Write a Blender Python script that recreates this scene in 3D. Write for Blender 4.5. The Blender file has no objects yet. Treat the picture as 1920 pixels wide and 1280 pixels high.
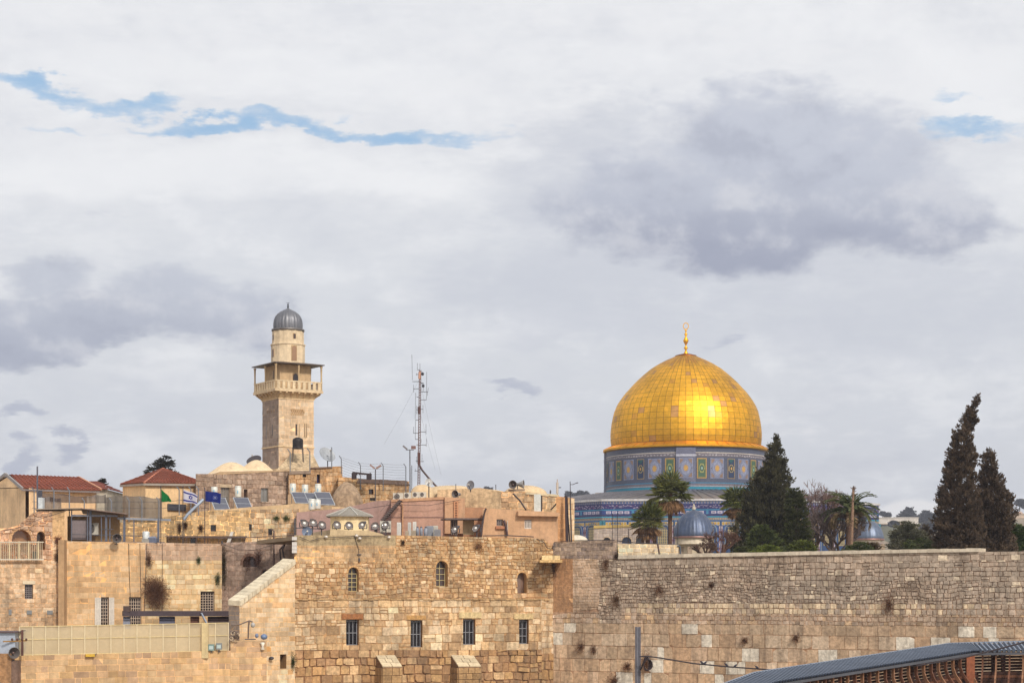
import bpy, math, random
import numpy as np
from mathutils import Vector
R_ = math.radians
sc = bpy.context.scene
col = sc.collection
# ------------------------------------------------------------------ camera
F, HZ, CH = 3600.0, 1115.0, 14.0       # focal length and horizon row in photo pixels, eye height
cam = bpy.data.objects.new('camera', bpy.data.cameras.new('camera')); col.objects.link(cam)
cam.location = (0, 0, CH); cam.rotation_euler = (R_(90), 0, 0)
cam.data.sensor_width = 36; cam.data.lens = F / 1920 * 36
cam.data.shift_y = (HZ - 640) / 1920
cam.data.clip_start = 1; cam.data.clip_end = 20000
sc.camera = cam
# ------------------------------------------------------------------ sun, sky
SUN_EL, SUN_AZ = 38.0, 152.0             # azimuth measured clockwise from +Y (the view direction)
sd = Vector((math.sin(R_(SUN_AZ)) * math.cos(R_(SUN_EL)), math.cos(R_(SUN_AZ)) * math.cos(R_(SUN_EL)), math.sin(R_(SUN_EL))))
sun = bpy.data.objects.new('sun', bpy.data.lights.new('sun', 'SUN')); col.objects.link(sun)
sun.data.energy = 2.9; sun.data.angle = R_(7); sun.data.color = (1.0, 0.93, 0.82)
sun.rotation_euler = (-sd).to_track_quat('-Z', 'Y').to_euler()
sc.view_settings.view_transform = 'Standard'; sc.view_settings.look = 'None'
sc.view_settings.exposure = 0.0; sc.view_settings.gamma = 1.0

def lin(v):
    v /= 255.0
    return v / 12.92 if v <= 0.04045 else ((v + 0.055) / 1.055) ** 2.4
def C(r, g, b, k=1.0): return (lin(r) * k, lin(g) * k, lin(b) * k)

def scl(c, k): return tuple(v * k for v in c)

class NT:
    """small node-tree helper"""
    def __init__(s, nt): s.nt = nt; s.n = nt.nodes; s.l = nt.links
    def new(s, t, **kw):
        n = s.n.new(t)
        for k, v in kw.items(): setattr(n, k, v)
        return n
    def put(s, sock, v):
        if isinstance(v, bpy.types.NodeSocket): s.l.new(v, sock)
        else: sock.default_value = v
    def m(s, op, a, b=0.0, c=0.0, clamp=False):
        n = s.new('ShaderNodeMath', operation=op); n.use_clamp = clamp
        s.put(n.inputs[0], a); s.put(n.inputs[1], b); s.put(n.inputs[2], c)
        return n.outputs[0]
    def rng(s, v, a, b, c=0.0, d=1.0, smooth=True):
        n = s.new('ShaderNodeMapRange', interpolation_type='SMOOTHSTEP' if smooth else 'LINEAR')
        for i, x in enumerate((v, a, b, c, d)): s.put(n.inputs[i], x)
        return n.outputs[0]
    def mix(s, f, a, b, bt='MIX'):
        n = s.new('ShaderNodeMix', data_type='RGBA', blend_type=bt)
        s.put(n.inputs[0], f)
        for i, x in ((6, a), (7, b)):
            s.put(n.inputs[i], tuple(x) + (1.0,) if isinstance(x, (tuple, list)) and len(x) == 3 else x)
        return n.outputs[2]
    def noise(s, vec, scale, detail=4, rough=0.55, out=0):
        n = s.new('ShaderNodeTexNoise'); s.put(n.inputs['Vector'], vec)
        n.inputs['Scale'].default_value = scale; n.inputs['Detail'].default_value = detail
        n.inputs['Roughness'].default_value = rough
        return n.outputs[out]
    def xyz(s, x, y, z):
        n = s.new('ShaderNodeCombineXYZ'); s.put(n.inputs[0], x); s.put(n.inputs[1], y); s.put(n.inputs[2], z)
        return n.outputs[0]

w = bpy.data.worlds.new('World'); sc.world = w; w.use_nodes = True
T = NT(w.node_tree); T.n.clear()
tc = T.new('ShaderNodeTexCoord'); sep = T.new('ShaderNodeSeparateXYZ'); T.l.new(tc.outputs['Generated'], sep.inputs[0])
dx, dy, dz = sep.outputs
sky = T.new('ShaderNodeTexSky', sky_type='NISHITA'); sky.sun_disc = False
sky.sun_elevation = R_(SUN_EL); sky.sun_rotation = R_(SUN_AZ); sky.altitude = 700; sky.air_density = 1.2; sky.dust_density = 1.5
ym = T.m('MAXIMUM', dy, 0.15)
U0, V0 = T.m('DIVIDE', dx, ym), T.m('DIVIDE', dz, ym)
v3 = T.xyz(dx, dy, T.m('MULTIPLY', dz, 2.2))
nd = T.noise(v3, 9, 7, 0.58, 1)
sn = T.new('ShaderNodeSeparateXYZ'); T.l.new(nd, sn.inputs[0])
v5 = T.xyz(dx, dy, T.m('MULTIPLY', dz, 3.0))
nd2 = T.noise(v5, 30, 6, 0.6, 1)
sn2 = T.new('ShaderNodeSeparateXYZ'); T.l.new(nd2, sn2.inputs[0])
U = T.m('ADD', T.m('ADD', U0, T.m('MULTIPLY', T.m('SUBTRACT', sn.outputs[0], 0.5), 0.13)), T.m('MULTIPLY', T.m('SUBTRACT', sn2.outputs[0], 0.5), 0.035))
V = T.m('ADD', T.m('ADD', V0, T.m('MULTIPLY', T.m('SUBTRACT', sn.outputs[1], 0.5), 0.06)), T.m('MULTIPLY', T.m('SUBTRACT', sn2.outputs[1], 0.5), 0.022))
n1 = T.noise(v3, 6, 9, 0.6)
n2 = T.noise(v5, 22, 7, 0.6)
def field(blobs):
    """strongest of several soft ellipses given as (px, py, rx, ry, weight)"""
    o = None
    for px, py, rx, ry, k in blobs:
        a = T.m('DIVIDE', T.m('SUBTRACT', U, (px - 960) / F), rx / F)
        b = T.m('DIVIDE', T.m('SUBTRACT', V, (HZ - py) / F), ry / F)
        g_ = T.m('MULTIPLY', T.m('SUBTRACT', 1.0, T.m('MULTIPLY', T.m('ADD', T.m('MULTIPLY', a, a), T.m('MULTIPLY', b, b)), 0.5)), k)
        o = g_ if o is None else T.m('MAXIMUM', o, g_)
    return T.m('MAXIMUM', o, -1.0)
n3 = T.noise(v5, 75, 6, 0.65)
fb = T.m('ADD', T.m('ADD', T.m('MULTIPLY', T.m('SUBTRACT', n1, 0.5), 1.0), T.m('MULTIPLY', T.m('SUBTRACT', n2, 0.5), 0.9)), T.m('MULTIPLY', T.m('SUBTRACT', n3, 0.5), 0.45))
v1_ = T.xyz(dx, dy, T.m('MULTIPLY', dz, 1.35))
v1s = T.xyz(T.m('ADD', dx, 0.006), dy, T.m('ADD', T.m('MULTIPLY', dz, 1.35), 0.016))
n4, n4s, n5 = T.noise(v1_, 13, 8, 0.58), T.noise(v1s, 13, 8, 0.58), T.noise(v1_, 40, 7, 0.6)
fb2 = T.m('ADD', T.m('MULTIPLY', T.m('SUBTRACT', n4, 0.5), 1.5), T.m('MULTIPLY', T.m('SUBTRACT', n5, 0.5), 0.6))
relief = T.m('MULTIPLY', T.m('SUBTRACT', n4, n4s), 5.0)      # lit tops and shaded undersides of the puffs
CK = 10.0
def SK(r, g, b): return C(r, g, b, CK)
base = T.mix(T.rng(V0, 0.03, 0.17), SK(214, 217, 223), SK(223, 226, 231))
base = T.mix(T.rng(V0, 0.14, 0.27), base, SK(238, 239, 242))
base = T.mix(T.rng(fb, -0.25, 0.25, 0.0, 0.5), base, SK(214, 218, 226))
base = T.mix(T.rng(n2, 0.46, 0.68, 0.0, 0.5), base, SK(242, 243, 245))
def layer(base, blobs, lo, hi, k, c, c2=None, vr=None):
    d = T.m('ADD', field(blobs), fb2 if c2 else fb)
    cc = SK(*c)
    if c2: cc = T.mix(T.rng(T.m('ADD', V, T.m('MULTIPLY', fb, 0.012)), vr[0], vr[1]), SK(*c2), SK(*c))
    if c2: cc = T.mix(T.rng(relief, 0.0, 0.8, 0.0, 0.55), cc, SK(226, 227, 232)); cc = T.mix(T.rng(relief, 0.0, -0.8, 0.0, 0.45), cc, SK(152, 158, 178))
    return T.mix(T.m('MULTIPLY', T.rng(d, lo, hi), k), base, cc), d
py2v = lambda y: (HZ - y) / F
base = T.mix(T.rng(relief, 0.0, 0.9, 0.0, 0.45), base, SK(246, 247, 249)); base = T.mix(T.rng(relief, 0.0, -0.9, 0.0, 0.28), base, SK(204, 208, 218))
base, _ = layer(base, [(300, 320, 420, 70, 1), (700, 330, 380, 60, .9), (1850, 150, 260, 110, .9), (1250, 130, 300, 70, .8), (500, 130, 500, 60, .9)], 0.35, 1.1, 0.75, (245, 246, 248))
base, _ = layer(base, [(1730, 560, 420, 150, 1), (1080, 540, 280, 150, 1), (1080, 330, 190, 140, .9), (1400, 620, 300, 60, .8)], 0.3, 1.0, 0.7, (204, 208, 218))
base, dk = layer(base, [(1500, 300, 300, 125, 1.25), (1330, 400, 270, 125, 1.25), (1610, 370, 230, 110, 1.1), (1150, 400, 150, 110, .75)], 0.40, 0.98, 0.92, (197, 202, 215), (158, 164, 184), (py2v(510), py2v(260)))
base = T.mix(T.m('MULTIPLY', T.rng(dk, 0.05, 0.35), T.rng(dk, 0.62, 0.40)), base, SK(236, 237, 241)) if 0 else base
base, _ = layer(base, [(330, 575, 190, 72, 1.15), (100, 630, 240, 66, 1.2), (40, 540, 110, 55, 1.0), (430, 620, 120, 60, .8)], 0.42, 0.95, 0.9, (197, 202, 214), (172, 178, 195), (py2v(680), py2v(530)))
base, _ = layer(base, [(115, 848, 60, 24, 1.1), (12, 788, 50, 24, 1.1), (0, 865, 36, 34, 1.0), (960, 722, 60, 14, 1.0), (1350, 655, 46, 16, .75), (230, 415, 50, 30, .7)], 0.45, 1.0, 0.8, (180, 186, 203))
base, _ = layer(base, [(1560, 850, 190, 26, .8), (1500, 740, 160, 30, .6)], 0.4, 1.1, 0.5, (192, 195, 207))
base, _ = layer(base, [(150, 590, 90, 22, .7), (700, 640, 240, 40, .7), (1540, 800, 200, 30, .6)], 0.5, 1.0, 0.75, (243, 242, 243))
ca, cb = T.m('DIVIDE', T.m('SUBTRACT', U0, (1735 - 960) / F), 115 / F), T.m('DIVIDE', T.m('SUBTRACT', V0, (HZ - 985) / F), 52 / F)
cd = T.m('ADD', T.m('SUBTRACT', 1.3, T.m('ADD', T.m('MULTIPLY', ca, ca), T.m('MULTIPLY', cb, cb))), T.m('MULTIPLY', fb2, 1.2))
base = T.mix(T.m('MULTIPLY', T.rng(cd, 0.25, 0.7), 0.9), base, SK(248, 246, 245))
blue = T.mix(0.25, SK(140, 190, 232), sky.outputs[0])
base, _ = layer(base, [(20, 185, 110, 17, 1.15), (190, 200, 150, 15, 1.1), (110, 255, 90, 7, .8), (420, 232, 140, 13, 1.1), (640, 232, 240, 14, 1.15), (860, 240, 120, 8, .8), (1860, 240, 120, 13, 1.0), (1830, 188, 60, 8, .8)], 0.45, 0.95, 0.0, (0, 0, 0))
base = T.mix(T.m('MULTIPLY', T.rng(T.m('ADD', field([(20, 190, 120, 15, 1.15), (190, 202, 170, 14, 1.1), (110, 252, 110, 8, .9), (420, 236, 150, 12, 1.1), (640, 232, 260, 12, 1.15), (860, 240, 120, 9, .8), (1860, 240, 130, 14, .95), (1830, 188, 60, 8, .75)]), T.m('MULTIPLY', fb, 2.1)), 0.2, 1.5), 0.85), base, blue)
# cloud glows round the veiled sun (behind the camera, high)
vd = T.new('ShaderNodeVectorMath', operation='DOT_PRODUCT'); T.l.new(tc.outputs['Generated'], vd.inputs[0]); vd.inputs[1].default_value = sd
glow = T.m('POWER', T.m('MAXIMUM', vd.outputs['Value'], 0.0), 6.0)
base = T.mix(T.m('MULTIPLY', glow, 1.0, clamp=True), base, C(255, 250, 240, 14), 'MIX')
bg = T.new('ShaderNodeBackground'); T.l.new(base, bg.inputs[0]); bg.inputs[1].default_value = 0.1
wo = T.new('ShaderNodeOutputWorld'); T.l.new(bg.outputs[0], wo.inputs[0])

# ------------------------------------------------------------------ helpers
def X(px, Y): return (px - 960) * Y / F
def Z(py, Y): return CH + (HZ - py) * Y / F
def P(px, py, Y): return Vector((X(px, Y), Y, Z(py, Y)))
rnd = random.Random(7)
def vn(x, y, seed=0):
    xi, yi = math.floor(x), math.floor(y); fx, fy = x - xi, y - yi
    fx, fy = fx * fx * (3 - 2 * fx), fy * fy * (3 - 2 * fy)
    def h(a, b):
        n = (a * 374761393 + b * 668265263 + seed * 982451653) & 0xffffffff
        n = ((n ^ (n >> 13)) * 1274126177) & 0xffffffff
        return ((n ^ (n >> 16)) & 0xffff) / 65535.0
    return (h(xi, yi) * (1 - fx) + h(xi + 1, yi) * fx) * (1 - fy) + (h(xi, yi + 1) * (1 - fx) + h(xi + 1, yi + 1) * fx) * fy

def amat(name, rough=0.9, metal=0.0, v1=0.25, s1=0.5, v2=0.25, s2=5.0, streak=0.0, dirt=None, da=0.0, bump=0.4, bs=14.0, spec=0.25, trans=0.0, alpha=1.0, emit=0):
    m = bpy.data.materials.new(name); m.use_nodes = True
    t = NT(m.node_tree); t.n.clear()
    at = t.new('ShaderNodeAttribute', attribute_name='Col'); c = at.outputs['Color']
    tc = t.new('ShaderNodeTexCoord'); v = tc.outputs['Object']
    f = 1.0
    if v1:
        f = t.rng(t.noise(v, s1, 6, 0.6), 0.3, 0.7, 1 - v1, 1 + v1 * 0.8); c = t.mix(1.0, c, t.xyz(f, f, f), 'MULTIPLY')
    if v2:
        f = t.rng(t.noise(v, s2, 5, 0.65), 0.3, 0.7, 1 - v2, 1 + v2 * 0.8); c = t.mix(1.0, c, t.xyz(f, f, f), 'MULTIPLY')
    if streak:
        mp = t.new('ShaderNodeMapping'); mp.inputs['Scale'].default_value = (2.2, 2.2, 0.22); t.l.new(v, mp.inputs[0])
        f = t.rng(t.noise(mp.outputs[0], 1.6, 5, 0.6), 0.46, 0.72, 0.0, streak)
        c = t.mix(f, c, dirt or (0.09, 0.065, 0.05))
    if da:
        f = t.rng(t.noise(v, s1 * 2.3, 7, 0.65), 0.5, 0.68, 0.0, da); c = t.mix(f, c, dirt or (0.09, 0.065, 0.05))
    b = t.new('ShaderNodeBsdfPrincipled'); t.l.new(c, b.inputs['Base Color'])
    b.inputs['Roughness'].default_value = rough; b.inputs['Metallic'].default_value = metal
    b.inputs['Specular IOR Level'].default_value = spec
    if alpha < 1: b.inputs['Alpha'].default_value = alpha
    if bump:
        bn = t.new('ShaderNodeBump'); bn.inputs['Strength'].default_value = bump; bn.inputs['Distance'].default_value = 0.05
        t.l.new(t.noise(v, bs, 4, 0.65), bn.inputs['Height']); t.l.new(bn.outputs[0], b.inputs['Normal'])
    o = t.new('ShaderNodeOutputMaterial')
    sh = b.outputs[0]
    if trans:
        tr = t.new('ShaderNodeBsdfTranslucent'); t.l.new(c, tr.inputs[0])
        mx = t.new('ShaderNodeMixShader'); mx.inputs[0].default_value = trans
        t.l.new(sh, mx.inputs[1]); t.l.new(tr.outputs[0], mx.inputs[2]); sh = mx.outputs[0]
    t.l.new(sh, o.inputs[0])
    return m
M_STONE = amat('stone', v1=0.16, s1=0.35, v2=0.28, s2=5.5, streak=0.42, da=0.42, dirt=(0.12, 0.085, 0.06), bump=0.7, bs=9)
M_CLEAN = amat('clean_stone', v1=0.12, s1=0.4, v2=0.14, s2=4, streak=0.28, da=0.15, dirt=(0.16, 0.11, 0.075), bump=0.35, bs=9)
M_PLAST = amat('plaster', v1=0.12, s1=0.5, v2=0.10, s2=6, streak=0.26, da=0.2, dirt=(0.15, 0.105, 0.08), bump=0.3, bs=10)
M_METAL = amat('painted_metal', rough=0.5, metal=0.2, v1=0.12, s1=1, v2=0.12, s2=9, bump=0.08, bs=30, spec=0.4)
M_LEAD = amat('lead', rough=0.45, metal=0.45, v1=0.2, s1=0.6, v2=0.15, s2=4, streak=0.35, dirt=(0.22, 0.22, 0.23), bump=0.15, bs=8, spec=0.5)
M_GOLD = amat('gilded_copper', rough=0.5, metal=1.0, v1=0.2, s1=0.22, v2=0.12, s2=2.2, bump=0.16, bs=1.6)
M_TILE = amat('glazed_tile', rough=0.45, v1=0.12, s1=0.4, v2=0.25, s2=7, bump=0.1, bs=14, spec=0.4)
M_ROOF = amat('roof_tile', rough=0.8, v1=0.15, s1=0.6, v2=0.2, s2=5, da=0.25, dirt=(0.1, 0.05, 0.04), bump=0.3, bs=12)
M_WOOD = amat('timber', rough=0.6, v1=0.25, s1=1.2, v2=0.25, s2=8, bump=0.2, bs=20)
M_GLASS = amat('window_glass', rough=0.12, v1=0.15, s1=1, v2=0, bump=0.1, bs=2, spec=0.6)
M_CLOTH = amat('cloth', rough=0.9, v1=0.08, s1=1.5, v2=0.06, s2=9, bump=0.2, bs=12, trans=0.3)
M_NET = amat('mesh_screen', rough=0.9, v1=0.08, s1=0.5, v2=0.05, s2=5, bump=0.0, trans=0.35, alpha=0.68)
M_NET2 = amat('grey_netting', rough=0.9, v1=0.15, s1=0.5, v2=0.1, s2=5, bump=0.0, trans=0.25, alpha=0.72)
M_LEAF = amat('foliage', rough=0.7, v1=0.2, s1=0.5, v2=0.2, s2=3, bump=0, trans=0.22, spec=0.2)
M_BARK = amat('bark', rough=0.95, v1=0.2, s1=1.5, v2=0.3, s2=9, bump=0.6, bs=14)
M_GROUND = amat('ground', rough=0.95, v1=0.2, s1=0.05, v2=0.2, s2=0.6, bump=0.3, bs=2)

WL = {}
def RAD(wp, k): q = wp.p(wp.L / 2, 0); return Vector((q.x, q.y, 0)).normalized() * k
class MB:
    def __init__(s): s.v = []; s.f = []; s.c = []; s.sm = []; s.k = (0.5, 0.5, 0.5)
    def face(s, pts, c=None, sm=False):
        n = len(s.v); s.v.extend([tuple(p) for p in pts]); s.f.append(tuple(range(n, n + len(pts)))); s.c.append(c or s.k); s.sm.append(sm)
    def mesh(s, vs, fs, c=None, sm=False):
        n = len(s.v); s.v.extend([tuple(p) for p in vs])
        for f in fs: s.f.append(tuple(i + n for i in f)); s.c.append(c or s.k); s.sm.append(sm)
    def box(s, x0, x1, y0, y1, z0, z1, c=None):
        vs = [(x, y, z) for x in (x0, x1) for y in (y0, y1) for z in (z0, z1)]
        s.mesh(vs, [(0, 1, 3, 2), (4, 6, 7, 5), (0, 4, 5, 1), (2, 3, 7, 6), (0, 2, 6, 4), (1, 5, 7, 3)], c)
    def beam(s, a, b, wd, h=None, c=None, up=Vector((0, 0, 1))):
        a, b = Vector(a), Vector(b); h = h or wd; d = (b - a).normalized()
        if abs(d.dot(up)) > 0.98: up = Vector((0, 1, 0))
        r = d.cross(up).normalized() * wd / 2; u = r.cross(d).normalized() * h / 2
        vs = [p + q for p in (a, b) for q in (-r - u, r - u, r + u, -r + u)]
        s.mesh(vs, [(3, 2, 1, 0), (4, 5, 6, 7), (0, 1, 5, 4), (1, 2, 6, 5), (2, 3, 7, 6), (3, 0, 4, 7)], c)
    def tube(s, pts, r, n=6, c=None, sm=True, cap=True):
        pts = [Vector(p) for p in pts]; k = len(pts); rs = r if isinstance(r, (list, tuple)) else [r] * k
        vs = []; up0 = Vector((0.12, 0.31, 0.94))
        for i, p in enumerate(pts):
            d = (pts[min(i + 1, k - 1)] - pts[max(i - 1, 0)]).normalized()
            if abs(d.dot(up0)) > 0.97: uu = Vector((1, 0.1, 0))
            else: uu = up0
            a = d.cross(uu).normalized(); b = d.cross(a)
            for j in range(n):
                t = 2 * math.pi * j / n; vs.append(p + (a * math.cos(t) + b * math.sin(t)) * rs[i])
        fs = [(i * n + j, i * n + (j + 1) % n, (i + 1) * n + (j + 1) % n, (i + 1) * n + j) for i in range(k - 1) for j in range(n)]
        s.mesh(vs, fs, c, sm)
        if cap:
            s.mesh([vs[j] for j in range(n)], [tuple(range(n))[::-1]], c); s.mesh(vs[-n:], [tuple(range(n))], c)
    def lathe(s, prof, n=24, o=(0, 0, 0), c=None, sm=True, rib=None, a0=0.0):
        """prof: (r, z) from bottom to top"""
        vs = []
        for r, z in prof:
            for j in range(n):
                t = a0 + 2 * math.pi * j / n; k = 1.0 if not rib else 1 + rib[1] * abs(math.cos(rib[0] * t / 2))
                vs.append((o[0] + r * k * math.cos(t), o[1] + r * k * math.sin(t), o[2] + z))
        m = len(prof)
        s.mesh(vs, [(i * n + j, i * n + (j + 1) % n, (i + 1) * n + (j + 1) % n, (i + 1) * n + j) for i in range(m - 1) for j in range(n)], c, sm)
    def ball(s, o, r, c=None, n=8, sz=1.0):
        s.lathe([(max(1e-4, r * math.sin(math.pi * i / n)), -r * sz * math.cos(math.pi * i / n)) for i in range(n + 1)], 2 * n, o, c)
    def prism(s, pts, d, c=None):
        """closed polygon pts extruded by vector d"""
        d = Vector(d); a = [Vector(p) for p in pts]; b = [p + d for p in a]; n = len(a)
        s.mesh(a + b, [tuple(range(n)), tuple(range(n, 2 * n))[::-1]] + [(i, i + n, (i + 1) % n + n, (i + 1) % n) for i in range(n)], c)
    def build(s, name, mat, parent=None, world=True):
        me = bpy.data.meshes.new(name)
        v = np.array(s.v, dtype=np.float64)
        ob = bpy.data.objects.new(name, me)
        pw = WL.get(parent.name, Vector((0, 0, 0))) if parent else Vector((0, 0, 0))
        if len(v): lo, hi = v.min(0), v.max(0); org = Vector(((lo[0] + hi[0]) / 2, (lo[1] + hi[1]) / 2, lo[2]))
        else: org = Vector((0, 0, 0))
        v = v - np.array(org)
        me.from_pydata(v.tolist(), [], s.f)
        at = me.color_attributes.new('Col', 'FLOAT_COLOR', 'CORNER')
        cnt = np.array([len(f) for f in s.f]); cc = np.ones((len(s.f), 4)); cc[:, :3] = np.array(s.c)
        at.data.foreach_set('color', np.repeat(cc, cnt, axis=0).astype(np.float32).ravel())
        me.polygons.foreach_set('use_smooth', np.array(s.sm, dtype=bool))
        me.materials.append(mat); me.update()
        col.objects.link(ob); ob.location = org - pw
        if parent: ob.parent = parent
        WL[ob.name] = org
        return ob
def tag(o, label=None, cat=None, group=None, kind=None):
    if label: o['label'] = label
    if cat: o['category'] = cat
    if group: o['group'] = group
    if kind: o['kind'] = kind
    return o
def empty(name, loc=(0, 0, 0), label=None, cat=None, group=None):
    o = bpy.data.objects.new(name, None); col.objects.link(o); o.location = loc; o.empty_display_size = 0.3
    WL[o.name] = Vector(loc); return tag(o, label, cat, group)
def kids(o): return KIDS.get(o.name) or [c for c in bpy.data.objects if c.parent == o]
KIDS = {}
def copy_tree(o, parent=None):
    c = o.copy(); col.objects.link(c)
    if parent: c.parent = parent
    for ch in [x for x in bpy.data.objects if x.parent == o]: copy_tree(ch, c)
    return c
PROTO = {}
def inst(make, label, loc, rz=0.0, s=1.0, group=None, sz=None):
    """first call builds the thing at the origin and moves it, later calls copy it with its parts"""
    key = make.__name__
    if key not in PROTO: PROTO[key] = make(); o = PROTO[key]
    else: o = copy_tree(PROTO[key])
    o.location = loc; o.rotation_euler = (0, 0, rz); o.scale = (s, s, sz or s)
    o['label'] = label
    if group: o['group'] = group
    elif 'group' in o: del o['group']
    return o

# ------------------------------------------------------------------ wall planes and masonry
class WP:
    def __init__(s, x0, Y0, x1, Y1):
        s.a = Vector((X(x0, Y0), Y0, 0)); b = Vector((X(x1, Y1), Y1, 0)); s.L = (b - s.a).length
        s.d = (b - s.a).normalized(); s.n = Vector((s.d.y, -s.d.x, 0))
    def uv(s, px, py):
        t = (px - 960) / F
        # (a + d*u): x = t*y
        u = (t * s.a.y - s.a.x) / (s.d.x - t * s.d.y); y = s.a.y + s.d.y * u
        return (u, Z(py, y))
    def p(s, u, z, o=0.0): q = s.a + s.d * u + s.n * o; return Vector((q.x, q.y, z))
    def px(s, px, py, o=0.0): u, z = s.uv(px, py); return s.p(u, z, o)
def clip(poly, a, b, c):
    out = []
    for i in range(len(poly)):
        p, q = poly[i], poly[(i + 1) % len(poly)]
        dp, dq = a * p[0] + b * p[1] - c, a * q[0] + b * q[1] - c
        if dp <= 0: out.append(p)
        if (dp < 0 < dq) or (dq < 0 < dp):
            t = dp / (dp - dq); out.append((p[0] + t * (q[0] - p[0]), p[1] + t * (q[1] - p[1])))
    return out
def area(p): return 0.5 * sum(p[i][0] * p[(i + 1) % len(p)][1] - p[(i + 1) % len(p)][0] * p[i][1] for i in range(len(p)))
def clip_poly(sub, cv):
    if area(cv) < 0: cv = cv[::-1]
    for i in range(len(cv)):
        (x0, y0), (x1, y1) = cv[i], cv[(i + 1) % len(cv)]
        a, b = (y1 - y0), -(x1 - x0); sub = clip(sub, a, b, a * x0 + b * y0)
        if len(sub) < 3: return []
    return sub
def minus(polys, r):
    u0, u1, z0, z1 = r; out = []
    for p in polys:
        if max(q[0] for q in p) <= u0 or min(q[0] for q in p) >= u1 or max(q[1] for q in p) <= z0 or min(q[1] for q in p) >= z1: out.append(p); continue
        m = clip(clip(p, -1, 0, -u0), 1, 0, u1)
        for q in (clip(p, 1, 0, u0), clip(p, -1, 0, -u1), clip(m, 0, 1, z0) if len(m) > 2 else [], clip(m, 0, -1, -z1) if len(m) > 2 else []):
            if len(q) > 2 and abs(area(q)) > 1e-5: out.append(q)
    return out
def zone(mb, wp, poly, holes, st, seed):
    """courses of separate raised blocks over a mortar face, inside a convex polygon (u, z)"""
    r = random.Random(seed); mc = st.get('mortar', C(120, 95, 75)); mc = mc if st.get('plain') else scl(mc, 2.15)
    base = [poly]
    for h in holes: base = minus(base, h)
    for q in base: mb.face([wp.p(u, z) for u, z in (q if area(q) > 0 else q[::-1])], mc)
    if st.get('plain'): return
    u0, u1 = min(p[0] for p in poly), max(p[0] for p in poly); z0, z1 = min(p[1] for p in poly), max(p[1] for p in poly)
    gap, rel, jt = st.get('gap', 0.012), st.get('rel', 0.03), st.get('jit', 0.01)
    wv = st.get('wave', 0.0); z = z0 - r.random() * 0.02
    if st.get('fromtop'): z = z1 - math.ceil((z1 - z0) / st['ch'][0]) * st['ch'][0]
    while z < z1:
        h = r.uniform(*st['ch']); u = u0 - r.random() * st['bw'][1] * h
        while u < u1:
            wd = h * r.uniform(*st['bw'])
            def J(): return r.uniform(-jt, jt)
            def W(uu, zz): return zz + wv * (vn(uu * 0.6, zz * 0.5, seed) - 0.5) * 2 + wv * 0.6 * (vn(uu * 2.3, zz * 0.7, seed + 3) - 0.5)
            parts = [(z, z + h)]
            if h > st['ch'][0] * 1.15 and r.random() < st.get('split', 0.0):
                k = z + h * r.uniform(0.4, 0.6); parts = [(z, k), (k, z + h)]
            for za, zb in parts:
                g = gap * r.uniform(0.5, 1.2)
                q = [(u + g + J(), W(u, za) + g + J()), (u + wd - g + J(), W(u + wd, za) + g + J()), (u + wd - g + J(), W(u + wd, zb) - g + J()), (u + g + J(), W(u, zb) - g + J())]
                if r.random() < st.get('chip', 0.0):
                    i = r.randrange(4); a, b, c_ = q[i - 1], q[i], q[(i + 1) % 4]; k1, k2 = r.uniform(.1, .3), r.uniform(.1, .3)
                    q = q[:i] + [(b[0] + (a[0] - b[0]) * k1, b[1] + (a[1] - b[1]) * k1), (b[0] + (c_[0] - b[0]) * k2, b[1] + (c_[1] - b[1]) * k2)] + q[i + 1:]
                q = clip_poly(q, poly)
                ps = [q] if len(q) > 2 else []
                for ho in holes: ps = minus(ps, ho)
                cu, cz = u + wd / 2, (za + zb) / 2
                cc = st['col'](cu, cz, r)
                if cc is None: continue
                ro = rel * r.uniform(0.15, 0.95)
                for q in ps:
                    if area(q) < 0: q = q[::-1]
                    if area(q) < 0.0008: continue
                    cx = sum(p[0] for p in q) / len(q); cy = sum(p[1] for p in q) / len(q)
                    k = 1 - min(0.22, 0.011 / max(0.05, min(wd, zb - za)) * 2)
                    inn = [(cx + (a - cx) * k, cy + (b - cy) * k) for a, b in q]; n = len(q)
                    vs = [wp.p(a, b, 0.0) for a, b in q] + [wp.p(a, b, ro + r.uniform(-.006, .006)) for a, b in inn]
                    mb.mesh(vs, [tuple(range(n, 2 * n))] + [(i, (i + 1) % n, (i + 1) % n + n, i + n) for i in range(n)], cc)
            u += wd
        z += h
def pal(cols, k=1.0, var=0.12, lf=0.0, seed=1, grey=None):
    """colour of one block: a palette pick, its own brightness, and slow patches"""
    cl = [C(*c) for c in cols]; mu = [sum(c[i] for c in cl) / len(cl) for i in range(3)]; cl = [tuple((x * .50 + y * .50) * q for x, y, q in zip(c, mu, (1.02, 1.015, 1.13))) for c in cl]
    def f(u, z, r):
        a = cl[int(r.random() ** 1.0 * len(cl)) % len(cl)]
        b = k * (1 + r.gauss(0, var)) * (1 + lf * (vn(u * 0.35, z * 0.5, seed) - 0.5) * 2)
        b = max(0.12, b); o = [x * b for x in a]
        if grey:
            g = grey(u, z, r); gc = grey.c
            q_ = g * (0.85 + 0.3 * r.random()); o = [x * (1 - g) + y * q_ for x, y in zip(o, gc)]
        return tuple(min(0.8, x) for x in o)
    return f
def shell(mb, wp, out, depth, c, zb=None):
    if area(out) < 0: out = out[::-1]
    n = len(out)
    f = [wp.p(u, z, 0) for u, z in out]; b = [p + Vector((p.x, p.y, 0)).normalized() * depth for p in f]
    mb.mesh(f + b, [(i, i + n, (i + 1) % n + n, (i + 1) % n) for i in range(n)] + [tuple(range(n, 2 * n))[::-1]], c)
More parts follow.
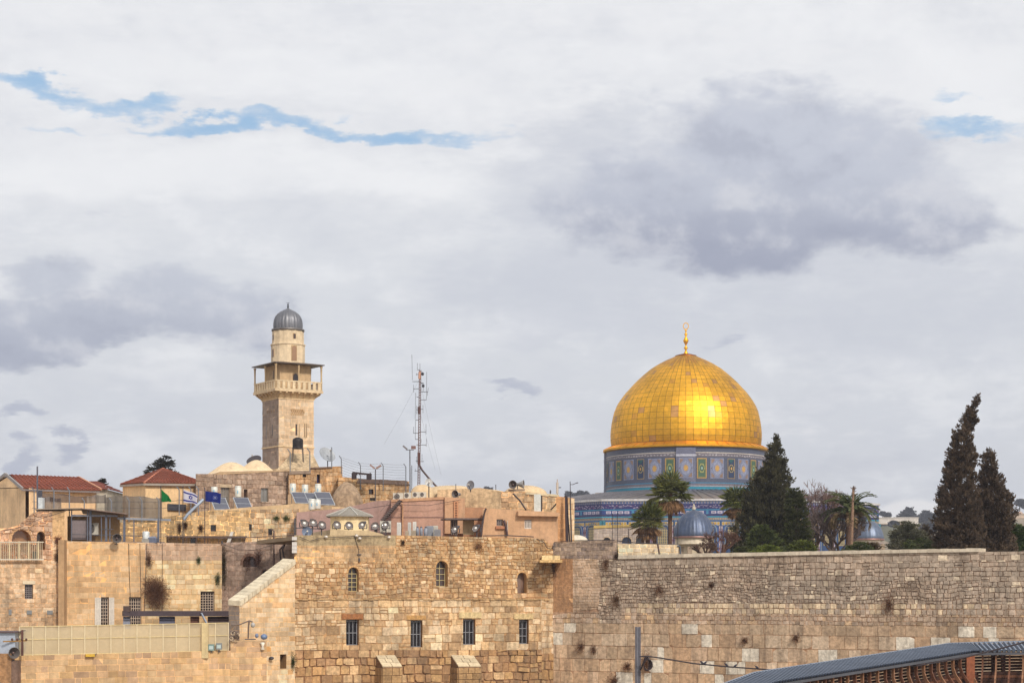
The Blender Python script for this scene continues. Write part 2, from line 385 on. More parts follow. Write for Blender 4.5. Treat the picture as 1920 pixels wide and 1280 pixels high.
def window(parent, wp, h, dp=0.22, bars=(2, 3), bc=(150, 145, 140), fc=(120, 115, 110), gc=(38, 34, 36), arch=False, rc=None, name='window', lintel=None, bw=0.022, out=0.0, label=None):
    u0, u1, z0, z1 = h; rc = rc or C(150, 120, 85); mb = MB(); W_ = u1 - u0
    zs = z1 - W_ * 0.55 if arch else z1
    def arc(o, k=1.0):
        pts = []
        for i in range(9):
            t = math.pi * (1 - i / 8); pts.append(wp.p((u0 + u1) / 2 + math.cos(t) * W_ / 2 * k, zs + (math.sin(t) ** 0.85) * W_ * 0.55 * k, o))
        return pts
    # reveal (frame of the opening)
    for a, b in (((u0, z0), (u0, zs)), ((u1, zs), (u1, z0)), ((u1, z0), (u0, z0))):
        mb.face([wp.p(*a, 0), wp.p(*b, 0), wp.p(*b, -dp), wp.p(*a, -dp)], rc)
    if arch:
        A, B = arc(0.002), arc(-dp)
        for i in range(8):
            mb.face([A[i], A[i + 1], B[i + 1], B[i]], rc)
            t0, t1 = A[i], A[i + 1]
            mb.face([t0, t1, Vector((t1.x, t1.y, z1)), Vector((t0.x, t0.y, z1))], rc)
        O = arc(0.03, 1.32); I = arc(0.03, 1.0); G = arc(0.0, 1.34)
        for i in range(8):
            cc = scl(rc, rnd.uniform(0.95, 1.3)); s_ = 0.04
            a, b, c_, d = I[i], I[i + 1], O[i + 1], O[i]
            mb.face([a.lerp(b, s_), b.lerp(a, s_), c_.lerp(d, s_), d.lerp(c_, s_)], cc)
            mb.face([d.lerp(c_, s_), c_.lerp(d, s_), G[i + 1], G[i]], cc)
    else:
        mb.face([wp.p(u0, z1, 0), wp.p(u1, z1, 0), wp.p(u1, z1, -dp), wp.p(u0, z1, -dp)], rc)
    if lintel:
        e = 0.12; mb.prism([wp.p(u0 - e, z1 + 0.01, 0.0), wp.p(u1 + e, z1 + 0.01, 0.0), wp.p(u1 + e, z1 + 0.2, 0.0), wp.p(u0 - e, z1 + 0.2, 0.0)], wp.n * 0.06, lintel)
    w_ = mb.build(name, M_CLEAN, parent)
    if label: w_['label'] = label
    g = MB(); g.face([wp.p(u0, z0, -dp + 0.01), wp.p(u1, z0, -dp + 0.01), wp.p(u1, zs, -dp + 0.01)] + (arc(-dp + 0.01)[::-1][1:-1] if arch else []) + [wp.p(u0, zs, -dp + 0.01)], C(*gc)); g.build('pane', M_GLASS, w_)
    f = MB(); o = -dp + 0.05 if not out else out
    if bars:
        nx, ny = bars; zt = z1 - (0.05 if not arch else W_ * 0.1)
        for i in range(nx + 1):
            u = u0 + 0.03 + (W_ - 0.06) * i / nx; z_ = zt
            if arch and i in (0, nx): z_ = zs
            f.beam(wp.p(u, z0, o), wp.p(u, z_, o), bw, bw, C(*bc))
        for j in range(ny + 1):
            z = z0 + 0.02 + ((zs if arch else zt) - z0 - 0.04) * j / ny
            f.beam(wp.p(u0, z, o), wp.p(u1, z, o), bw, bw, C(*bc))
        f.build('grille', M_METAL, w_)
    return w_
def facade(name, label, cat, wp, outline, zones, holes=(), depth=6.0, seed=1, mat=None, shellc=None, group=None, wname='wall', roof=None):
    """holes: (px0, py0, px1, py1, dict of window options); outline and zone polygons in photo pixels on the plane wp"""
    H = []
    for h in holes:
        a, b = wp.uv(h[0], h[3]), wp.uv(h[2], h[1]); H.append((a[0], b[0], a[1], b[1]))
    out = [wp.uv(*p) for p in outline]
    cu = sum(p[0] for p in out) / len(out)
    root = empty(name, wp.p(cu, min(p[1] for p in out), -depth / 2), label, cat, group)
    mb = MB()
    for i, (poly, st) in enumerate(zones): zone(mb, wp, [wp.uv(*p) for p in poly], H, st, seed * 31 + i)
    shell(mb, wp, out, depth, shellc or C(150, 125, 100))
    mb.build(wname, mat or M_STONE, root)
    for h, o in zip(H, holes):
        if o[4] is not None: window(root, wp, h, **o[4])
    return root
def yb(z, Y): return HZ - (z - CH) * F / Y      # photo row of a height
# ================================================================== the setting: ground
EZ = 14.6                                                  # level of the raised esplanade behind the wall
g = MB(); g.box(-6000, 6000, -500, 9000, -0.5, 0.0, C(176, 160, 138, .8)); tag(g.build('plaza_ground', M_GROUND), kind='structure')
g = MB(); g.prism([(-70, 117, 0.3), (2, 112, 0.3), (40, 95.5, 0.3), (150, 95.5, 0.3), (150, 330, 0.3), (-70, 330, 0.3)], (0, 0, EZ - 0.3), C(165, 152, 128, .7)); tag(g.build('raised_ground', M_GROUND), kind='structure')
# far hillside
def hill_z(x, y):
    rx = x / y * F + 960
    ridge = 975 + 6 * math.sin(rx * 0.013) - 40 * max(0, (1250 - rx) / 900) - 24 * max(0, (rx - 1830) / 200) + 3 * vn(rx * .02, 3, 5)
    zr = CH + (HZ - ridge) * 1000 / F
    if y < 1000: t = (y - 420) / 580; zz = -30 + (zr + 30) * max(0, t) ** 0.8
    else: zz = zr + 0.02 * (y - 1000) * math.sin((y - 1000) * 0.002 + x * .003) - (y - 1000) * 0.02
    return zz + 5 * (vn(x * .03, y * .03, 2) - .5) * (1 if y < 960 else 0.1)
g = MB(); xs = [-700 + 25 * i for i in range(61)]; ys = [420 + 29 * i for i in range(20)] + [1000 + 100 * i for i in range(9)]
vs = [(x, y, hill_z(x, y)) for y in ys for x in xs]; n = len(xs)
for j in range(len(ys) - 1):
    for i in range(n - 1):
        q = [j * n + i, j * n + i + 1, (j + 1) * n + i + 1, (j + 1) * n + i]
        t = vn(xs[i] * .05, ys[j] * .05, 9)
        cc = C(178, 158, 130, .55) if t > .5 else C(120, 118, 88, .5)
        g.face([vs[k] for k in q], cc)
tag(g.build('hillside', M_GROUND), kind='structure')

# ================================================================== palettes
def greyer(c, fn):
    fn.c = C(*c); return fn
G_BIG = [(214, 182, 142), (205, 170, 128), (196, 160, 120), (220, 192, 154), (188, 150, 110), (210, 178, 136), (232, 212, 180), (200, 172, 140)]
G_SMALL = [(200, 176, 146), (182, 158, 130), (210, 186, 156), (172, 148, 124), (194, 166, 134), (218, 198, 172)]
A_ORANGE = [(216, 178, 128), (208, 168, 116), (222, 188, 140), (202, 160, 110), (218, 184, 134), (230, 200, 156)]
A_RUB = [(222, 186, 132), (204, 164, 110), (232, 202, 154), (188, 146, 96), (214, 174, 118), (236, 214, 172), (172, 132, 88)]
A_PALE = [(230, 206, 164), (220, 192, 148), (236, 214, 176), (212, 180, 134), (226, 200, 158), (216, 170, 112)]
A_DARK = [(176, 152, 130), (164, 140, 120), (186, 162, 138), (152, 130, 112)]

# ================================================================== ancient wall
wW = WP(1037, 104, 1960, 90)
L0 = wW.L
def wgrey(u, z, r):
    # dark patina on the upper courses, stronger to the right, in patches
    top = wW.uv(1037 + 800 * u / L0, 1045)[1]
    t = (z - 12.4) / 3.6
    g = 0.30 + 0.45 * t + 0.25 * (u / L0) - 0.35 * (u < 3.4) + 0.9 * (vn(u * .45, z * .7, 4) - .5)
    return max(0.0, min(0.88, g * r.uniform(.7, 1.25)))
def wcol(u, z, r):
    if r.random() < 0.05: return scl(C(226, 208, 184), r.uniform(.85, 1.0))
    return WSM(u, z, r)
WSM = pal(G_SMALL, .92, .19, .18, 3, greyer((164, 150, 136), wgrey))
def bigcol(u, z, r):
    if r.random() < 0.09: return scl(C(228, 218, 202), r.uniform(.85, 1.0))
    return WBG(u, z, r)
WBG = pal(G_BIG, .86, .10, .12, 8, greyer((178, 158, 136), lambda u, z, r: min(.85, max(0, .9 * (vn(u * .5, z * .6, 12) - .3) + .45 * (z - 10.6) / 2 * (u / L0 + .2)))))
zb = wW.uv(1040, 1167)[1]; zr1 = wW.uv(1440, 1131)[1]; zr0 = wW.uv(1440, 1150)[1]
def Zr(a): return None
def py_at(u, z): q = wW.p(u, z); return (q.x / q.y * F + 960, yb(z, q.y))
wz_=None
def wz(px, z):   # photo pixel of height z above the wall at column px
    u = wW.uv(px, 1100)[0]; return py_at(u, z)
S_small = dict(ch=(.17, .27), bw=(.55, 1.5), gap=.016, rel=.06, jit=.022, wave=.09, col=wcol, mortar=C(96, 80, 68), split=.3, chip=.55)
S_thin = dict(ch=(.13, .17), bw=(2.2, 5), gap=.010, rel=.03, jit=.006, wave=.03, col=pal([(204, 178, 146), (190, 162, 130), (214, 190, 160)], .86, .07, .1, 5), mortar=C(140, 116, 92), chip=.1)
S_row = dict(ch=(.27, .30), bw=(.7, 1.3), gap=.018, rel=.06, jit=.014, wave=.02, col=lambda u, z, r: (scl(C(222, 200, 170), r.uniform(.75, 1.05)) if r.random() < .62 - .5 * (u > 21) - .45 * (u < 4.5) else WSM(u, z, r)), mortar=C(122, 100, 82), chip=.5)
S_mid = dict(ch=(.20, .28), bw=(.8, 1.8), gap=.015, rel=.05, jit=.015, wave=.03, col=pal(G_SMALL + A_RUB[:1], .88, .14, .2, 6, greyer((160, 142, 126), lambda u, z, r: max(0, .7 * (vn(u * .5, z, 14) - .25) * (u > 5)))), mortar=C(122, 98, 80), chip=.3)
S_big = dict(ch=(.66, .70), bw=(.55, 1.55), gap=.014, rel=.045, jit=.008, wave=.015, col=bigcol, mortar=C(118, 92, 72), split=.04, chip=.35, fromtop=True)
S_oplas = dict(ch=(.5, .8), bw=(1.5, 3), gap=.004, rel=.012, jit=.01, wave=.03, col=pal([(188, 146, 104), (180, 138, 98)], .85, .06, .1, 5), mortar=C(176, 138, 100))
zt = {}
def top(px): return {1040: 1016, 1155: 1012}[px]
R1 = 2330
zones = [
    ([(1037, 1017), (1157, 1011), (1157, 1047), (1037, 1047)], dict(ch=(.18, .26), bw=(.8, 1.8), gap=.012, rel=.03, jit=.01, wave=.02, mortar=C(128, 112, 96), chip=.2,
        col=pal([(168, 148, 126), (150, 130, 112), (136, 120, 106), (186, 164, 138), (122, 110, 102)], .9, .12, .25, 2))),
    ([(1037, 1047), (1074, 1047), (1074, 1147), (1037, 1147)], S_oplas),
    ([(1074, 1047), (1118, 1047), (1128, 1080), (1122, 1140), (1074, 1147)], S_thin),
    ([(1037, 1147), (1074, 1147), (1122, 1140), (1126, wz(1126, zb)[1]), (1037, wz(1037, zb)[1])], S_mid),
    ([(1118, 1047), (1160, 1047), (1160, wz(1160, zb)[1]), (1126, wz(1126, zb)[1]), (1122, 1140), (1128, 1080)], None),
]
# the concave strip is split in convex pieces
zones.pop()
zones += [
    ([(1118, 1047), (1165, 1047), (1165, 1080), (1128, 1080)], S_small),
    ([(1128, 1080), (1165, 1080), (1165, 1140), (1122, 1140)], S_small),
    ([(1122, 1140), (1165, 1140), (1165, wz(1165, zb)[1]), (1126, wz(1126, zb)[1])], S_small),
]
SV = [dict(S_small, ch=(.26, .32), bw=(.8, 1.8), gap=.012, rel=.035, wave=.03, chip=.2, split=.1), dict(S_small), dict(S_small, ch=(.20, .25), bw=(.8, 2.4), wave=.03, split=.12, gap=.013), dict(S_small, ch=(.13, .24), bw=(.6, 1.8), wave=.12), dict(S_small, ch=(.24, .34), bw=(.7, 1.3), wave=.05, split=.35)]
zt_a = [(1165, 1047), (1440, 1041), (1640, 1037.5), (1840, 1034), (R1, 1029)]
pick = [(0, 1, 3), (0, 4, 1), (0, 2, 3), (0, 2, 4)]
for i_, ((xa, ya), (xb, yb_)) in enumerate(zip(zt_a, zt_a[1:])):
    za, zc_ = wW.uv(xa, ya)[1], zr1
    fr_ = [(0, .16), (.16, .55 + .1 * (i_ % 2)), (.55 + .1 * (i_ % 2), 1)]
    for (f0_, f1_), k_ in zip(fr_, pick[i_]):
        def Y_(x, yt, f): y1_ = wz(x, zr1)[1]; return yt + (y1_ - yt) * f
        zones.append(([(xa, Y_(xa, ya, f0_)), (xb, Y_(xb, yb_, f0_)), (xb, Y_(xb, yb_, f1_)), (xa, Y_(xa, ya, f1_))], SV[k_]))
zones += [
    ([(1165, wz(1165, zr1)[1]), (R1, wz(R1, zr1)[1]), (R1, wz(R1, zr0)[1]), (1165, wz(1165, zr0)[1])], S_row),
    ([(1165, wz(1165, zr0)[1]), (R1, wz(R1, zr0)[1]), (R1, wz(R1, zb)[1]), (1165, wz(1165, zb)[1])], S_mid),
    ([(1037, wz(1037, zb)[1]), (R1, wz(R1, zb)[1]), (R1, 1362), (1037, 1310)], S_big),
]
zbot = 0.2
root = facade('ancient_wall', 'long ancient limestone wall, small grey weathered courses above huge pale ashlar blocks', 'wall', wW,
    [(1037, 1017), (1157, 1011), (1160, 1047), (1440, 1041), (1840, 1034), (R1, 1029), (R1, yb(zbot, wW.px(R1, 1100).y)), (1037, yb(zbot, 104))], zones, depth=4.0, seed=5, shellc=C(150, 132, 112), wname='masonry')
lowp = MB(); a, b = wW.uv(1037, 1310), wW.uv(R1, 1362)
lowp.face([wW.p(0, .2, .01), wW.p(b[0], .2, .01), wW.p(*b, .01), wW.p(*a, .01)], C(180, 150, 115)); lowp.build('footing', M_STONE, root)
cp = MB()
pts = [(1160, 1047.5), (1300, 1044), (1440, 1041.5), (1600, 1038), (1740, 1035.5), (1836, 1034)]
r = random.Random(4)
for i in range(len(pts) - 1):
    (xa, ya), (xb, yb_) = pts[i], pts[i + 1]; k = 8
    for j in range(k):
        x0, x1 = xa + (xb - xa) * j / k, xa + (xb - xa) * (j + 1) / k; y0, y1 = ya + (yb_ - ya) * j / k, ya + (yb_ - ya) * (j + 1) / k
        h = 9 + r.uniform(-.6, .6)
        q = [wW.px(x0 + .15, y0, .10), wW.px(x1 - .15, y1, .10), wW.px(x1 - .15, y1 - h * .75, .06), wW.px(x0 + .15, y0 - h * .75, .06)]
        cp.prism(q, -wW.n * 1.1, scl(C(200, 187, 168, .92), r.uniform(.88, 1.05)))
cp.build('coping', M_CLEAN, root)
# low cream wall standing on the left end, behind the coping
wp = WP(1150, 108, 1275, 107)
facade('low_wall', 'low cream stone wall under the tall wire fence, left of the blue ribbed dome', 'wall', wp,
    [(1150, 1018), (1272, 1021), (1272, 1050), (1150, 1050)], [([(1150, 1018), (1272, 1021), (1272, 1050), (1150, 1050)],
     dict(ch=(.18, .26), bw=(.8, 1.8), gap=.012, rel=.03, jit=.012, wave=.03, mortar=C(196, 172, 134), chip=.4, col=pal([(232, 212, 172), (222, 198, 156), (240, 222, 188)], .9, .09, .1, 2)))],
    depth=.6, seed=9, mat=M_CLEAN, shellc=C(210, 188, 150))
# projecting bracket box where the two facades meet
bk = MB(); q = [wW.px(1014, 1041), wW.px(1052, 1041), wW.px(1052, 1051), wW.px(1014, 1051)]
wC = WP(552, 98, 1037, 104)
bk.box(X(1012, 102), X(1054, 102), 101.7, 104.3, Z(1054, 102), Z(1049, 102), C(205, 170, 118)); bk.box(X(1016, 102), X(1050, 102), 101.9, 104.3, Z(1048.8, 102), Z(1041, 102), C(222, 196, 148))
tag(bk.build('stone_bracket', M_STONE), 'projecting pale stone ledge in the corner where tan facade meets the long wall', 'ledge')

# ================================================================== central tan facade
S_rub = dict(ch=(.155, .25), bw=(.7, 2.0), gap=.015, rel=.06, jit=.018, wave=.09, col=pal(A_RUB, .84, .13, .2, 3), mortar=C(128, 96, 66), split=.2, chip=.5)
S_rubm = dict(S_rub, ch=(.17, .27), col=pal(A_RUB + [(190, 156, 118)], .80, .13, .25, 7))
S_cmid = dict(ch=(.27, .50), bw=(.7, 1.9), gap=.015, rel=.05, jit=.016, wave=.06, col=pal(A_RUB + A_PALE[:3], .84, .13, .18, 4), mortar=C(130, 100, 70), split=.22, chip=.4)
S_low = dict(ch=(.38, .56), bw=(.7, 1.6), gap=.022, rel=.12, jit=.025, wave=.06, col=pal([(196, 152, 96), (174, 132, 86), (206, 168, 112), (166, 126, 88), (218, 186, 138), (156, 120, 88)], .86, .12, .25, 4), mortar=C(104, 78, 58), split=.12, chip=.55)
S_quo = dict(ch=(.28, .34), bw=(.8, 1.6), gap=.012, rel=.04, jit=.008, wave=.01, col=pal(A_PALE, .86, .08, .1, 4), mortar=C(140, 108, 76), chip=.2)
S_ash = dict(ch=(.24, .26), bw=(1.3, 3.2), gap=.006, rel=.012, jit=.004, wave=.01, col=pal(A_ORANGE, .86, .08, .22, 4), mortar=C(176, 134, 88), chip=.05)
S_gpl = dict(plain=True, mortar=C(172, 152, 120))
AR = dict(arch=True, bars=(2, 4), bc=(196, 178, 130), gc=(62, 52, 50), rc=C(190, 150, 104), dp=.3, bw=.03)
RC = dict(bars=(3, 2), bc=(140, 140, 146), gc=(26, 24, 28), rc=C(150, 112, 78), dp=.28, bw=.035)
holes = [(652.7, 1062.8, 672.6, 1108.3, AR), (817.3, 1051, 839.6, 1099, dict(AR, bars=(2, 3), gc=(78, 66, 64), dp=.4)), (969.7, 1072.6, 987.6, 1111.6, dict(AR, bars=None, gc=(128, 104, 92), dp=.4)),
         (649, 1161, 672.6, 1209, RC), (770, 1162.4, 791.7, 1212.7, RC), (867.9, 1160, 891, 1208, RC), (973.3, 1161, 991, 1206.5, dict(RC, bars=(2, 3)))]
central = facade('stone_building', 'tan rubble stone building with three arched windows above four barred windows', 'building', wC,
    [(552, 1003), (745, 1003), (1018, 1009), (1034, 1022), (1037, 1035), (1037, yb(.2, 104)), (552, yb(.2, 98))],
    [([(552, 1003), (742, 1003), (742, 1022), (552, 1022)], S_gpl), ([(552, 1022), (742, 1022), (742, 1052), (552, 1052)], S_ash),
     ([(742, 1003), (745, 1003), (1018, 1009), (1034, 1022), (1037, 1035), (1037, 1052), (742, 1052)], S_rub),
     ([(552, 1052), (1037, 1052), (1037, 1121), (552, 1121)], S_rubm),
     ([(552, 1121), (1015, 1121), (1015, 1218), (552, 1218)], S_cmid), ([(1015, 1121), (1037, 1121), (1037, 1225), (1015, 1225)], S_quo),
     ([(552, 1218), (1015, 1218), (1015, 1225), (1037, 1225), (1037, 1320), (552, 1320)][:2] + [(1015, 1320), (552, 1320)], S_low), ([(1015, 1225), (1037, 1225), (1037, 1320), (1015, 1320)], S_low)],
    holes, depth=9, seed=3)
lg = MB(); r = random.Random(5)
for i in range(46):   # thin ledge course between the storeys
    x0, x1 = 556 + i * 10.3, 556 + (i + 1) * 10.3 - .4; j = r.uniform(-.8, .8)
    lg.prism([wC.px(x0, 1124 + j), wC.px(x1, 1124 + j), wC.px(x1, 1121.5 + j), wC.px(x0, 1121.5 + j)], wC.n * r.uniform(.06, .11), scl(C(190, 156, 114), r.uniform(.8, 1.1)))
lg.build('ledge_course', M_STONE, central)
for x0, x1, y0, y1, c in ((860, 902, 1147, 1158, (232, 206, 156)), (963, 999, 1150, 1160, (228, 200, 150)), (762, 798, 1153, 1161, (206, 160, 104)), (640, 680, 1150, 1160, (172, 116, 76))):
    lg = MB(); lg.prism([wC.px(x0, y1), wC.px(x1, y1), wC.px(x1, y0), wC.px(x0, y0)], wC.n * .075, C(*c, .85)); lg.build('lintel', M_STONE, central)
# inner side of the roof edge, flat roof
rf = MB(); rf.prism([wC.px(553, 1004.5, -.02), wC.px(1016, 1010, -.02), wC.px(1016, 1010, -.02) + Vector((-3, 8, 0)), wC.px(553, 1004.5, -.02) + Vector((-3, 8, 0))], (0, 0, -.2), C(150, 130, 105)); rf.build('flat_roof', M_PLAST, central)
# two sloping buttresses
for k, (xa, xb, lab) in enumerate(((704, 741, 'sloping pale stone buttress below the first and second barred windows'), (845, 888, 'sloping pale stone buttress below the third barred window'))):
    o = empty('buttress', wC.px((xa + xb) / 2, 1400, 0), lab, 'buttress', 'sloping buttresses')
    t0, t1 = wC.px(xa, 1229), wC.px(xb, 1229); pr = 1.05
    b0, b1 = wC.px(xa, 1229, pr), wC.px(xb, 1229, pr); dz_ = -.55
    b0.z += dz_; b1.z += dz_
    m = MB()
    n_ = 3
    for i in range(3):
        for j in range(2 + (i == 1)):
            kx = 2 + (i == 1)
            def Q(s_, t_): return (t0.lerp(t1, s_)).lerp(b0.lerp(b1, s_), t_)
            e = .015
            q = [Q(j / kx + e, (i + 1) / 3 - e), Q((j + 1) / kx - e, (i + 1) / 3 - e), Q((j + 1) / kx - e, i / 3 + e), Q(j / kx + e, i / 3 + e)]
            m.prism(q, (0, -.02, .06), scl(C(226, 208, 176, .85), rnd.uniform(.85, 1.1)))
    m.build('sloping_cap', M_CLEAN, o)
    m = MB(); zz_ = .2
    def D(p, z): return Vector((p.x, p.y, z))
    r = random.Random(k)
    m.mesh([t0, t1, b1, b0, D(t0, zz_), D(t1, zz_), D(b1, zz_), D(b0, zz_)], [(0, 3, 2, 1), (3, 7, 6, 2), (0, 4, 7, 3), (1, 2, 6, 5)], C(120, 92, 68))
    z = b0.z - .05
    while z > 9:   # courses on the front and the side
        h = r.uniform(.3, .42)
        for (p, q, w_) in ((b0, b1, wC.n), (t0, b0, -wC.d)):
            L = (Vector((q.x, q.y, 0)) - Vector((p.x, p.y, 0))).length; u = 0
            while u < L - .1:
                wd = min(L - u, r.uniform(.3, .6)); A = Vector((p.x, p.y, z)).lerp(Vector((q.x, q.y, z)), (u + .015) / L); B = Vector((p.x, p.y, z)).lerp(Vector((q.x, q.y, z)), (u + wd - .015) / L)
                m.prism([A + Vector((0, 0, -h + .03)), B + Vector((0, 0, -h + .03)), B, A], w_ * .04, scl(C(184, 148, 106, .85), r.uniform(.7, 1.05))); u += wd
        z -= h
    m.build('masonry', M_STONE, o)

# ================================================================== sloping wall left of it
wB = WP(449, 94.6, 553, 97.6)
S_bw = dict(ch=(.22, .26), bw=(1.1, 2.8), gap=.009, rel=.018, jit=.005, wave=.01, col=pal(A_PALE, .9, .09, .22, 9, greyer((206, 148, 82), lambda u, z, r: .6 if r.random() < .04 else 0)), mortar=C(170, 138, 98), chip=.1)
sl = facade('sloping_wall', 'pale stone wall with diagonal coping rising to the tan building', 'wall', wB,
    [(449, 1134), (553, 1055), (553, yb(.2, 97.6)), (449, yb(.2, 94.6))], [([(449, 1134), (553, 1055), (553, 1315), (449, 1315)], S_bw)],
    [(525, 1226, 537, 1253, dict(bars=None, gc=(14, 12, 12), dp=.5, rc=C(150, 116, 80)))], depth=.9, seed=8, mat=M_CLEAN, wname='masonry', shellc=C(150, 135, 120))
# end face and coping
A0 = wB.px(449, 1134); e = -wB.n * 1.0 - wB.d * .05
wE = WP(429, 95.9, 449.5, 94.65)
m = MB(); zone(m, wE, [wE.uv(429, 1134), wE.uv(449.5, 1134.5), wE.uv(449.5, 1315), wE.uv(429, 1315)], [], dict(S_bw, col=pal([(196, 180, 160), (184, 168, 148)], .8, .06)), 4)  # greyer, darker palette: shade on the end face put into its colour
m.build('end_face', M_CLEAN, sl)
m = MB(); r = random.Random(2)
for i in range(14):
    t0, t1 = i / 14 + .004, (i + 1) / 14 - .004
    a, b = wB.px(449 + 104 * t0, 1134 - 79 * t0, .07), wB.px(449 + 104 * t1, 1134 - 79 * t1, .07)
    m.prism([a + Vector((0, 0, -.05)), b + Vector((0, 0, -.05)), b + Vector((0, 0, .2)), a + Vector((0, 0, .2))], -wB.n * .9 + Vector((0, 0, .05)), scl(C(222, 208, 182, .9), r.uniform(.86, 1.04)))
m.build('coping', M_CLEAN, sl)

# ================================================================== low terrace wall, bottom left
wT = WP(26, 88, 500, 93.6)
S_t = dict(ch=(.26, .30), bw=(1.0, 3.0), gap=.009, rel=.022, jit=.006, wave=.015, col=pal([(216, 180, 132), (196, 160, 120), (222, 190, 140), (184, 152, 122), (212, 172, 112)], .86, .09, .16, 7), mortar=C(170, 136, 98), chip=.1)
tw = facade('terrace_wall', 'low tan terrace wall below the cream mesh screen', 'wall', wT,
    [(26, 1229), (430, 1219), (435, 1202), (500, 1202), (500, yb(.2, 93.6)), (26, yb(.2, 88))],
    [([(26, 1229), (432, 1219), (432, 1320), (26, 1330)], S_t), ([(432, 1202), (500, 1202), (500, 1320), (432, 1320)], S_t)], depth=3.2, seed=12, mat=M_CLEAN, wname='masonry', shellc=C(190, 160, 122))
sc_ = empty('mesh_screen', wT.px(230, 1224, -.2), 'long cream see-through mesh screen panels on the terrace wall', 'screen')
m = MB()
tx = lambda x: 1174.5 - (x - 38) * 7.5 / 392
bx_ = lambda x: 1228.4 - (x - 38) * 9.4 / 392
xs = [38 + 24.5 * i for i in range(17)]
for i in range(16): m.face([wT.px(xs[i], bx_(xs[i]), -.19), wT.px(xs[i + 1], bx_(xs[i + 1]), -.19), wT.px(xs[i + 1], tx(xs[i + 1]), -.19), wT.px(xs[i], tx(xs[i]), -.19)], scl(C(226, 210, 178, .92), rnd.uniform(.93, 1.05)))
m.build('mesh_fabric', M_NET, sc_)
for i, x in enumerate(xs):
    m = MB(); m.beam(wT.px(x, bx_(x) + .3, -.14), wT.px(x, tx(x) - .5, -.14), .045, .05, C(232, 216, 182, .92)); m.build('post', M_METAL, sc_)
for k in (0, .45, 1):
    m = MB(); m.beam(wT.px(38, tx(38) + 53 * k, -.155), wT.px(430, tx(430) + 52 * k, -.155), .035, .035, C(226, 206, 156, .9)); m.build('rail', M_METAL, sc_)
m = MB(); q = wT.px(383, 1228.5, .04); m.box(q.x - .13, q.x + .17, q.y - .05, q.y + .2, q.z - .12, Z(1168.5, q.y), C(218, 196, 150, .9)); m.build('square_column', M_PLAST, sc_)

# ================================================================== left buildings
S_ruin = dict(ch=(.18, .34), bw=(.7, 2.0), gap=.014, rel=.09, jit=.03, wave=.12, col=pal([(224, 184, 146), (206, 164, 126), (234, 202, 166), (190, 146, 110)], .86, .12, .2, 9), mortar=C(184, 144, 108), chip=.6, split=.2)
S_oa = dict(ch=(.24, .30), bw=(1.0, 2.2), gap=.010, rel=.03, jit=.010, wave=.03, col=pal([(222, 190, 148), (210, 174, 130), (230, 204, 166), (198, 160, 118)], .87, .10, .18, 9), mortar=C(160, 126, 92), chip=.25)
wD = WP(-40, 101.5, 121, 103.5)
ruin = facade('ruined_house', 'weathered pinkish stone house with crumbling top and arched niches at the left edge', 'house', wD,
    [(-40, 990), (14, 990), (34, 984), (60, 962), (75, 958), (121, 957), (121, yb(.2, 103.5)), (-40, yb(.2, 101.5))],
    [([(-40, 990), (14, 990), (34, 984), (34, 1050), (-40, 1050)], S_ruin), ([(34, 984), (60, 962), (75, 958), (98, 957.5), (98, 1050), (34, 1050)], S_ruin),
     ([(98, 957.5), (121, 957), (121, 1012), (98, 1012)], S_gpl if 0 else dict(plain=True, mortar=C(206, 168, 124))), ([(98, 1012), (121, 1012), (121, 1050), (98, 1050)], S_oa), ([(-40, 1050), (121, 1050), (121, 1260), (-40, 1260)], S_oa)],
    [(22, 993, 58, 1017, dict(arch=True, bars=None, gc=(158, 118, 82), dp=.5, rc=C(190, 150, 112), name='niche')), (69, 996, 84, 1030, dict(arch=True, bars=None, gc=(112, 80, 58), dp=.6, rc=C(190, 150, 112), name='niche')),
     (46.5, 1095, 61.5, 1122, dict(bars=(4, 6), bc=(150, 140, 140), gc=(48, 36, 34), lintel=C(232, 214, 184, .9), dp=.2))], depth=6, seed=13)
for x0, x1, y0, y1 in ((16, 21.5, 1142, 1152), (50, 59.5, 1143.5, 1151), (88, 98.5, 1143.5, 1151)):
    m = MB(); m.prism([wD.px(x0, y1), wD.px(x1, y1), wD.px(x1, y0), wD.px(x0, y0)], wD.n * .06, C(146, 146, 146, .8)); m.build('vent_cover', M_METAL, ruin)
rl = empty('balcony_railing', wD.px(40, 1049, .2), 'pale upright bar railing in front of the niches of the ruined house', 'railing')
for i in range(23):
    x = -2 + i * 3.6; m = MB(); m.beam(wD.px(x, 1048, .25), wD.px(x, 1014.5, .25), .035 if i % 5 else .08, .035, C(196, 176, 148, .9) if i % 5 else C(226, 206, 168, .9)); m.build('bar', M_METAL, rl)
for y, h in ((1048.5, .07), (1016, .04)):
    m = MB(); m.beam(wD.px(-2, y, .25), wD.px(80, y, .25), .08, h, C(220, 210, 192, .9)); m.build('rail', M_METAL, rl)
m = MB(); m.box(wD.px(58, 1040, .2).x, wD.px(68, 1040, .2).x, wD.px(60, 1040, .2).y + .1, wD.px(60, 1040, .2).y + .5, wD.px(60, 1046.5, .2).z, wD.px(60, 1033, .2).z, C(110, 112, 104)); 
tag(m.build('window_air_conditioner', M_METAL), 'small dark grey air conditioner behind the upright bar railing', 'air conditioner')

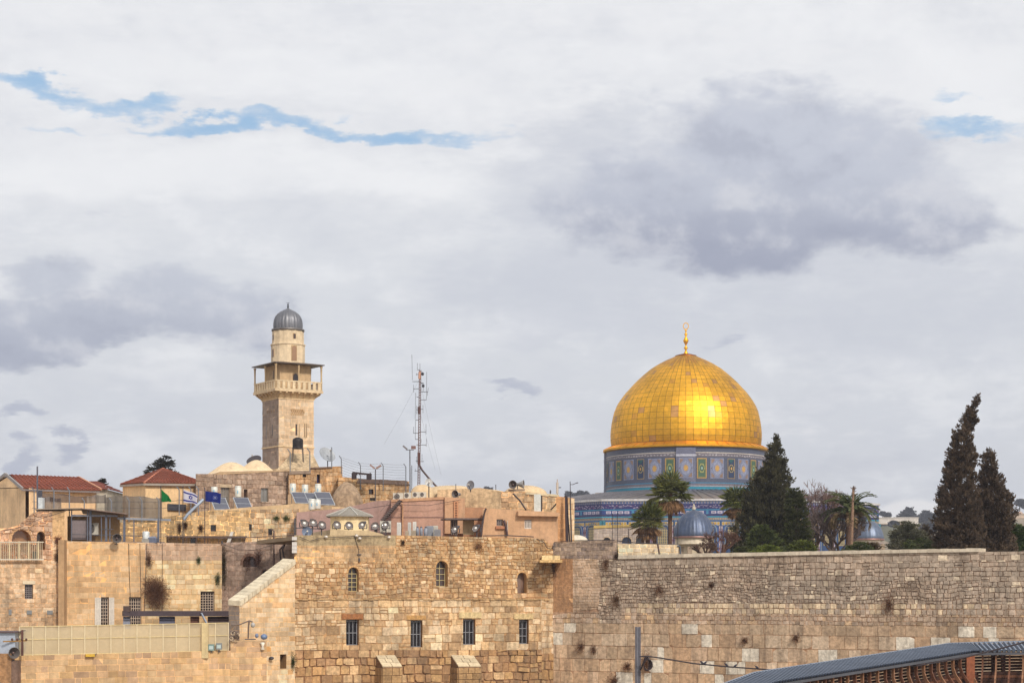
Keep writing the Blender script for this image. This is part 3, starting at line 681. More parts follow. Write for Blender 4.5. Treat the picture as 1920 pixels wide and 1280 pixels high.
wD2 = WP(121, 103.5, 416, 107)
S_da = dict(S_ash, ch=(.27, .31), bw=(1.0, 2.6), col=pal(A_ORANGE, .86, .06, .12, 14))
S_db = dict(ch=(.25, .30), bw=(.9, 2.2), gap=.011, rel=.03, jit=.008, wave=.03, col=pal([(228, 204, 156), (214, 184, 132), (206, 168, 112), (234, 214, 172), (200, 168, 124)], .86, .10, .25, 6), mortar=C(156, 124, 84), chip=.3)
S_dc = dict(S_db, col=pal([(188, 158, 128), (176, 146, 116), (200, 172, 140)], .85, .08, .15, 6), mortar=C(150, 122, 98))
BW = dict(bars=(5, 8), bc=(196, 176, 158), gc=(46, 38, 40), rc=C(180, 140, 98), dp=.2, bw=.03)
d2 = facade('courtyard_building', 'wide orange and yellow ashlar building behind the mesh screen, with barred windows', 'building', wD2,
    [(121, 1014), (416, 1019), (416, yb(.2, 107)), (121, yb(.2, 103.5))],
    [([(121, 1014), (272, 1016.5), (272, 1250), (121, 1250)], S_da), ([(272, 1016.5), (416, 1019), (416, 1050), (272, 1050)], S_dc), ([(272, 1050), (416, 1050), (416, 1250), (272, 1250)], S_db)],
    [(189, 1119, 204, 1172, dict(BW, bars=(3, 8), gc=(40, 30, 32))), (242, 1119, 265, 1172, BW), (376, 1108, 402, 1150, BW)], depth=8, seed=21, mat=M_CLEAN)
for x0, x1 in ((177.5, 189), (204, 214)):
    m = MB(); n = 4
    for i in range(n):
        a, b = x0 + (x1 - x0) * i / n + .15, x0 + (x1 - x0) * (i + 1) / n - .15
        m.prism([wD2.px(a, 1172), wD2.px(b, 1172), wD2.px(b, 1119.5), wD2.px(a, 1119.5)], wD2.n * .05, C(222, 212, 200, .95))
    m.build('shutter', M_METAL, d2)
m = MB(); m.box(X(110, 103), X(121, 103), 102.9, 103.9, .2, Z(1012, 103.3), C(190, 154, 116, .9)); pl = m.build('corner_pier', M_CLEAN); tag(pl, 'plain brown corner pier between ruined house and orange building', 'pier')
# recessed dark wall
wK = WP(414, 108.5, 556, 107)
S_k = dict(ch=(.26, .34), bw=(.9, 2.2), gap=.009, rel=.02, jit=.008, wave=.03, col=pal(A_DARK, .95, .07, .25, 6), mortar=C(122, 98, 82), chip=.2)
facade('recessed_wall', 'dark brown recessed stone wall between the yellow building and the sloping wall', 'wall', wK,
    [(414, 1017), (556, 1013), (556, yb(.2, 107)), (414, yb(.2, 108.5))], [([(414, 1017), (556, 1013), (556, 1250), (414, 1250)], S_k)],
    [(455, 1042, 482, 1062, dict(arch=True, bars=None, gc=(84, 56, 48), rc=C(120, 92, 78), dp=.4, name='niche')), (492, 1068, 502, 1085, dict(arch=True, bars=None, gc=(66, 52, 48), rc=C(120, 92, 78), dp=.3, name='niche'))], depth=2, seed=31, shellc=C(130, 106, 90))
# rough plastered wall behind (upper tier)
wF = WP(232, 111, 562, 113)
S_f = dict(ch=(.22, .34), bw=(.8, 2.0), gap=.008, rel=.035, jit=.02, wave=.08, col=pal([(224, 190, 134), (212, 174, 118), (232, 204, 156), (202, 160, 106)], .85, .08, .25, 16), mortar=C(208, 170, 116), chip=.5)
S_f2 = dict(S_f, gap=.013, rel=.05, col=pal([(222, 194, 146), (198, 162, 116), (234, 212, 170), (176, 144, 108)], .84, .12, .25, 17), mortar=C(168, 134, 96))
SW = dict(bars=None, gc=(58, 42, 38), rc=C(190, 154, 104), dp=.3)
facade('plastered_house', 'rough yellow plastered stone house above the courtyard building', 'house', wF,
    [(232, 972), (302, 970), (384, 957), (562, 953), (562, 1080), (232, 1080)],
    [([(232, 972), (302, 970), (302, 1024), (232, 1024)], S_f), ([(302, 970), (384, 957), (384, 1024), (302, 1024)], S_f), ([(384, 957), (470, 955), (470, 1024), (384, 1024)], S_f), ([(470, 955), (562, 953), (562, 1024), (470, 1024)], S_f2)],
    [(395, 983.5, 405, 995.5, SW), (503, 991, 510.5, 1003, dict(SW, lintel=C(220, 196, 150, .9))), (467, 982, 472, 994, SW), (302, 1007, 312, 1017, SW), (357, 1008, 367, 1018, SW)], depth=9, seed=41)
m = MB(); a, b = wF.px(235, 1006, .35), wF.px(462, 1006, .35)
m.beam(a, b, .5, .07, C(100, 84, 76)); tag(m.build('wall_ledge', M_PLAST), 'thin dark ledge running along the rough yellow plastered house', 'ledge')
# ================================================================== red roofed houses
def roof_face(mb, pts, c, rows=9):
    """one slope of a tiled roof: thick sheet plus raised tile courses; pts = eave a, eave b, top b, top a"""
    a, b, c2, d = [Vector(p) for p in pts]
    nrm = (b - a).cross(d - a).normalized() if (d - a).length > .01 else Vector((0, 0, 1))
    if nrm.z < 0: nrm = -nrm
    for i in range(rows):
        t0, t1 = i / rows, (i + 1) / rows
        p, q = a.lerp(d, t0), b.lerp(c2, t0); r_, s_ = a.lerp(d, t1 + .2 / rows if i < rows - 1 else t1), b.lerp(c2, t1 + .2 / rows if i < rows - 1 else t1)
        cc = scl(c, rnd.uniform(.85, 1.12))
        lo, hi = nrm * .07, nrm * .02
        mb.mesh([p + lo, q + lo, s_ + hi, r_ + hi, p, q], [(0, 1, 2, 3), (4, 5, 1, 0)], cc)
        if rows > 8:
            k = 18
            for j in range(k):
                t = (j + .5) / k; mb.beam(p.lerp(q, t) + nrm * .08, r_.lerp(s_, t) + nrm * .03, .07, .05, tuple(v * .85 for v in cc))
RT = C(156, 88, 68, .75); YW = C(246, 208, 164, .9)
# house with gable
a, b = P(50, 913, 130), P(183, 917.5, 137); gl = P(-22, 915, 135.5)
ax, rx = P(18, 889.5, 133), P(147, 894.5, 140)
back = (ax - a); bl = gl + (b - a); 
h1 = empty('gabled_house', ((a + b + gl) / 3).xy.to_3d() + Vector((0, 0, EZ)), 'long yellow house with red tiled gable roof at far left', 'house', 'red roofed houses')
m = MB()
for p, q in ((a, b), (gl, a), (b, bl), (bl, gl)):
    p, q = p.lerp(q, .03), q.lerp(p, .03); m.face([(p.x, p.y, EZ), (q.x, q.y, EZ), (q.x, q.y, q.z - .05), (p.x, p.y, p.z - .05)], YW)
m.face([gl.lerp(a, .05), a.lerp(gl, .05), ax.lerp((a + gl) / 2, .08)], YW)
m.build('wall', M_PLAST, h1)
m = MB(); roof_face(m, (a + Vector((-.2, -.3, -.1)), b + Vector((.3, -.3, -.1)), rx, ax), RT, 10); roof_face(m, (gl, bl, rx, ax), RT, 6); roof_face(m, (b + Vector((.3, -.3, -.1)), bl, rx, rx), RT, 6)
m.build('roof', M_ROOF, h1)
m = MB(); m.beam(a + Vector((-.2, -.32, -.12)), ax + Vector((-.2, -.3, 0.02)), .12, .2, C(150, 142, 140)); m.beam(gl + Vector((-.1, -.3, -.1)), ax + Vector((-.2, -.3, 0.02)), .12, .2, C(150, 142, 140)); m.beam(a + Vector((-.2, -.4, -.2)), b + Vector((.2, -.4, -.2)), .1, .12, C(140, 130, 130)); m.build('fascia', M_METAL, h1)
m = MB(); m.beam(rx, b + Vector((.3, -.3, 0)), .16, .16, C(206, 150, 120, .8)); m.build('hip_ridge', M_ROOF, h1)
for x, y0, y1 in ((69, 919, 933),):
    p = a.lerp(b, (x - 50) / 133); m = MB(); m.box(p.x - .35, p.x + .35, p.y - .06, p.y, Z(y1, p.y), Z(y0, p.y), C(60, 60, 70)); m.build('window', M_GLASS, h1)
# small red roof behind it
h3 = empty('small_house', (X(182, 146), 148, EZ), 'small house with low red roof just behind the gabled house', 'house', 'red roofed houses')
a, b, t0, t1 = P(150, 917, 144), P(204, 917, 144), P(160, 902, 147.5), P(182, 902, 147.5)
m = MB(); m.box(a.x, b.x - .2, 144.3, 151, EZ, a.z, C(206, 196, 178, .8)); m.build('wall', M_PLAST, h3)
m = MB(); roof_face(m, (a, b, t1, t0), C(140, 78, 64, .75), 6); roof_face(m, (b, b + Vector((0, 7, 0)), t1, t1), C(140, 78, 64, .75), 4); m.build('roof', M_ROOF, h3)
# hipped house
ap = P(306, 878.5, 133); fl, fc, fr = P(226, 908, 133.5), P(271, 905, 128), P(388, 906.5, 132)
bk_ = fl + (fr - fc)
h2 = empty('hipped_house', ((fl + fr) / 2).xy.to_3d() + Vector((0, 0, EZ)), 'yellow house with pyramid shaped red tiled roof behind the three flags', 'house', 'red roofed houses')
m = MB()
cen = (fl + fr) / 2
for p, q in ((fl, fc), (fc, fr), (fr, bk_), (bk_, fl)):
    p, q = p.lerp(cen, .05), q.lerp(cen, .05); m.face([(p.x, p.y, EZ), (q.x, q.y, EZ), (q.x, q.y, q.z + .05), (p.x, p.y, p.z + .05)], C(248, 210, 162, .9))
m.build('wall', M_PLAST, h2)
m = MB(); roof_face(m, (fl, fc, ap, ap), RT, 9); roof_face(m, (fc, fr, ap, ap), RT, 10); roof_face(m, (fr, bk_, ap, ap), RT, 5); roof_face(m, (bk_, fl, ap, ap), RT, 5); m.build('roof', M_ROOF, h2)
m = MB(); m.beam(fc, ap, .14, .14, C(206, 130, 100, .8)); m.beam(fl, ap, .14, .14, C(206, 130, 100, .8)); m.beam(fr, ap, .14, .14, C(206, 130, 100, .8)); m.build('hip_ridge', M_ROOF, h2)
m = MB(); m.beam(fl + Vector((0, -.05, -.1)), fc + Vector((0, -.05, -.1)), .1, .14, C(170, 160, 150)); m.beam(fc + Vector((0, -.05, -.1)), fr + Vector((0, -.05, -.1)), .1, .14, C(170, 160, 150)); m.build('gutter', M_METAL, h2)
for x0, x1, y0, y1 in ((313, 348, 944, 956),):
    m = MB(); p, q = fc.lerp(fr, (x0 - 271) / 117), fc.lerp(fr, (x1 - 271) / 117); n_ = Vector((p.y - q.y, q.x - p.x, 0)).normalized() * -.12
    p += (cen - p) * .045; q += (cen - q) * .045
    for z in (0,):
        m.prism([(p.x, p.y, Z(y1, p.y)), (q.x, q.y, Z(y1, p.y)), (q.x, q.y, Z(y0, p.y)), (p.x, p.y, Z(y0, p.y))], n_, C(72, 74, 84))
    m.build('window', M_GLASS, h2)

# ================================================================== old stone block with small domes
S_old = dict(ch=(.24, .36), bw=(.8, 1.9), gap=.014, rel=.05, jit=.02, wave=.06, col=pal([(178, 152, 126), (160, 134, 110), (192, 170, 144), (142, 118, 98)], .86, .13, .2, 26), mortar=C(112, 92, 76), chip=.4)
S_oran = dict(S_old, col=pal([(212, 174, 126), (198, 156, 106), (222, 188, 142), (184, 144, 100)], .85, .12, .2, 27), mortar=C(134, 98, 62))
wH = WP(365, 121, 543, 125)
DW = dict(bars=None, gc=(70, 52, 48), rc=C(150, 122, 98), dp=.25)
old = facade('domed_stone_house', 'grey brown rubble house with two plastered domes below the minaret', 'house', wH,
    [(367, 888), (400, 888), (412, 884), (543, 881), (543, 990), (367, 990)],
    [([(367, 888), (400, 888), (400, 990), (367, 990)], S_old), ([(400, 888), (412, 884), (543, 881), (543, 990), (400, 990)], S_old)],
    [(414, 914, 430, 945, dict(bars=(3, 2), gc=(120, 112, 104), bc=(160, 152, 144), rc=C(170, 150, 126), dp=.15, lintel=C(200, 178, 150, .8))), (489, 915, 503, 940, dict(bars=(2, 1), gc=(132, 130, 128), bc=(150, 146, 140), rc=C(160, 136, 112), dp=.15)), (457, 917, 464, 935, DW)],
    depth=11, seed=51)
DC = C(232, 206, 170, .88)
def plaster_dome(parent, px, py_t, py_b, rpx, Y, name='dome', c=DC, squash=1.0):
    s = Y / F; r = rpx * s; h = (py_b - py_t) * s; m = MB()
    m.lathe([(r * 1.7, -.8)] + [(r * 1.65 * (1 - i / 14), h * (.5 - .5 * math.cos(math.pi * min(1, (i / 14) ** .85)))) for i in range(14)] + [(.001, h)] if name == 'hump' else [(r * 1.15, -.8)] + [(r * 1.12, 0)] + [(r * (math.cos(t) ** .9) * 1.02, h * (math.sin(t) ** 1.1)) for t in [i * math.pi / 2 / 9 for i in range(9)]] + [(.001, h)], 28, (X(px, Y), Y, Z(py_b, Y)), c); return m.build(name, M_PLAST, parent)
plaster_dome(old, 434, 866, 892, 33, 126.6, 'hump')
plaster_dome(old, 481, 862, 888, 26, 127.5, 'hump')
m = MB(); m.prism([wH.px(400, 890, .05), wH.px(543, 883, .05), wH.px(543, 880.5, .05), wH.px(478, 883, .05), wH.px(455, 884.5, .05), wH.px(412, 884, .05)], RAD(wH, 10), C(196, 166, 132, .85)); m.build('roof_edge', M_PLAST, old)
wH2 = WP(541, 124.4, 642, 126)
facade('orange_stone_house', 'orange stone house with flat roof at the foot of the minaret, behind the water heaters', 'house', wH2,
    [(541, 885), (582, 884), (582, 876), (642, 873.5), (642, 990), (541, 990)],
    [([(541, 885), (582, 884), (582, 990), (541, 990)], S_oran), ([(582, 876), (642, 873.5), (642, 990), (582, 990)], S_oran)],
    [(594, 889, 600, 905, dict(bars=None, gc=(40, 44, 90), rc=C(150, 110, 70), dp=.3)), (567, 885.5, 574, 894, DW)], depth=8, seed=52)
m = MB(); m.prism([wH2.px(581, 878.5, .12), wH2.px(622, 877, .12), wH2.px(622, 874.5, .12), wH2.px(581, 876, .12)], RAD(wH2, 6), C(120, 96, 80)); m.prism([wH2.px(541, 889, .1), wH2.px(582, 888, .1), wH2.px(582, 882, .1), wH2.px(541, 883, .1)], RAD(wH2, 3), C(150, 130, 114)); tag(m.build('roof_slabs', M_PLAST), 'dark weathered roof slabs on the orange stone house', 'roof slab')
wH3 = WP(634, 124.2, 767, 126)
facade('roof_parapet_wall', 'ochre stone wall with dark coping under the wire fence, right of the orange house', 'wall', wH3,
    [(634, 893), (675, 897), (767, 902), (767, 990), (634, 990)], [([(634, 893), (675, 897), (767, 902), (767, 990), (634, 990)], dict(S_oran, ch=(.24, .3), col=pal(A_ORANGE + [(196, 158, 104)], .84, .1, .2, 5)))],
    [(691, 917, 700, 926, dict(bars=None, gc=(60, 40, 36), rc=C(150, 110, 80), dp=.2)), (693, 933, 704, 938, dict(bars=None, gc=(60, 60, 56), rc=C(150, 110, 80), dp=.2))], depth=6, seed=53)
m = MB(); m.prism([wH3.px(668, 905, .1), wH3.px(767, 909, .1), wH3.px(762, 901, .1), wH3.px(671, 897, .1)], RAD(wH3, 2), C(112, 92, 82)); tag(m.build('weathered_coping', M_STONE), 'dark weathered coping slab on the ochre wall under the wire fence', 'coping')
# rough stone cone (small dome)
m = MB(); s_ = 122 / F
r = random.Random(3)
m.lathe([(1.0, -1.2), (.93, 0), (.80, .35), (.66, .62), (.5, .86), (.3, 1.06), (.13, 1.17), (.001, 1.2)] and [(k * 1.0, z) for k, z in [(1.12, -1.5), (1.02, 0), (.9, .35), (.74, .62), (.56, .86), (.36, 1.04), (.16, 1.15), (.001, 1.18)]], 22, (X(650, 122), 122, Z(938, 122)), C(176, 150, 124, .85))
m.v = [(x + r.uniform(-.03, .03), y, z + r.uniform(-.03, .03)) for x, y, z in m.v]
tag(m.build('stone_cone_dome', M_STONE), 'rough grey stone cone shaped dome at the foot of the ochre wall', 'dome')
# roofs in the middle: beige plaster block roofs between old houses and pink block
def block(name, label, wp, out, c, depth, mat=None, cat='building', edge=None, holes=(), seed=1, mats=None):
    o = facade(name, label, cat, wp, out, [(out, dict(plain=True, mortar=c))], holes, depth, seed, mat or M_PLAST, c)
    return o
wM = WP(380, 115.5, 700, 117)
block('pale_roof_house', 'low pale plastered roof block carrying the solar panels and white water heaters', wM, [(384, 958), (470, 950), (560, 944), (640, 950), (700, 958), (700, 1040), (384, 1040)], C(214, 184, 144, .86), 5.5)
# ================================================================== pink blocks
PK = C(188, 148, 130, .88); PKM = C(176, 144, 136, .88); OR = C(208, 166, 130, .88)
wJ0 = WP(553, 109.5, 735, 110.5)
block('mauve_house', 'low mauve plastered wall behind the tent roofed kiosk', wJ0, [(556, 960), (620, 956), (640, 952), (664, 947), (703, 939), (735, 937), (735, 1060), (556, 1060)][:1] + [(640, 953), (703, 939), (735, 937), (735, 1060), (556, 1060)], PKM, 6)
wJ1 = WP(733, 109, 872, 110)
j1 = block('pink_plaster_house', 'large pink mauve plastered block with the rooftop air conditioners', wJ1, [(733, 937), (755, 936), (832, 932), (870, 935), (870, 1060), (733, 1060)], PK, 7)
m = MB(); m.prism([wJ1.px(733, 941, .06), wJ1.px(832, 936, .06), wJ1.px(832, 931, .06), wJ1.px(755, 935, .06), wJ1.px(733, 936, .06)], RAD(wJ1, 7.3), C(204, 158, 124, .85)); m.build('roof_edge', M_PLAST, j1)
m = MB(); m.prism([wJ1.px(832.5, 1000, .0), wJ1.px(870, 1000, .0), wJ1.px(870, 934, .0), wJ1.px(832.5, 932, .0)], wJ1.n * .25, C(206, 162, 128, .88)); m.build('projecting_bay', M_PLAST, j1)  # orange light on this part is put into its plaster colour
m = MB(); m.tube([wJ1.px(754, 1004, .15), wJ1.px(754, 945, .15), wJ1.px(748, 940, .15)], .05, 6, C(206, 158, 120, .85)); m.build('drain_pipe', M_METAL, j1)
m = MB(); m.beam(wJ1.px(733, 969, .02), wJ1.px(870, 969, .02), .03, .05, C(140, 108, 98)); m.build('cable_duct', M_METAL, j1)
wJ2 = WP(868, 110.5, 912, 111)
j2 = block('recessed_annex', 'recessed annex with beige panel and dark opening between pink block and orange house', wJ2, [(845, 951), (912, 951), (912, 1060), (845, 1060)], C(186, 140, 108, .85), 5)
wJ2b = WP(838, 107.6, 892, 108)
m = MB()
m.prism([wJ2b.px(868.5, 1002), wJ2b.px(889, 1002), wJ2b.px(889, 975), wJ2b.px(868.5, 975)], -wJ2b.n * .1, C(206, 182, 146, .85)); m.build('beige_panel', M_PLAST, j2)
m = MB(); m.beam(wJ2b.px(829, 973.5, .3), wJ2b.px(908, 973.5, .3), 1.4, .09, C(96, 82, 80)); m.build('canopy', M_METAL, j2)
m = MB(); m.prism([wJ2b.px(845, 1002), wJ2b.px(858, 1002), wJ2b.px(858, 975), wJ2b.px(845, 975)], -wJ2b.n * .06, C(48, 38, 42)); 
for i in range(4): m.beam(wJ2b.px(846.5 + i * 3.3, 1002, .06), wJ2b.px(846.5 + i * 3.3, 975, .06), .05, .05, C(150, 130, 120))
m.build('doorway', M_METAL, j2)
wJ3 = WP(903, 106.5, 1046, 107.5)
j3 = block('orange_house', 'orange plastered house with small white barred window and grilled niche', wJ3, [(905, 954), (910, 952), (970, 956), (1046, 960), (1046, 1070), (903, 1070)], OR, 4.2,
    holes=[(983.5, 974, 996.5, 990.5, dict(bars=(4, 1), bc=(216, 206, 196), gc=(150, 130, 122), rc=C(230, 220, 210, .8), dp=.12, bw=.045)), (931, 973, 943, 985, dict(bars=(3, 2), bc=(140, 130, 126), gc=(110, 92, 86), rc=C(190, 140, 100), dp=.15))])
m = MB(); m.prism([wJ3.px(969, 967, .0), wJ3.px(1046, 968, .0), wJ3.px(1046, 961, .0), wJ3.px(969, 958, .0)], wJ3.n * .35, C(210, 168, 132, .88)); m.build('ledge', M_PLAST, j3)
m = MB(); m.prism([wJ3.px(929, 991, .0), wJ3.px(945, 991, .0), wJ3.px(945, 986, .0), wJ3.px(929, 986, .0)], wJ3.n * .15, C(186, 128, 98, .85)); m.build('sill', M_PLAST, j3)
m = MB(); m.tube([wJ3.px(944, 975, .1), wJ3.px(947, 985, .14), wJ3.px(950, 1004, .14)], .07, 6, C(78, 58, 60)); m.tube([wJ3.px(951, 976, .08), wJ3.px(951, 1004, .08)], .025, 6, C(206, 196, 184)); m.build('pipe', M_METAL, j3)
m = MB(); m.tube([wJ3.px(910, 953, .15), wJ3.px(905, 970, .2), wJ3.px(902, 990, .2), wJ3.px(901, 1004, .2)], .06, 6, C(80, 66, 66)); m.build('drain_pipe', M_METAL, j3)
wJ4 = WP(820, 113.4, 1047, 114)
j4 = facade('stone_vaulted_house', 'old beige stone house with humped plaster roof behind the orange house', 'house', wJ4,
    [(820, 918), (900, 914), (940, 921), (985, 921), (1047, 928), (1047, 1000), (820, 1000)],
    [([(820, 918), (900, 914), (900, 1000), (820, 1000)], dict(plain=True, mortar=C(214, 184, 146, .86))), ([(900, 914), (940, 921), (940, 1000), (900, 1000)], dict(plain=True, mortar=C(214, 184, 146, .86))),
     ([(940, 921), (985, 921), (1047, 928), (1047, 1000), (940, 1000)], dict(S_oran, ch=(.25, .34), col=pal([(220, 186, 138), (206, 168, 120), (228, 200, 156), (186, 148, 108)], .86, .1, .2, 7), mortar=C(190, 152, 110), gap=.008))],
    (), depth=9, seed=61)
for px, pt, pb, rp, Y in ((792, 908, 925, 22, 115), (846, 910, 928, 62, 118), (905, 917, 928, 50, 117), (985, 909.5, 926, 40, 119)): plaster_dome(j4, px, pt, pb, rp, Y, 'dome', C(222, 194, 156, .86))
m = MB(); m.prism([wJ4.px(985, 926, .06), wJ4.px(1048, 931, .06), wJ4.px(1048, 927, .06), wJ4.px(985, 922, .06)], RAD(wJ4, 8), C(232, 212, 176, .88)); m.build('coping', M_CLEAN, j4)
wJ5 = WP(1043, 108.2, 1078, 108.6)
facade('quoin_tower', 'narrow orange stone end wall with pale quoins beside the thin dark lamp pole', 'building', wJ5,
    [(1043, 932), (1046, 930), (1077, 934), (1077, 1050), (1043, 1050)], [([(1043, 932), (1046, 930), (1065, 932), (1065, 1050), (1043, 1050)], dict(S_oa, col=pal([(214, 164, 112), (204, 152, 102)], .87, .06), gap=.006, rel=.01)),
     ([(1065, 932), (1077, 934), (1077, 1050), (1065, 1050)], dict(S_quo, ch=(.26, .32)))], (), depth=4, seed=62, mat=M_CLEAN)
# kiosk with tent roof
kz = Z(991, 104); ko = empty('tent_roof_kiosk', (X(656, 104.6), 104.6, kz), 'cream eight sided kiosk with grey metal tent roof behind the floodlights', 'kiosk')
s_ = 104.6 / F
m = MB(); m.lathe([(38 * s_, 0), (38 * s_, 26 * s_)], 8, (X(656, 104.6), 104.6, kz - .1), C(236, 214, 172, .9), sm=False, a0=R_(22.5)); m.build('wall', M_PLAST, ko)
m = MB(); m.lathe([(46 * s_, -.06), (46 * s_, .0), (1 * s_, 17.5 * s_), (.001, 18 * s_)], 8, (X(656, 104.6), 104.6, Z(967.5, 104.6)), C(150, 142, 130, .85), sm=False, a0=R_(22.5))
for k in range(8):
    t = R_(22.5 + 45 * k); c0 = Vector((X(656, 104.6), 104.6, Z(967.5, 104.6))); m.beam(c0 + Vector((46 * s_ * math.cos(t), 46 * s_ * math.sin(t), .03)), c0 + Vector((0, 0, 18 * s_)), .05, .05, C(186, 182, 174))
m.build('roof', M_METAL, ko)
m = MB(); m.prism([wC.px(619, 1003, -.05), wC.px(722, 1003, -.05), wC.px(716, 1000, -.05), wC.px(692, 994, -.05), wC.px(620, 992.5, -.05)], Vector((-1.6, 5.2, 0)), C(212, 188, 150, .86)); tag(m.build('plaster_plinth', M_PLAST), 'low cream plaster plinth under the kiosk at the roof edge', 'plinth')

# ================================================================== minaret
YM = 150.0; s_ = YM / F; al = R_(32)
mc = Vector((X(540, YM), YM, 0)); A_ = 38 * s_ / math.sin(al)   # side of the shaft
mz = lambda py: Z(py, YM)
ux, uy = Vector((math.cos(al), math.sin(al), 0)), Vector((-math.sin(al), math.cos(al), 0))   # along the right face, along the left face
def sq(m, h, z0, z1, c, h1=None):
    h1 = h1 or h; v0 = [mc + ux * i * h + uy * j * h + Vector((0, 0, z0)) for i, j in ((-1, -1), (1, -1), (1, 1), (-1, 1))]; v1 = [mc + ux * i * h1 + uy * j * h1 + Vector((0, 0, z1)) for i, j in ((-1, -1), (1, -1), (1, 1), (-1, 1))]
    m.mesh(v0 + v1, [(0, 1, 5, 4), (1, 2, 6, 5), (2, 3, 7, 6), (3, 0, 4, 7), (4, 5, 6, 7), (3, 2, 1, 0)], c)
mi = empty('minaret', mc + Vector((0, 0, mz(900))), 'square stone minaret with roofed balcony and small ribbed grey dome', 'minaret')
MS = C(228, 200, 160, .9)
class WQ(WP):
    def __init__(s, a, d, n, L): s.a = a; s.d = d; s.n = n; s.L = L
hh = A_ / 2
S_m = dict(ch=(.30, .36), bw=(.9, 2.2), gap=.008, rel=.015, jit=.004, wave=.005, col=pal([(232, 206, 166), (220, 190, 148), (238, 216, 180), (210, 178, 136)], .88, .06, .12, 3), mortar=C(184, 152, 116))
S_mshade = dict(S_m, col=pal([(182, 162, 142), (168, 148, 128), (194, 176, 154), (154, 134, 116)], .8, .08, .15, 3), mortar=C(140, 120, 102))  # same stone, darker: shade of the left faces put into the palette
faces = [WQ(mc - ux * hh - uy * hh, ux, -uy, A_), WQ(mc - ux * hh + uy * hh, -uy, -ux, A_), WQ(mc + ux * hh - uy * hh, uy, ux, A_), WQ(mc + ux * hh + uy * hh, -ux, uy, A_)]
m = MB()
zl, zt_ = mz(905), mz(751)
for i, f in enumerate(faces):
    zone(m, f, [(0, zl), (A_, zl), (A_, mz(737)), (0, mz(737))], [], S_m if i in (0, 2) else S_mshade, 70 + i)
m.build('shaft', M_CLEAN, mi)
m = MB(); sq(m, hh + .06, mz(841), mz(838.5), MS); m.build('string_course', M_CLEAN, mi)
m = MB(); sq(m, hh + .05, mz(752), mz(750), MS); m.build('string_course', M_CLEAN, mi)
# corbelled balcony
bh = hh + .52
m = MB(); sq(m, hh + .02, mz(751), mz(739), C(214, 184, 144, .88), bh - .12); m.build('flared_corbel', M_CLEAN, mi)
m = MB()
for f in faces:
    for k in range(7):
        u = -.35 + (A_ + .7) * (k + .5) / 7; q = f.a + f.d * u
        m.beam(q + f.n * .1 + Vector((0, 0, mz(745.5))), q + f.n * .50 + Vector((0, 0, mz(739.5))), .15, .17, C(216, 186, 146, .88))
m.build('corbels', M_CLEAN, mi)
m = MB(); sq(m, bh + .03, mz(739), mz(735), C(226, 200, 164, .9)); m.build('balcony_floor', M_CLEAN, mi)
for f in faces:
    m = MB(); o_ = .48
    a0_, a1_ = f.a - f.d * .46 + f.n * o_, f.a + f.d * (A_ + .46) + f.n * o_
    for z, h in ((mz(719.5), .09), (mz(734), .06)): m.beam(a0_ + Vector((0, 0, z)), a1_ + Vector((0, 0, z)), .12, h, C(230, 206, 170, .9))
    for k in range(9):
        t = (k + .5) / 9; q = a0_.lerp(a1_, t); m.beam(q + Vector((0, 0, mz(734))), q + Vector((0, 0, mz(720))), .24, .08, C(232, 208, 172, .9), up=f.n)
    m.build('balustrade', M_CLEAN, mi)
m = MB(); ci = hh * .88
sq(m, ci, mz(735), mz(683), C(206, 176, 138, .86)); m.build('balcony_chamber', M_CLEAN, mi)
for i, j in ((-1, -1), (1, -1), (1, 1), (-1, 1)):
    q = mc + (ux * i + uy * j) * (bh - .08); m = MB(); m.lathe([(.09, 0), (.07, .15), (.06, 1.2), (.075, (735 - 690) * s_ - .12), (.12, (735 - 689) * s_)], 8, (q.x, q.y, mz(735)), C(200, 172, 134, .86)); m.build('canopy_post', M_CLEAN, mi)
for f in faces[:3]:
    m = MB(); q = f.a + f.d * A_ / 2 + f.n * (bh - hh - .08); m.lathe([(.07, 0), (.05, .15), (.05, 1.3), (.09, (735 - 689) * s_)], 8, (q.x, q.y, mz(735)), C(206, 178, 140, .86)); m.build('canopy_post', M_CLEAN, mi)
rh = 70.5 * s_ / (math.sin(al) + math.cos(al))
m = MB(); rb = mc.copy()
sq(m, rh, mz(687.5), mz(685.8), C(96, 84, 78, .9), rh); sq(m, rh * .98, mz(685.8), mz(681), C(112, 98, 88, .9), rh * .45)
m.build('canopy_roof', M_METAL, mi)
m = MB(); O_ = (mc.x, mc.y, 0)
m.lathe([(31.5 * s_, mz(684)), (31.5 * s_, mz(649)), (32.8 * s_, mz(648.4)), (32.8 * s_, mz(646)), (30.5 * s_, mz(645.4)), (29.8 * s_, mz(645)), (29.5 * s_, mz(622))], 12, O_, C(228, 206, 174, .9), sm=False, a0=R_(5)); m.build('upper_drum', M_CLEAN, mi)
m = MB(); m.lathe([(29.5 * s_, mz(622)), (31 * s_, mz(621)), (31 * s_, mz(618)), (27 * s_, mz(617.5))], 24, O_, C(112, 106, 104)); m.build('dome_ring', M_LEAD, mi)
m = MB(); dp_ = [(26.3, 618), (27, 612), (26.8, 606), (25.8, 600), (23.6, 594.5), (20, 589.5), (14.5, 585), (9, 582), (4, 579.5), (1.2, 577.5), (.3, 577)]
m.lathe([(r_ * s_ * .97, mz(y)) for r_, y in dp_], 96, O_, C(112, 113, 120), rib=(24, .06)); m.build('ribbed_dome', M_LEAD, mi)
m = MB(); m.lathe([(.06, mz(578)), (.05, mz(576)), (.1, mz(574.6)), (.03, mz(573.2)), (.08, mz(571.8)), (.025, mz(570)), (.02, mz(568.5))], 8, O_, C(50, 54, 62))
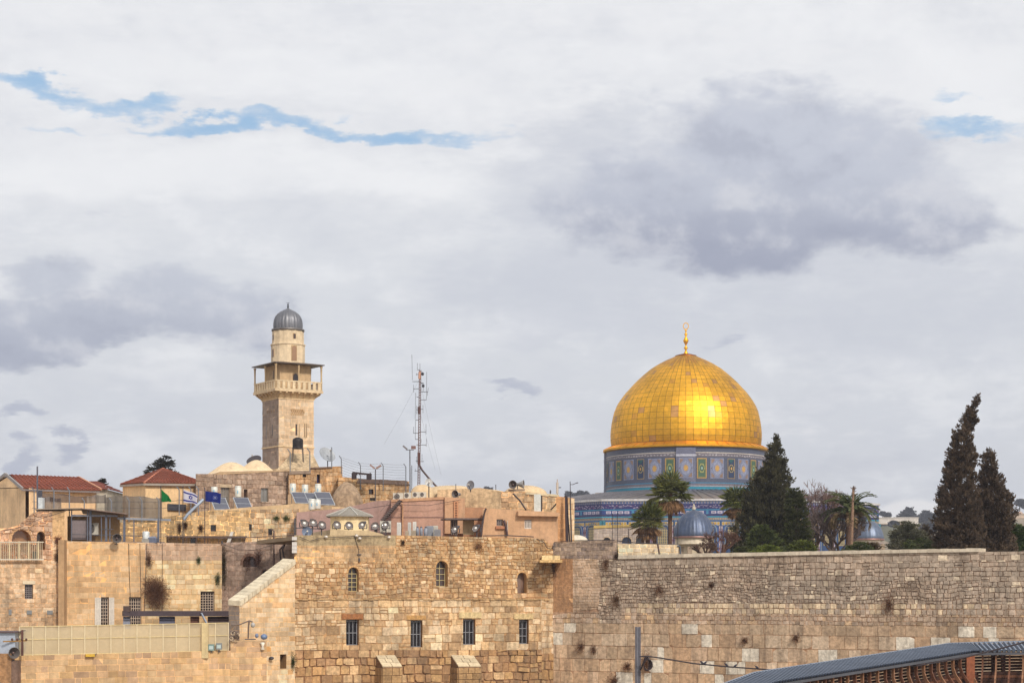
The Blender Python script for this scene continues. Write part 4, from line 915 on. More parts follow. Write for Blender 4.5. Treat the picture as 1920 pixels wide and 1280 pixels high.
for k in range(7):
    t0, t1 = R_(200 + k * 20), R_(220 + k * 20); m.beam((mc.x + .1 * math.cos(t0), mc.y, mz(566.2) + .1 * math.sin(t0)), (mc.x + .1 * math.cos(t1), mc.y, mz(566.2) + .1 * math.sin(t1)), .035, .035, C(50, 54, 62))
m.build('crescent_finial', M_METAL, mi)
# openings of the minaret
def mwin(px, py0, py1, w, f, off=.0, arch=False, c=(60, 46, 42), name='window', fr=(150, 124, 96)):
    """a framed dark opening on the plane f (pixel column px)"""
    u, _ = f.uv(px, py0); m = MB(); z0, z1 = mz(py1), mz(py0); wd = w * s_ / 2
    m.prism([f.p(u - wd - .03, z0 - .03, off), f.p(u + wd + .03, z0 - .03, off), f.p(u + wd + .03, z1 + .03, off), f.p(u - wd - .03, z1 + .03, off)], f.n * .02, C(*fr, .8)); q = m.build(name, M_CLEAN, mi)
    m = MB(); pts = [f.p(u - wd, z0, off + .022), f.p(u + wd, z0, off + .022)] + ([f.p(u + wd * math.cos(t), z1 - wd + wd * math.sin(t), off + .022) for t in [math.pi * k / 6 for k in range(7)]] if arch else [f.p(u + wd, z1, off + .022), f.p(u - wd, z1, off + .022)])
    m.prism(pts, f.n * .012, C(*c)); m.build('opening', M_GLASS, q)
FR, FL = faces[0], faces[1]
mwin(555.5, 798, 818, 2.4, FR); mwin(571, 796, 821, 1.4, FR, fr=(206, 180, 142), c=(150, 122, 96)); mwin(574.5, 796, 821, 1.4, FR, fr=(206, 180, 142), c=(150, 122, 96))
mwin(511.5, 798, 819, 2.2, FL, fr=(170, 150, 126)); mwin(500.5, 795, 822, 4, FL, fr=(160, 140, 118), c=(120, 104, 90)); mwin(561, 797, 820, 1.2, FR, fr=(220, 194, 156), c=(170, 140, 106))
m = MB()
for k in range(7):   # stalactite panel on the right face
    for j in range(3):
        u, _ = FR.uv(546.5 + k * 3.6 + (j % 2) * 1.6, 772); z = mz(769.5 + j * 4); m.prism([FR.p(u - .06, z - .08, 0), FR.p(u, z - .17, 0), FR.p(u + .06, z - .08, 0), FR.p(u + .06, z, 0), FR.p(u - .06, z, 0)], FR.n * (.07 - .015 * j), C(198, 162, 120, .86))
for k in range(4):
    u, _ = FL.uv(502 + k * 4, 772); z = mz(771); m.prism([FL.p(u - .07, z - .1, 0), FL.p(u, z - .2, 0), FL.p(u + .07, z - .1, 0), FL.p(u + .07, z, 0), FL.p(u - .07, z, 0)], FL.n * .05, C(166, 140, 114, .86))  # left row darker too, its shade is in the colour
m.build('stalactite_panels', M_CLEAN, mi)
CR = WQ(mc - ux * ci - uy * ci, ux, -uy, 2 * ci); CL = WQ(mc - ux * ci + uy * ci, -uy, -ux, 2 * ci)
mwin(554, 703.5, 719, 10, CR, arch=True, c=(46, 32, 30)); mwin(513, 697, 712, 1.2, CL)
def dwin(ang, r_, py0, py1, w, arch, c=(74, 56, 50), fr=(196, 166, 126)):
    d = Vector((math.sin(ang), -math.cos(ang), 0)); t = Vector((math.cos(ang), math.sin(ang), 0)); f = WQ(mc + d * (r_ * s_) - t * 2, t, d, 4)
    m = MB(); z0, z1 = mz(py1), mz(py0); wd = w * s_ / 2; u = 2.0
    m.prism([f.p(u - wd - .04, z0, -.1), f.p(u + wd + .04, z0, -.1), f.p(u + wd + .04, z1 + .04, -.1), f.p(u - wd - .04, z1 + .04, -.1)], d * .12, C(*fr, .85)); q = m.build('window', M_CLEAN, mi)
    m = MB(); pts = [f.p(u - wd, z0, .022), f.p(u + wd, z0, .022)] + ([f.p(u + wd * math.cos(k), z1 - wd + wd * math.sin(k), .022) for k in [math.pi * j / 6 for j in range(7)]] if arch else [f.p(u + wd, z1, .022), f.p(u - wd, z1, .022)])
    m.prism(pts, d * .012, C(*c)); m.build('opening', M_GLASS, q)
dwin(math.asin(15 / 31.5), 30.9, 651.5, 679, 9, True, c=(150, 116, 88)); dwin(math.asin(-26.5 / 31.5), 30.9, 657, 671, 7, True, c=(110, 84, 66))
dwin(math.asin(15.3 / 29.5), 28.9, 629, 638, 4.5, False); dwin(math.asin(-26.3 / 29.5), 28.9, 630, 639, 5, False)
# rubble plinth in front
m = MB(); b0 = [P(515, 885, 146), P(600, 885, 146), P(603, 885, 149), P(512, 885, 151)]; t0 = [P(547, 849, 148.0), P(587, 851, 148.6), P(587, 851, 150), P(547, 849, 150)]
m.mesh(b0 + t0, [(0, 1, 5, 4), (1, 2, 6, 5), (2, 3, 7, 6), (3, 0, 4, 7), (4, 5, 6, 7)], C(206, 182, 148, .85)); m.build('sloping_plinth', M_STONE, mi)
# black tank on its stand
wt = empty('water_tank', P(558.4, 865, 146.6), 'black plastic water tank on a thin steel stand against the minaret', 'water tank')
q = P(558.4, 865, 146.6); S = 146.6 / F
m = MB(); m.lathe([(.01, 0), (.38, .0), (.40, .05)] + [(.40 + .012 * (k % 2), .05 + .075 * k) for k in range(8)] + [(.38, .72), (.2, .82), (.15, .84), (.001, .86)], 20, (q.x, q.y, Z(840.5, 146.6)), C(34, 28, 28)); m.build('tank', M_METAL, wt)
for i in (-1, 1):
    for j in (-1, 1): m = MB(); m.beam((q.x + i * .42, q.y + j * .3, Z(866, 146.6)), (q.x + i * .36, q.y + j * .3, Z(839, 146.6)), .05, .05, C(92, 80, 74)); m.build('leg', M_METAL, wt)
m = MB(); m.box(q.x - .4, q.x + .4, q.y - .34, q.y + .34, Z(841.5, 146.6), Z(840.5, 146.6), C(80, 70, 66)); m.build('platform', M_METAL, wt)
tower_base = MB(); tower_base.box(mc.x - 3.4, mc.x + 3.4, YM - 3.6, YM + 4, EZ, mz(884), C(196, 170, 136, .85)); tower_base.build('base_block', M_STONE, mi)
# ================================================================== the golden domed shrine
YD = 260.0; sD = YD / F
TH = R_(-5.2)
shr = empty('domed_shrine', (0, 0, 0), 'large eight sided blue tiled shrine with great golden dome', 'shrine')
dz_ = lambda py: CH + (HZ - py) * sD                     # height of a silhouette row
zf = lambda py, Y: CH + (HZ - py) * Y / F                # height of a row on a surface at distance Y
DR = 141 * sD
prof_px = [(1075, 610), (1045, 615), (1010, 617), (970, 617), (930, 613), (890, 608), (845, 599), (800, 588), (760, 572), (720, 551), (680, 523), (640, 492), (600, 455), (560, 418), (530, 388), (490, 342), (450, 295), (420, 248), (395, 205), (370, 155), (350, 105), (340, 85)]
prof = [(hw / 4.364 * sD, dz_(590 + y / 4.364)) for y, hw in prof_px]
# resample in rows of about 0.8 m
pts = [Vector(p) for p in prof]; cum = [0]
for i in range(1, len(pts)): cum.append(cum[-1] + (pts[i] - pts[i - 1]).length)
def at_len(s):
    for i in range(1, len(pts)):
        if cum[i] >= s - 1e-9: return pts[i - 1].lerp(pts[i], (s - cum[i - 1]) / (cum[i] - cum[i - 1]))
    return pts[-1]
NR, NA = 21, 64
rows = [at_len(cum[-1] * i / NR) for i in range(NR + 1)]
m = MB(); m.lathe([(p.x - .05, p.y) for p in rows] + [(.01, rows[-1].y + .2)], 64, (0, 0, 0), C(96, 58, 24, .7)); dome = m.build('golden_dome', M_GOLD, shr)
m = MB(); r = random.Random(12); gold = (0.83, 0.435, 0.035)
for i in range(NR):
    na = NA
    for j in range(na):
        t0, t1 = 2 * math.pi * j / na, 2 * math.pi * (j + 1) / na; g_ = .02
        a, b = rows[i], rows[i + 1]; e0 = .018 / max(a.x, .5); e1 = .018 / max(b.x, .5)
        a2, b2 = a.lerp(b, .018), b.lerp(a, .018)
        q = []
        for (p, t) in ((a2, t0 + e0), (a2, t1 - e0), (b2, t1 - e1), (b2, t0 + e1)):
            o = .0 + r.uniform(-.013, .013); q.append(((p.x + o) * math.cos(t), (p.x + o) * math.sin(t), p.y + r.uniform(-.005, .005)))
        k = r.gauss(.93, .04)
        k = max(.6, min(1.1, k)); cc = (gold[0] * k, gold[1] * k, gold[2] * k)
        if r.random() < .03: cc = (.55, .29, .10)
        elif r.random() < .03: cc = (gold[0] * .78, gold[1] * .74, gold[2] * 1.4)
        if i >= NR - 4 and r.random() < .5: cc = (gold[0] * .8, gold[1] * .72, gold[2] * 1.0)
        m.face(q, cc)
m.build('gilded_panels', M_GOLD, dome)
zt_ = rows[-1].y
m = MB(); m.lathe([(85 / 4.364 * sD + .06, zt_ - .03), (85 / 4.364 * sD + .04, zt_ + .1), (.6, zt_ + .32), (.05, zt_ + .4)], 32, (0, 0, 0), C(150, 92, 50, .8)); m.build('dome_cap', M_GOLD, dome)
fy = lambda y: dz_(590 + y / 4.364); fr = lambda w: w / 4.364 * sD
m = MB(); m.lathe([(fr(24), fy(334)), (fr(22), fy(322)), (fr(10), fy(300)), (fr(7), fy(288)), (fr(17), fy(272)), (fr(7), fy(258)), (fr(6), fy(246)), (fr(14), fy(232)), (fr(23), fy(214)), (fr(13), fy(192)), (fr(6), fy(176)), (fr(14), fy(160)), (fr(6), fy(148)), (fr(4), fy(140)), (fr(10), fy(128)), (fr(4), fy(122)), (fr(3), fy(116))], 16, (0, 0, 0), gold)
for k in range(20):
    t0, t1 = 2 * math.pi * k / 20, 2 * math.pi * (k + 1) / 20; R1_ = fr(21)
    m.beam((R1_ * math.sin(t0), 0, fy(93) + fr(26) * math.cos(t0)), (R1_ * math.sin(t1), 0, fy(93) + fr(26) * math.cos(t1)), .10, .10, gold)
m.build('finial', M_GOLD, dome)
# golden eave ring
m = MB(); rr = 155 * sD; zc = dz_(842.5) - .25
m.lathe([(rr - .9, zc - .35), (rr - .05, zc - .12), (rr, zc - .10), (rr + .02, zc + .12), (rr - .12, zc + .16), (DR * 1.0, zc + .62), (DR * .98, zc + .7)], 64, (0, 0, 0), gold, sm=False)
for j in range(48):
    t = 2 * math.pi * j / 48; m.beam(((rr) * math.cos(t), (rr) * math.sin(t), zc + .17), (DR * math.cos(t), DR * math.sin(t), zc + .64), .05, .05, (gold[0] * .7, gold[1] * .6, gold[2] * .6))
m.build('golden_eave', M_GOLD, shr)
# drum
RD = 149.5 * sD; ZD1 = zc - .3; YF = YD - RD; ZD0 = zf(917, YF)
zd = lambda py: zf(py, YF)
GB = C(84, 90, 112, .8); LV = C(126, 132, 158, .85); TEAL = C(40, 140, 168, .8); GRN = C(70, 104, 84, .8); OCH = C(196, 154, 84, .85); NAV = C(44, 62, 96, .8); BRN = C(150, 124, 108, .8); CRM = C(206, 196, 186, .85)
m = MB(); m.lathe([(RD, ZD0 - .5), (RD, ZD1 + .3)], 96, (0, 0, 0), GB); drum = m.build('drum', M_TILE, shr)
m = MB()
def band(m, r_, z0, z1, c, n=96): m.lathe([(r_ - .02, z0), (r_, z0), (r_, z1), (r_ - .02, z1)], n, (0, 0, 0), c, sm=False)
band(m, RD + .03, zd(916.5), zd(912), TEAL); band(m, RD + .05, zd(911.5), zd(909.5), C(160, 160, 170, .85)); band(m, RD + .03, zd(909), zd(906), C(120, 110, 120, .85))
band(m, RD + .03, zd(905.5), zd(903.5), C(70, 130, 165, .8)); band(m, RD + .02, zd(855), zd(849), C(120, 112, 122, .8)); band(m, RD + .03, zd(848.5), zd(847), CRM)
r = random.Random(6)
for j in range(150):   # white script strokes on the grey band
    t = 2 * math.pi * j / 150; za = zd(854) + r.random() * .12; R2 = RD + .05
    m.box(0, 0, 0, 0, 0, 0, CRM) if 0 else m.face([(R2 * math.cos(t), R2 * math.sin(t), za), (R2 * math.cos(t + .03), R2 * math.sin(t + .03), za + r.uniform(-.05, .05)), (R2 * math.cos(t + .026), R2 * math.sin(t + .026), za + r.uniform(.08, .22)), (R2 * math.cos(t + .004), R2 * math.sin(t + .004), za + r.uniform(.08, .2))], C(176, 172, 178, .8))
m.build('tile_bands', M_TILE, drum)
def on_cyl(R2, tc_, zc_, p2): t = tc_ + p2[0] / R2; return (R2 * math.sin(t), -R2 * math.cos(t), zc_ + p2[1])
def rect2(w, h): return [(-w, -h), (-w / 3, -h), (w / 3, -h), (w, -h), (w, h), (w / 3, h), (-w / 3, h), (-w, h)]
def drum_panel(kind, tc_, R0, par):
    m = MB(); zc_ = (zd(858) + zd(896)) / 2; H = (zd(858) - zd(896)) / 2
    def lay(p2, o, c): m.face([on_cyl(R0 + o, tc_, zc_, p) for p in p2], c)
    def frame(w, h, t, o, c):
        for q in ([(-w, -h), (w, -h), (w, -h + t), (-w, -h + t)], [(-w, h - t), (w, h - t), (w, h), (-w, h)], [(-w, -h + t), (-w + t, -h + t), (-w + t, h - t), (-w, h - t)], [(w - t, -h + t), (w, -h + t), (w, h - t), (w - t, h - t)]): lay(q, o, c)
    def ring(rx, ry, o, c, n=12, star=0.0):
        lay([(rx * (1 + star * (k % 2)) * math.cos(2 * math.pi * k / n), ry * (1 + star * (k % 2)) * math.sin(2 * math.pi * k / n)) for k in range(n)], o, c)
    if kind == 'w':
        w = .93; lay(rect2(w, H), .03, LV); frame(w, H, .10, .05, C(146, 150, 176, .85))
        for sx in (-1, 1):
            for sz in (-1, 1): lay([(sx * .80, sz * (H - .14)), (sx * .30, sz * (H - .14)), (sx * .48, sz * (H - .48)), (sx * .80, sz * .55)][::(1 if sx * sz > 0 else -1)], .045, BRN)
        ring(.66, .95, .06, C(144, 150, 176, .85), 16, -.10); ring(.42, .55, .07, C(140, 140, 160, .85), 12, .08); ring(.30, .40, .08, OCH)
        for sx in (-1, 1): lay([(sx * .86, -.12), (sx * .66, 0), (sx * .86, .12)][::-sx], .07, C(110, 100, 120, .8))
    elif kind == 'g':
        w = .64; lay(rect2(w, H), .03, GRN); frame(w, H, .10, .05, OCH); frame(w - .16, H - .16, .05, .05, C(150, 140, 80, .8))
        ring(.40, .70, .06, C(150, 150, 90, .85), 12, -.12); ring(.28, .42, .07, C(52, 96, 84, .8)); ring(.14, .2, .08, C(150, 176, 160, .8))
    else:
        w = .56; lay(rect2(w, H), .03, NAV); frame(w, H, .09, .05, C(160, 136, 96, .85)); lay(rect2(w - .12, .28), .045, C(150, 130, 100, .8)); lay([(-w + .1, H - .12), (-.1, H - .55), (.1, H - .55), (w - .1, H - .12)][::-1], .05, C(40, 90, 92, .8))
        ring(.38, .58, .06, C(170, 150, 110, .85), 12, -.1); ring(.28, .44, .07, C(36, 62, 74, .8)); ring(.13, .2, .08, OCH)
    return m.build('tile_panel', M_TILE, par)
for k in range(-8, 9):
    kind = 'w' if k % 2 == 0 else ('g' if abs(k) % 4 == 1 else 'n')
    if k in (8, -8): continue
    drum_panel(kind, R_(k * 11.0), RD + (.3 if k == 0 else 0), drum)
for k in range(4):    # flat piers at the four quarters
    m = MB(); t = R_(90 * k)
    for j in range(6):
        a, b = t + R_(-6.6 + 2.2 * j), t + R_(-4.4 + 2.2 * j); R2 = RD + .28
        m.mesh([(R2 * math.sin(x), -R2 * math.cos(x), z) for x in (a, b) for z in (ZD0 - .3, ZD1)], [(0, 2, 3, 1)], C(112, 114, 136, .8))
    for e in (-6.6, 6.6):
        x = t + R_(e); m.mesh([((RD + o) * math.sin(x), -(RD + o) * math.cos(x), z) for o in (-.1, .28) for z in (ZD0 - .3, ZD1)], [(0, 1, 3, 2)], C(150, 150, 166, .8))
    for z0, z1, c in ((zd(916.5), zd(912), TEAL), (zd(911.5), zd(909.5), C(160, 160, 170, .85)), (zd(905.5), zd(903.5), C(70, 130, 165, .8)), (zd(855), zd(851), C(186, 186, 200, .85))):
        for j in range(6):
            a, b = t + R_(-6.6 + 2.2 * j), t + R_(-4.4 + 2.2 * j); R2 = RD + .31
            m.mesh([(R2 * math.sin(x), -R2 * math.cos(x), z) for x in (a, b) for z in (z0, z1)], [(0, 2, 3, 1)], c)
    m.build('pier', M_TILE, drum)
# octagon
RO = 26.8; AP = RO * math.cos(R_(22.5)); LF = 2 * RO * math.sin(R_(22.5)); YO = YD - AP
zo = lambda py: zf(py, YO); ZB = EZ
m = MB(); m.lathe([(RO - .3, zo(935.2)), (RD + .1, ZD0 - .05)], 8, (0, 0, 0), C(136, 132, 134, .72), sm=False, a0=R_(22.5))
for k in range(96):
    t = 2 * math.pi * (k + .5) / 96; d8 = AP / math.cos((t - R_(0)) % R_(45) - R_(22.5)) if 0 else None
for k in range(8):
    for j in range(14):
        tt = R_(45 * k); s_ = -1 + 2 * (j + .5) / 14; u0 = s_ * LF / 2
        p0 = Vector((AP - .5, u0, 0)); p1 = Vector((RD * math.cos(R_(22.5)) + .4, u0 * (RD / RO), 0)); c_, n_ = math.cos(tt), math.sin(tt)
        f_ = lambda p, z: (p.x * c_ - p.y * n_, p.x * n_ + p.y * c_, z)
        m.beam(f_(p0, zo(935.2) + .07), f_(p1, ZD0 + .05), .08, .08, C(140, 138, 146, .8))
m.build('lead_roof', M_LEAD, shr)
def oct_face():
    m = MB(); h = LF / 2; y0 = -AP
    m.box(-h + .0, h - .0, y0, y0 + .8, ZB, zo(939), C(52, 92, 140, .72)); r = random.Random(3)
    f = m.build('tiled_wall', M_TILE, shr)
    m = MB(); m.box(-h - .1, h + .1, y0 - .18, y0 + .6, zo(938.4), zo(934.6), C(206, 204, 206, .85)); m.build('parapet_cornice', M_CLEAN, f)
    m = MB()
    def b(py1, py0, o, c, x0=-h, x1=h): m.box(x0, x1, y0 - o, y0 - .001, zo(py1), zo(py0), c)
    b(943.6, 938.6, .03, C(110, 118, 158, .75))
    for i in range(110):
        x = -h + (i + .5) * LF / 110; b(942.9, 939.6, .05, C(176, 160, 160, .8) if i % 2 else C(80, 110, 160, .8), x - .05, x + .05)
    b(953.6, 944, .035, C(52, 52, 112, .7))
    for i in range(170):
        x = -h + (i + r.random()) * LF / 170; z = r.uniform(946, 952); w_ = r.uniform(.04, .22); hh_ = r.uniform(.6, 2.6) if w_ < .1 else r.uniform(.4, .9)
        b(z + hh_, z - hh_, .055 + r.random() * .01, C(164, 152, 176, .8) if r.random() < .8 else C(120, 70, 120, .8), x, x + w_)
    b(955.8, 954, .06, C(60, 140, 180, .8))
    b(963.2, 956.2, .03, C(56, 76, 140, .7))
    n = 26
    for i in range(n):
        x = -h + .4 + i * (LF - .8) / n
        if i in (4, 9, 16, 21): b(963.2, 956.2, .05, C(70, 130, 170, .8), x + .2, x + .5)
        else: b(962.3, 957.2, .05, C(190, 184, 200, .82), x + .08, x + .68); b(961.2, 958.2, .065, C(150, 140, 170, .8), x + .2, x + .56)
    b(967, 963.6, .03, C(60, 58, 104, .75)); b(969.2, 967.4, .07, C(70, 160, 190, .8)); b(974.6, 969.6, .03, C(134, 134, 140, .8))
    for i in range(70):
        x = -h + (i + .5) * LF / 70; z = zo(972.1); m.mesh([(x - .1, y0 - .045, z), (x, y0 - .045, z - .13), (x + .1, y0 - .045, z), (x, y0 - .045, z + .13)], [(0, 1, 2, 3)], C(180, 150, 110, .8))
    b(976.6, 975, .06, C(60, 110, 170, .8)); 
    m.build('tile_bands', M_TILE, f)
    # seven arched bays
    bw_ = (LF - .6) / 7
    for k in range(7):
        x = -h + .3 + bw_ * (k + .5); m = MB(); zt1, zb1 = zo(976.9), zo(1035)
        if True:
            z0, z1 = zo(984.3), zo(977.4)
            m.box(x - bw_ / 2 + .12, x + bw_ / 2 - .12, y0 - .045, y0 - .002, z0, z1, C(186, 176, 168, .85))
            for i in range(7):
                xx = x - bw_ / 2 + .3 + i * (bw_ - .6) / 6; zz = (z0 + z1) / 2
                m.mesh([(xx + .15 * math.cos(a), y0 - .055, zz + .17 * math.sin(a)) for a in [R_(60 * q) for q in range(6)]], [(0, 1, 2, 3, 4, 5)], C(200, 158, 50, .85))
        Wd = bw_ / 2 - .42; zs = zo(996)
        arcp = [(math.cos(a) * Wd, math.sin(a) ** .85 * Wd * 1.05) for a in [math.pi * q / 10 for q in range(11)]]
        for (kk, dd, c) in ((1.16, .05, C(58, 96, 160, .8)), (1.0, .08, C(130, 140, 150, .8)), (.86, .10, C(48, 74, 118, .8))):
            pl_ = [(x - Wd * kk, zb1), (x + Wd * kk, zb1)] + [(x + a * kk, zs + b_ * kk) for a, b_ in arcp]
            m.prism([(a, y0 - dd, b_) for a, b_ in pl_][::-1], (0, dd - .003, 0), c)
        for sx in (-1, 1):   # marble and tile pilaster strips between the bays
            xx = x + sx * (bw_ / 2 - .14); m.box(xx - .1, xx + .1, y0 - .06, y0 - .002, zb1, zo(985.5), C(150, 130, 140, .8))
            for q in range(6): m.box(xx - .07, xx + .07, y0 - .075, y0 - .061, zo(1030 - q * 8), zo(1026.5 - q * 8), C(196, 180, 186, .85) if q % 2 else C(120, 60, 76, .8))
        bay = m.build('arched_bay', M_TILE, f)
        m = MB(); w2 = Wd * .62
        pl_ = [(x - w2, zo(1020)), (x + w2, zo(1020))] + [(x + a * .62, zs + b_ * .62) for a, b_ in arcp]
        m.prism([(a, y0 - .13, b_) for a, b_ in pl_][::-1], (0, .03, 0), C(120, 116, 108, .75))
        m.build('lattice_window', M_TILE, bay) if 0 else None
        nb = len(m.v)
        for i in range(5): xx = x - w2 + (i + .5) * 2 * w2 / 5; m.box(xx - .03, xx + .03, y0 - .16, y0 - .131, zo(1020), zs + Wd * .3, C(186, 166, 120, .85))
        for i in range(9): zz = zo(1019) + i * .33; m.box(x - w2, x + w2, y0 - .158, y0 - .133, zz, zz + .05, C(186, 166, 120, .85))
        lw = m.build('lattice_window', M_TILE, f)
    m = MB()
    for sx in (-1, 1): m.box(sx * h - .32, sx * h + .32, y0 - .10, y0 + .2, ZB, zo(975), C(64, 130, 150, .72)); 
    m.build('corner_strip', M_TILE, f)
    return f
f0 = oct_face()
for k in range(1, 8):
    f = copy_tree(f0, shr); a = R_(45 * k); l = f0.location
    f.location = (l.x * math.cos(a) - l.y * math.sin(a), l.x * math.sin(a) + l.y * math.cos(a), l.z); f.rotation_euler = (0, 0, a)
shr.location = (X(1286, YD), YD, 0); shr.rotation_euler = (0, 0, TH)

# ================================================================== small ribbed domes in front
def ribbed(px, Y, hw, y_top, y_base, label, drum_px, drum_y, base_px, base_y, name='ribbed_dome_building', tip=True, dcol=C(82, 94, 120, .85), n=30, wallc=C(222, 206, 180, .85)):
    s = Y / F; o = empty(name, (X(px, Y), Y, EZ), label, 'domed building'); z = lambda y: Z(y, Y); H = z(y_top) - z(y_base); r_ = hw * s
    m = MB(); pf = [(1.0, 0), (1.02, .05), (.985, .18), (.93, .34), (.85, .5), (.73, .66), (.57, .8), (.38, .9), (.17, .96), (.04, 1.0), (.001, 1.01)]
    m.lathe([(a * r_, z(y_base) + b * H) for a, b in pf], n * 4, (X(px, Y), Y, 0), dcol, rib=(n, .022)); d = m.build('ribbed_dome', M_LEAD, o)
    m = MB(); c = (X(px, Y), Y, 0)
    m.lathe([(r_ * 1.04, z(y_base) - .12), (r_ * 1.06, z(y_base)), (r_ * 1.0, z(y_base) + .04)], 40, c, C(150, 112, 104, .8)); m.build('dome_rim', M_LEAD, o)
    m = MB(); m.lathe([(drum_px * s, z(drum_y)), (drum_px * s * 1.0, z(y_base) - .1)], 32, c, C(232, 218, 196, .85)); m.build('drum', M_CLEAN, o)
    m = MB(); m.lathe([(base_px * s, EZ), (base_px * s, z(base_y) - .15), (base_px * s * 1.06, z(base_y) - .15), (base_px * s * 1.06, z(base_y)), (drum_px * s * .9, z(base_y) + .05)], 8, c, wallc, sm=False, a0=R_(22.5)); w_ = m.build('wall', M_CLEAN, o)
    for k in range(8):
        t = R_(45 * k + 22.5); q = Vector((X(px, Y) + base_px * s * math.cos(t), Y + base_px * s * math.sin(t), 0)); m = MB(); m.box(q.x - .18, q.x + .18, q.y - .18, q.y + .18, EZ, z(base_y) - .16, C(180, 160, 140, .8)); m.build('corner_pier', M_CLEAN, o)
    if tip: m = MB(); m.lathe([(.1, z(y_top) - .05), (.16, z(y_top) + .1), (.05, z(y_top) + .22), (.09, z(y_top) + .3), (.01, z(y_top) + .45)], 10, c, C(206, 196, 176)); m.build('finial', M_CLEAN, d)
    return o
ribbed(1301, 150, 37.5, 954.5, 1006, 'blue grey ribbed dome on cream drum, in front of the golden domed shrine', 35, 1020, 27, 1021)
ribbed(1628, 165, 28.5, 974, 1010, 'small distant blue grey ribbed dome between date palm and grey green bushes', 26, 1016, 27, 1016, tip=False, dcol=C(100, 112, 134, .85), n=20, wallc=C(170, 156, 150, .8))
0 and ribbed(1535, 185, 34, 938, 990, 'broad blue grey dome half hidden behind the bare twigs of the leafless tree', 33, 1000, 36, 1000, tip=False, dcol=C(104, 112, 136, .8), n=24, wallc=C(150, 150, 156, .8))
# white cupola and arcade
o = empty('white_cupola', P(1078, 1012, 125), 'low white plaster cupola right of the quoined end wall', 'dome'); plaster_dome(o, 1080, 1002.5, 1013.5, 22, 125, 'dome', C(236, 224, 204, .85))
m = MB(); m.box(X(1052, 125), X(1104, 125), 124, 127, EZ, Z(1013, 125), C(220, 200, 170, .85)); m.build('wall', M_PLAST, o)
wAr = WP(1110, 160, 1214, 160)
ar = facade('arcade_pavilion', 'low grey stone pavilion with pointed arches and yellow topped parapet before the shrine', 'pavilion', wAr,
    [(1113, 989), (1213, 985), (1213, 1045), (1113, 1045)], [([(1113, 989), (1213, 985), (1213, 1045), (1113, 1045)], dict(S_quo, ch=(.3, .36), mortar=C(150, 134, 120), col=pal([(186, 172, 156), (172, 156, 142), (198, 184, 164)], .82, .06)))],
    [(1166, 1006, 1184, 1030, dict(arch=True, bars=None, gc=(70, 96, 150), dp=.6, rc=C(180, 160, 140), name='archway')), (1131, 1007, 1145, 1030, dict(arch=True, bars=None, gc=(90, 90, 110), dp=.5, rc=C(170, 150, 132), name='archway')), (1192, 1006, 1208, 1030, dict(arch=True, bars=None, gc=(100, 96, 100), dp=.6, rc=C(180, 160, 140), name='archway'))], depth=7, seed=71, mat=M_CLEAN)
m = MB(); m.prism([wAr.px(1113, 990, .1), wAr.px(1213, 986, .1), wAr.px(1213, 981.5, .1), wAr.px(1113, 985, .1)], RAD(wAr, 6), C(206, 176, 110, .85)); m.build('parapet', M_CLEAN, ar)
# ================================================================== trees and plants
NP = np.random.default_rng(5)
def leaf_mesh(name, C0, D, size, cols, parent=None, width=.45, mat=None, flat=.0):
    N = len(C0); D = D / (np.linalg.norm(D, axis=1, keepdims=True) + 1e-9)
    rv = NP.normal(size=(N, 3)); S = np.cross(D, rv); S /= (np.linalg.norm(S, axis=1, keepdims=True) + 1e-9)
    sz = np.asarray(size).reshape(-1, 1) * np.ones((N, 1))
    V = np.stack([C0 - D * sz * .5, C0 + S * sz * width * .5, C0 + D * sz * .5, C0 - S * sz * width * .5], axis=1).reshape(-1, 3)
    lo, hi = V.min(0), V.max(0); org = np.array([(lo[0] + hi[0]) / 2, (lo[1] + hi[1]) / 2, lo[2]])
    me = bpy.data.meshes.new(name); V = V - org
    me.vertices.add(4 * N); me.vertices.foreach_set('co', V.astype(np.float32).ravel())
    me.loops.add(4 * N); me.loops.foreach_set('vertex_index', np.arange(4 * N, dtype=np.int32))
    me.polygons.add(N); me.polygons.foreach_set('loop_start', np.arange(0, 4 * N, 4, dtype=np.int32)); me.polygons.foreach_set('loop_total', np.full(N, 4, dtype=np.int32))
    at = me.color_attributes.new('Col', 'FLOAT_COLOR', 'CORNER'); cc = np.ones((N, 4)); cc[:, :3] = cols
    me.update(calc_edges=True); me.color_attributes['Col'].data.foreach_set('color', np.repeat(cc, 4, axis=0).astype(np.float32).ravel())
    me.materials.append(mat or M_LEAF)
    ob = bpy.data.objects.new(name, me); col.objects.link(ob)
    pw = WL.get(parent.name, Vector((0, 0, 0))) if parent else Vector((0, 0, 0))
    ob.location = Vector(org) - pw
    if parent: ob.parent = parent
    WL[ob.name] = Vector(org); return ob
def prof_at(prof, py):
    for (y0, l0, r0), (y1, l1, r1) in zip(prof, prof[1:]):
        if y0 <= py <= y1:
            t = (py - y0) / (y1 - y0); return l0 + (l1 - l0) * t, r0 + (r1 - r0) * t
    return prof[-1][1:]
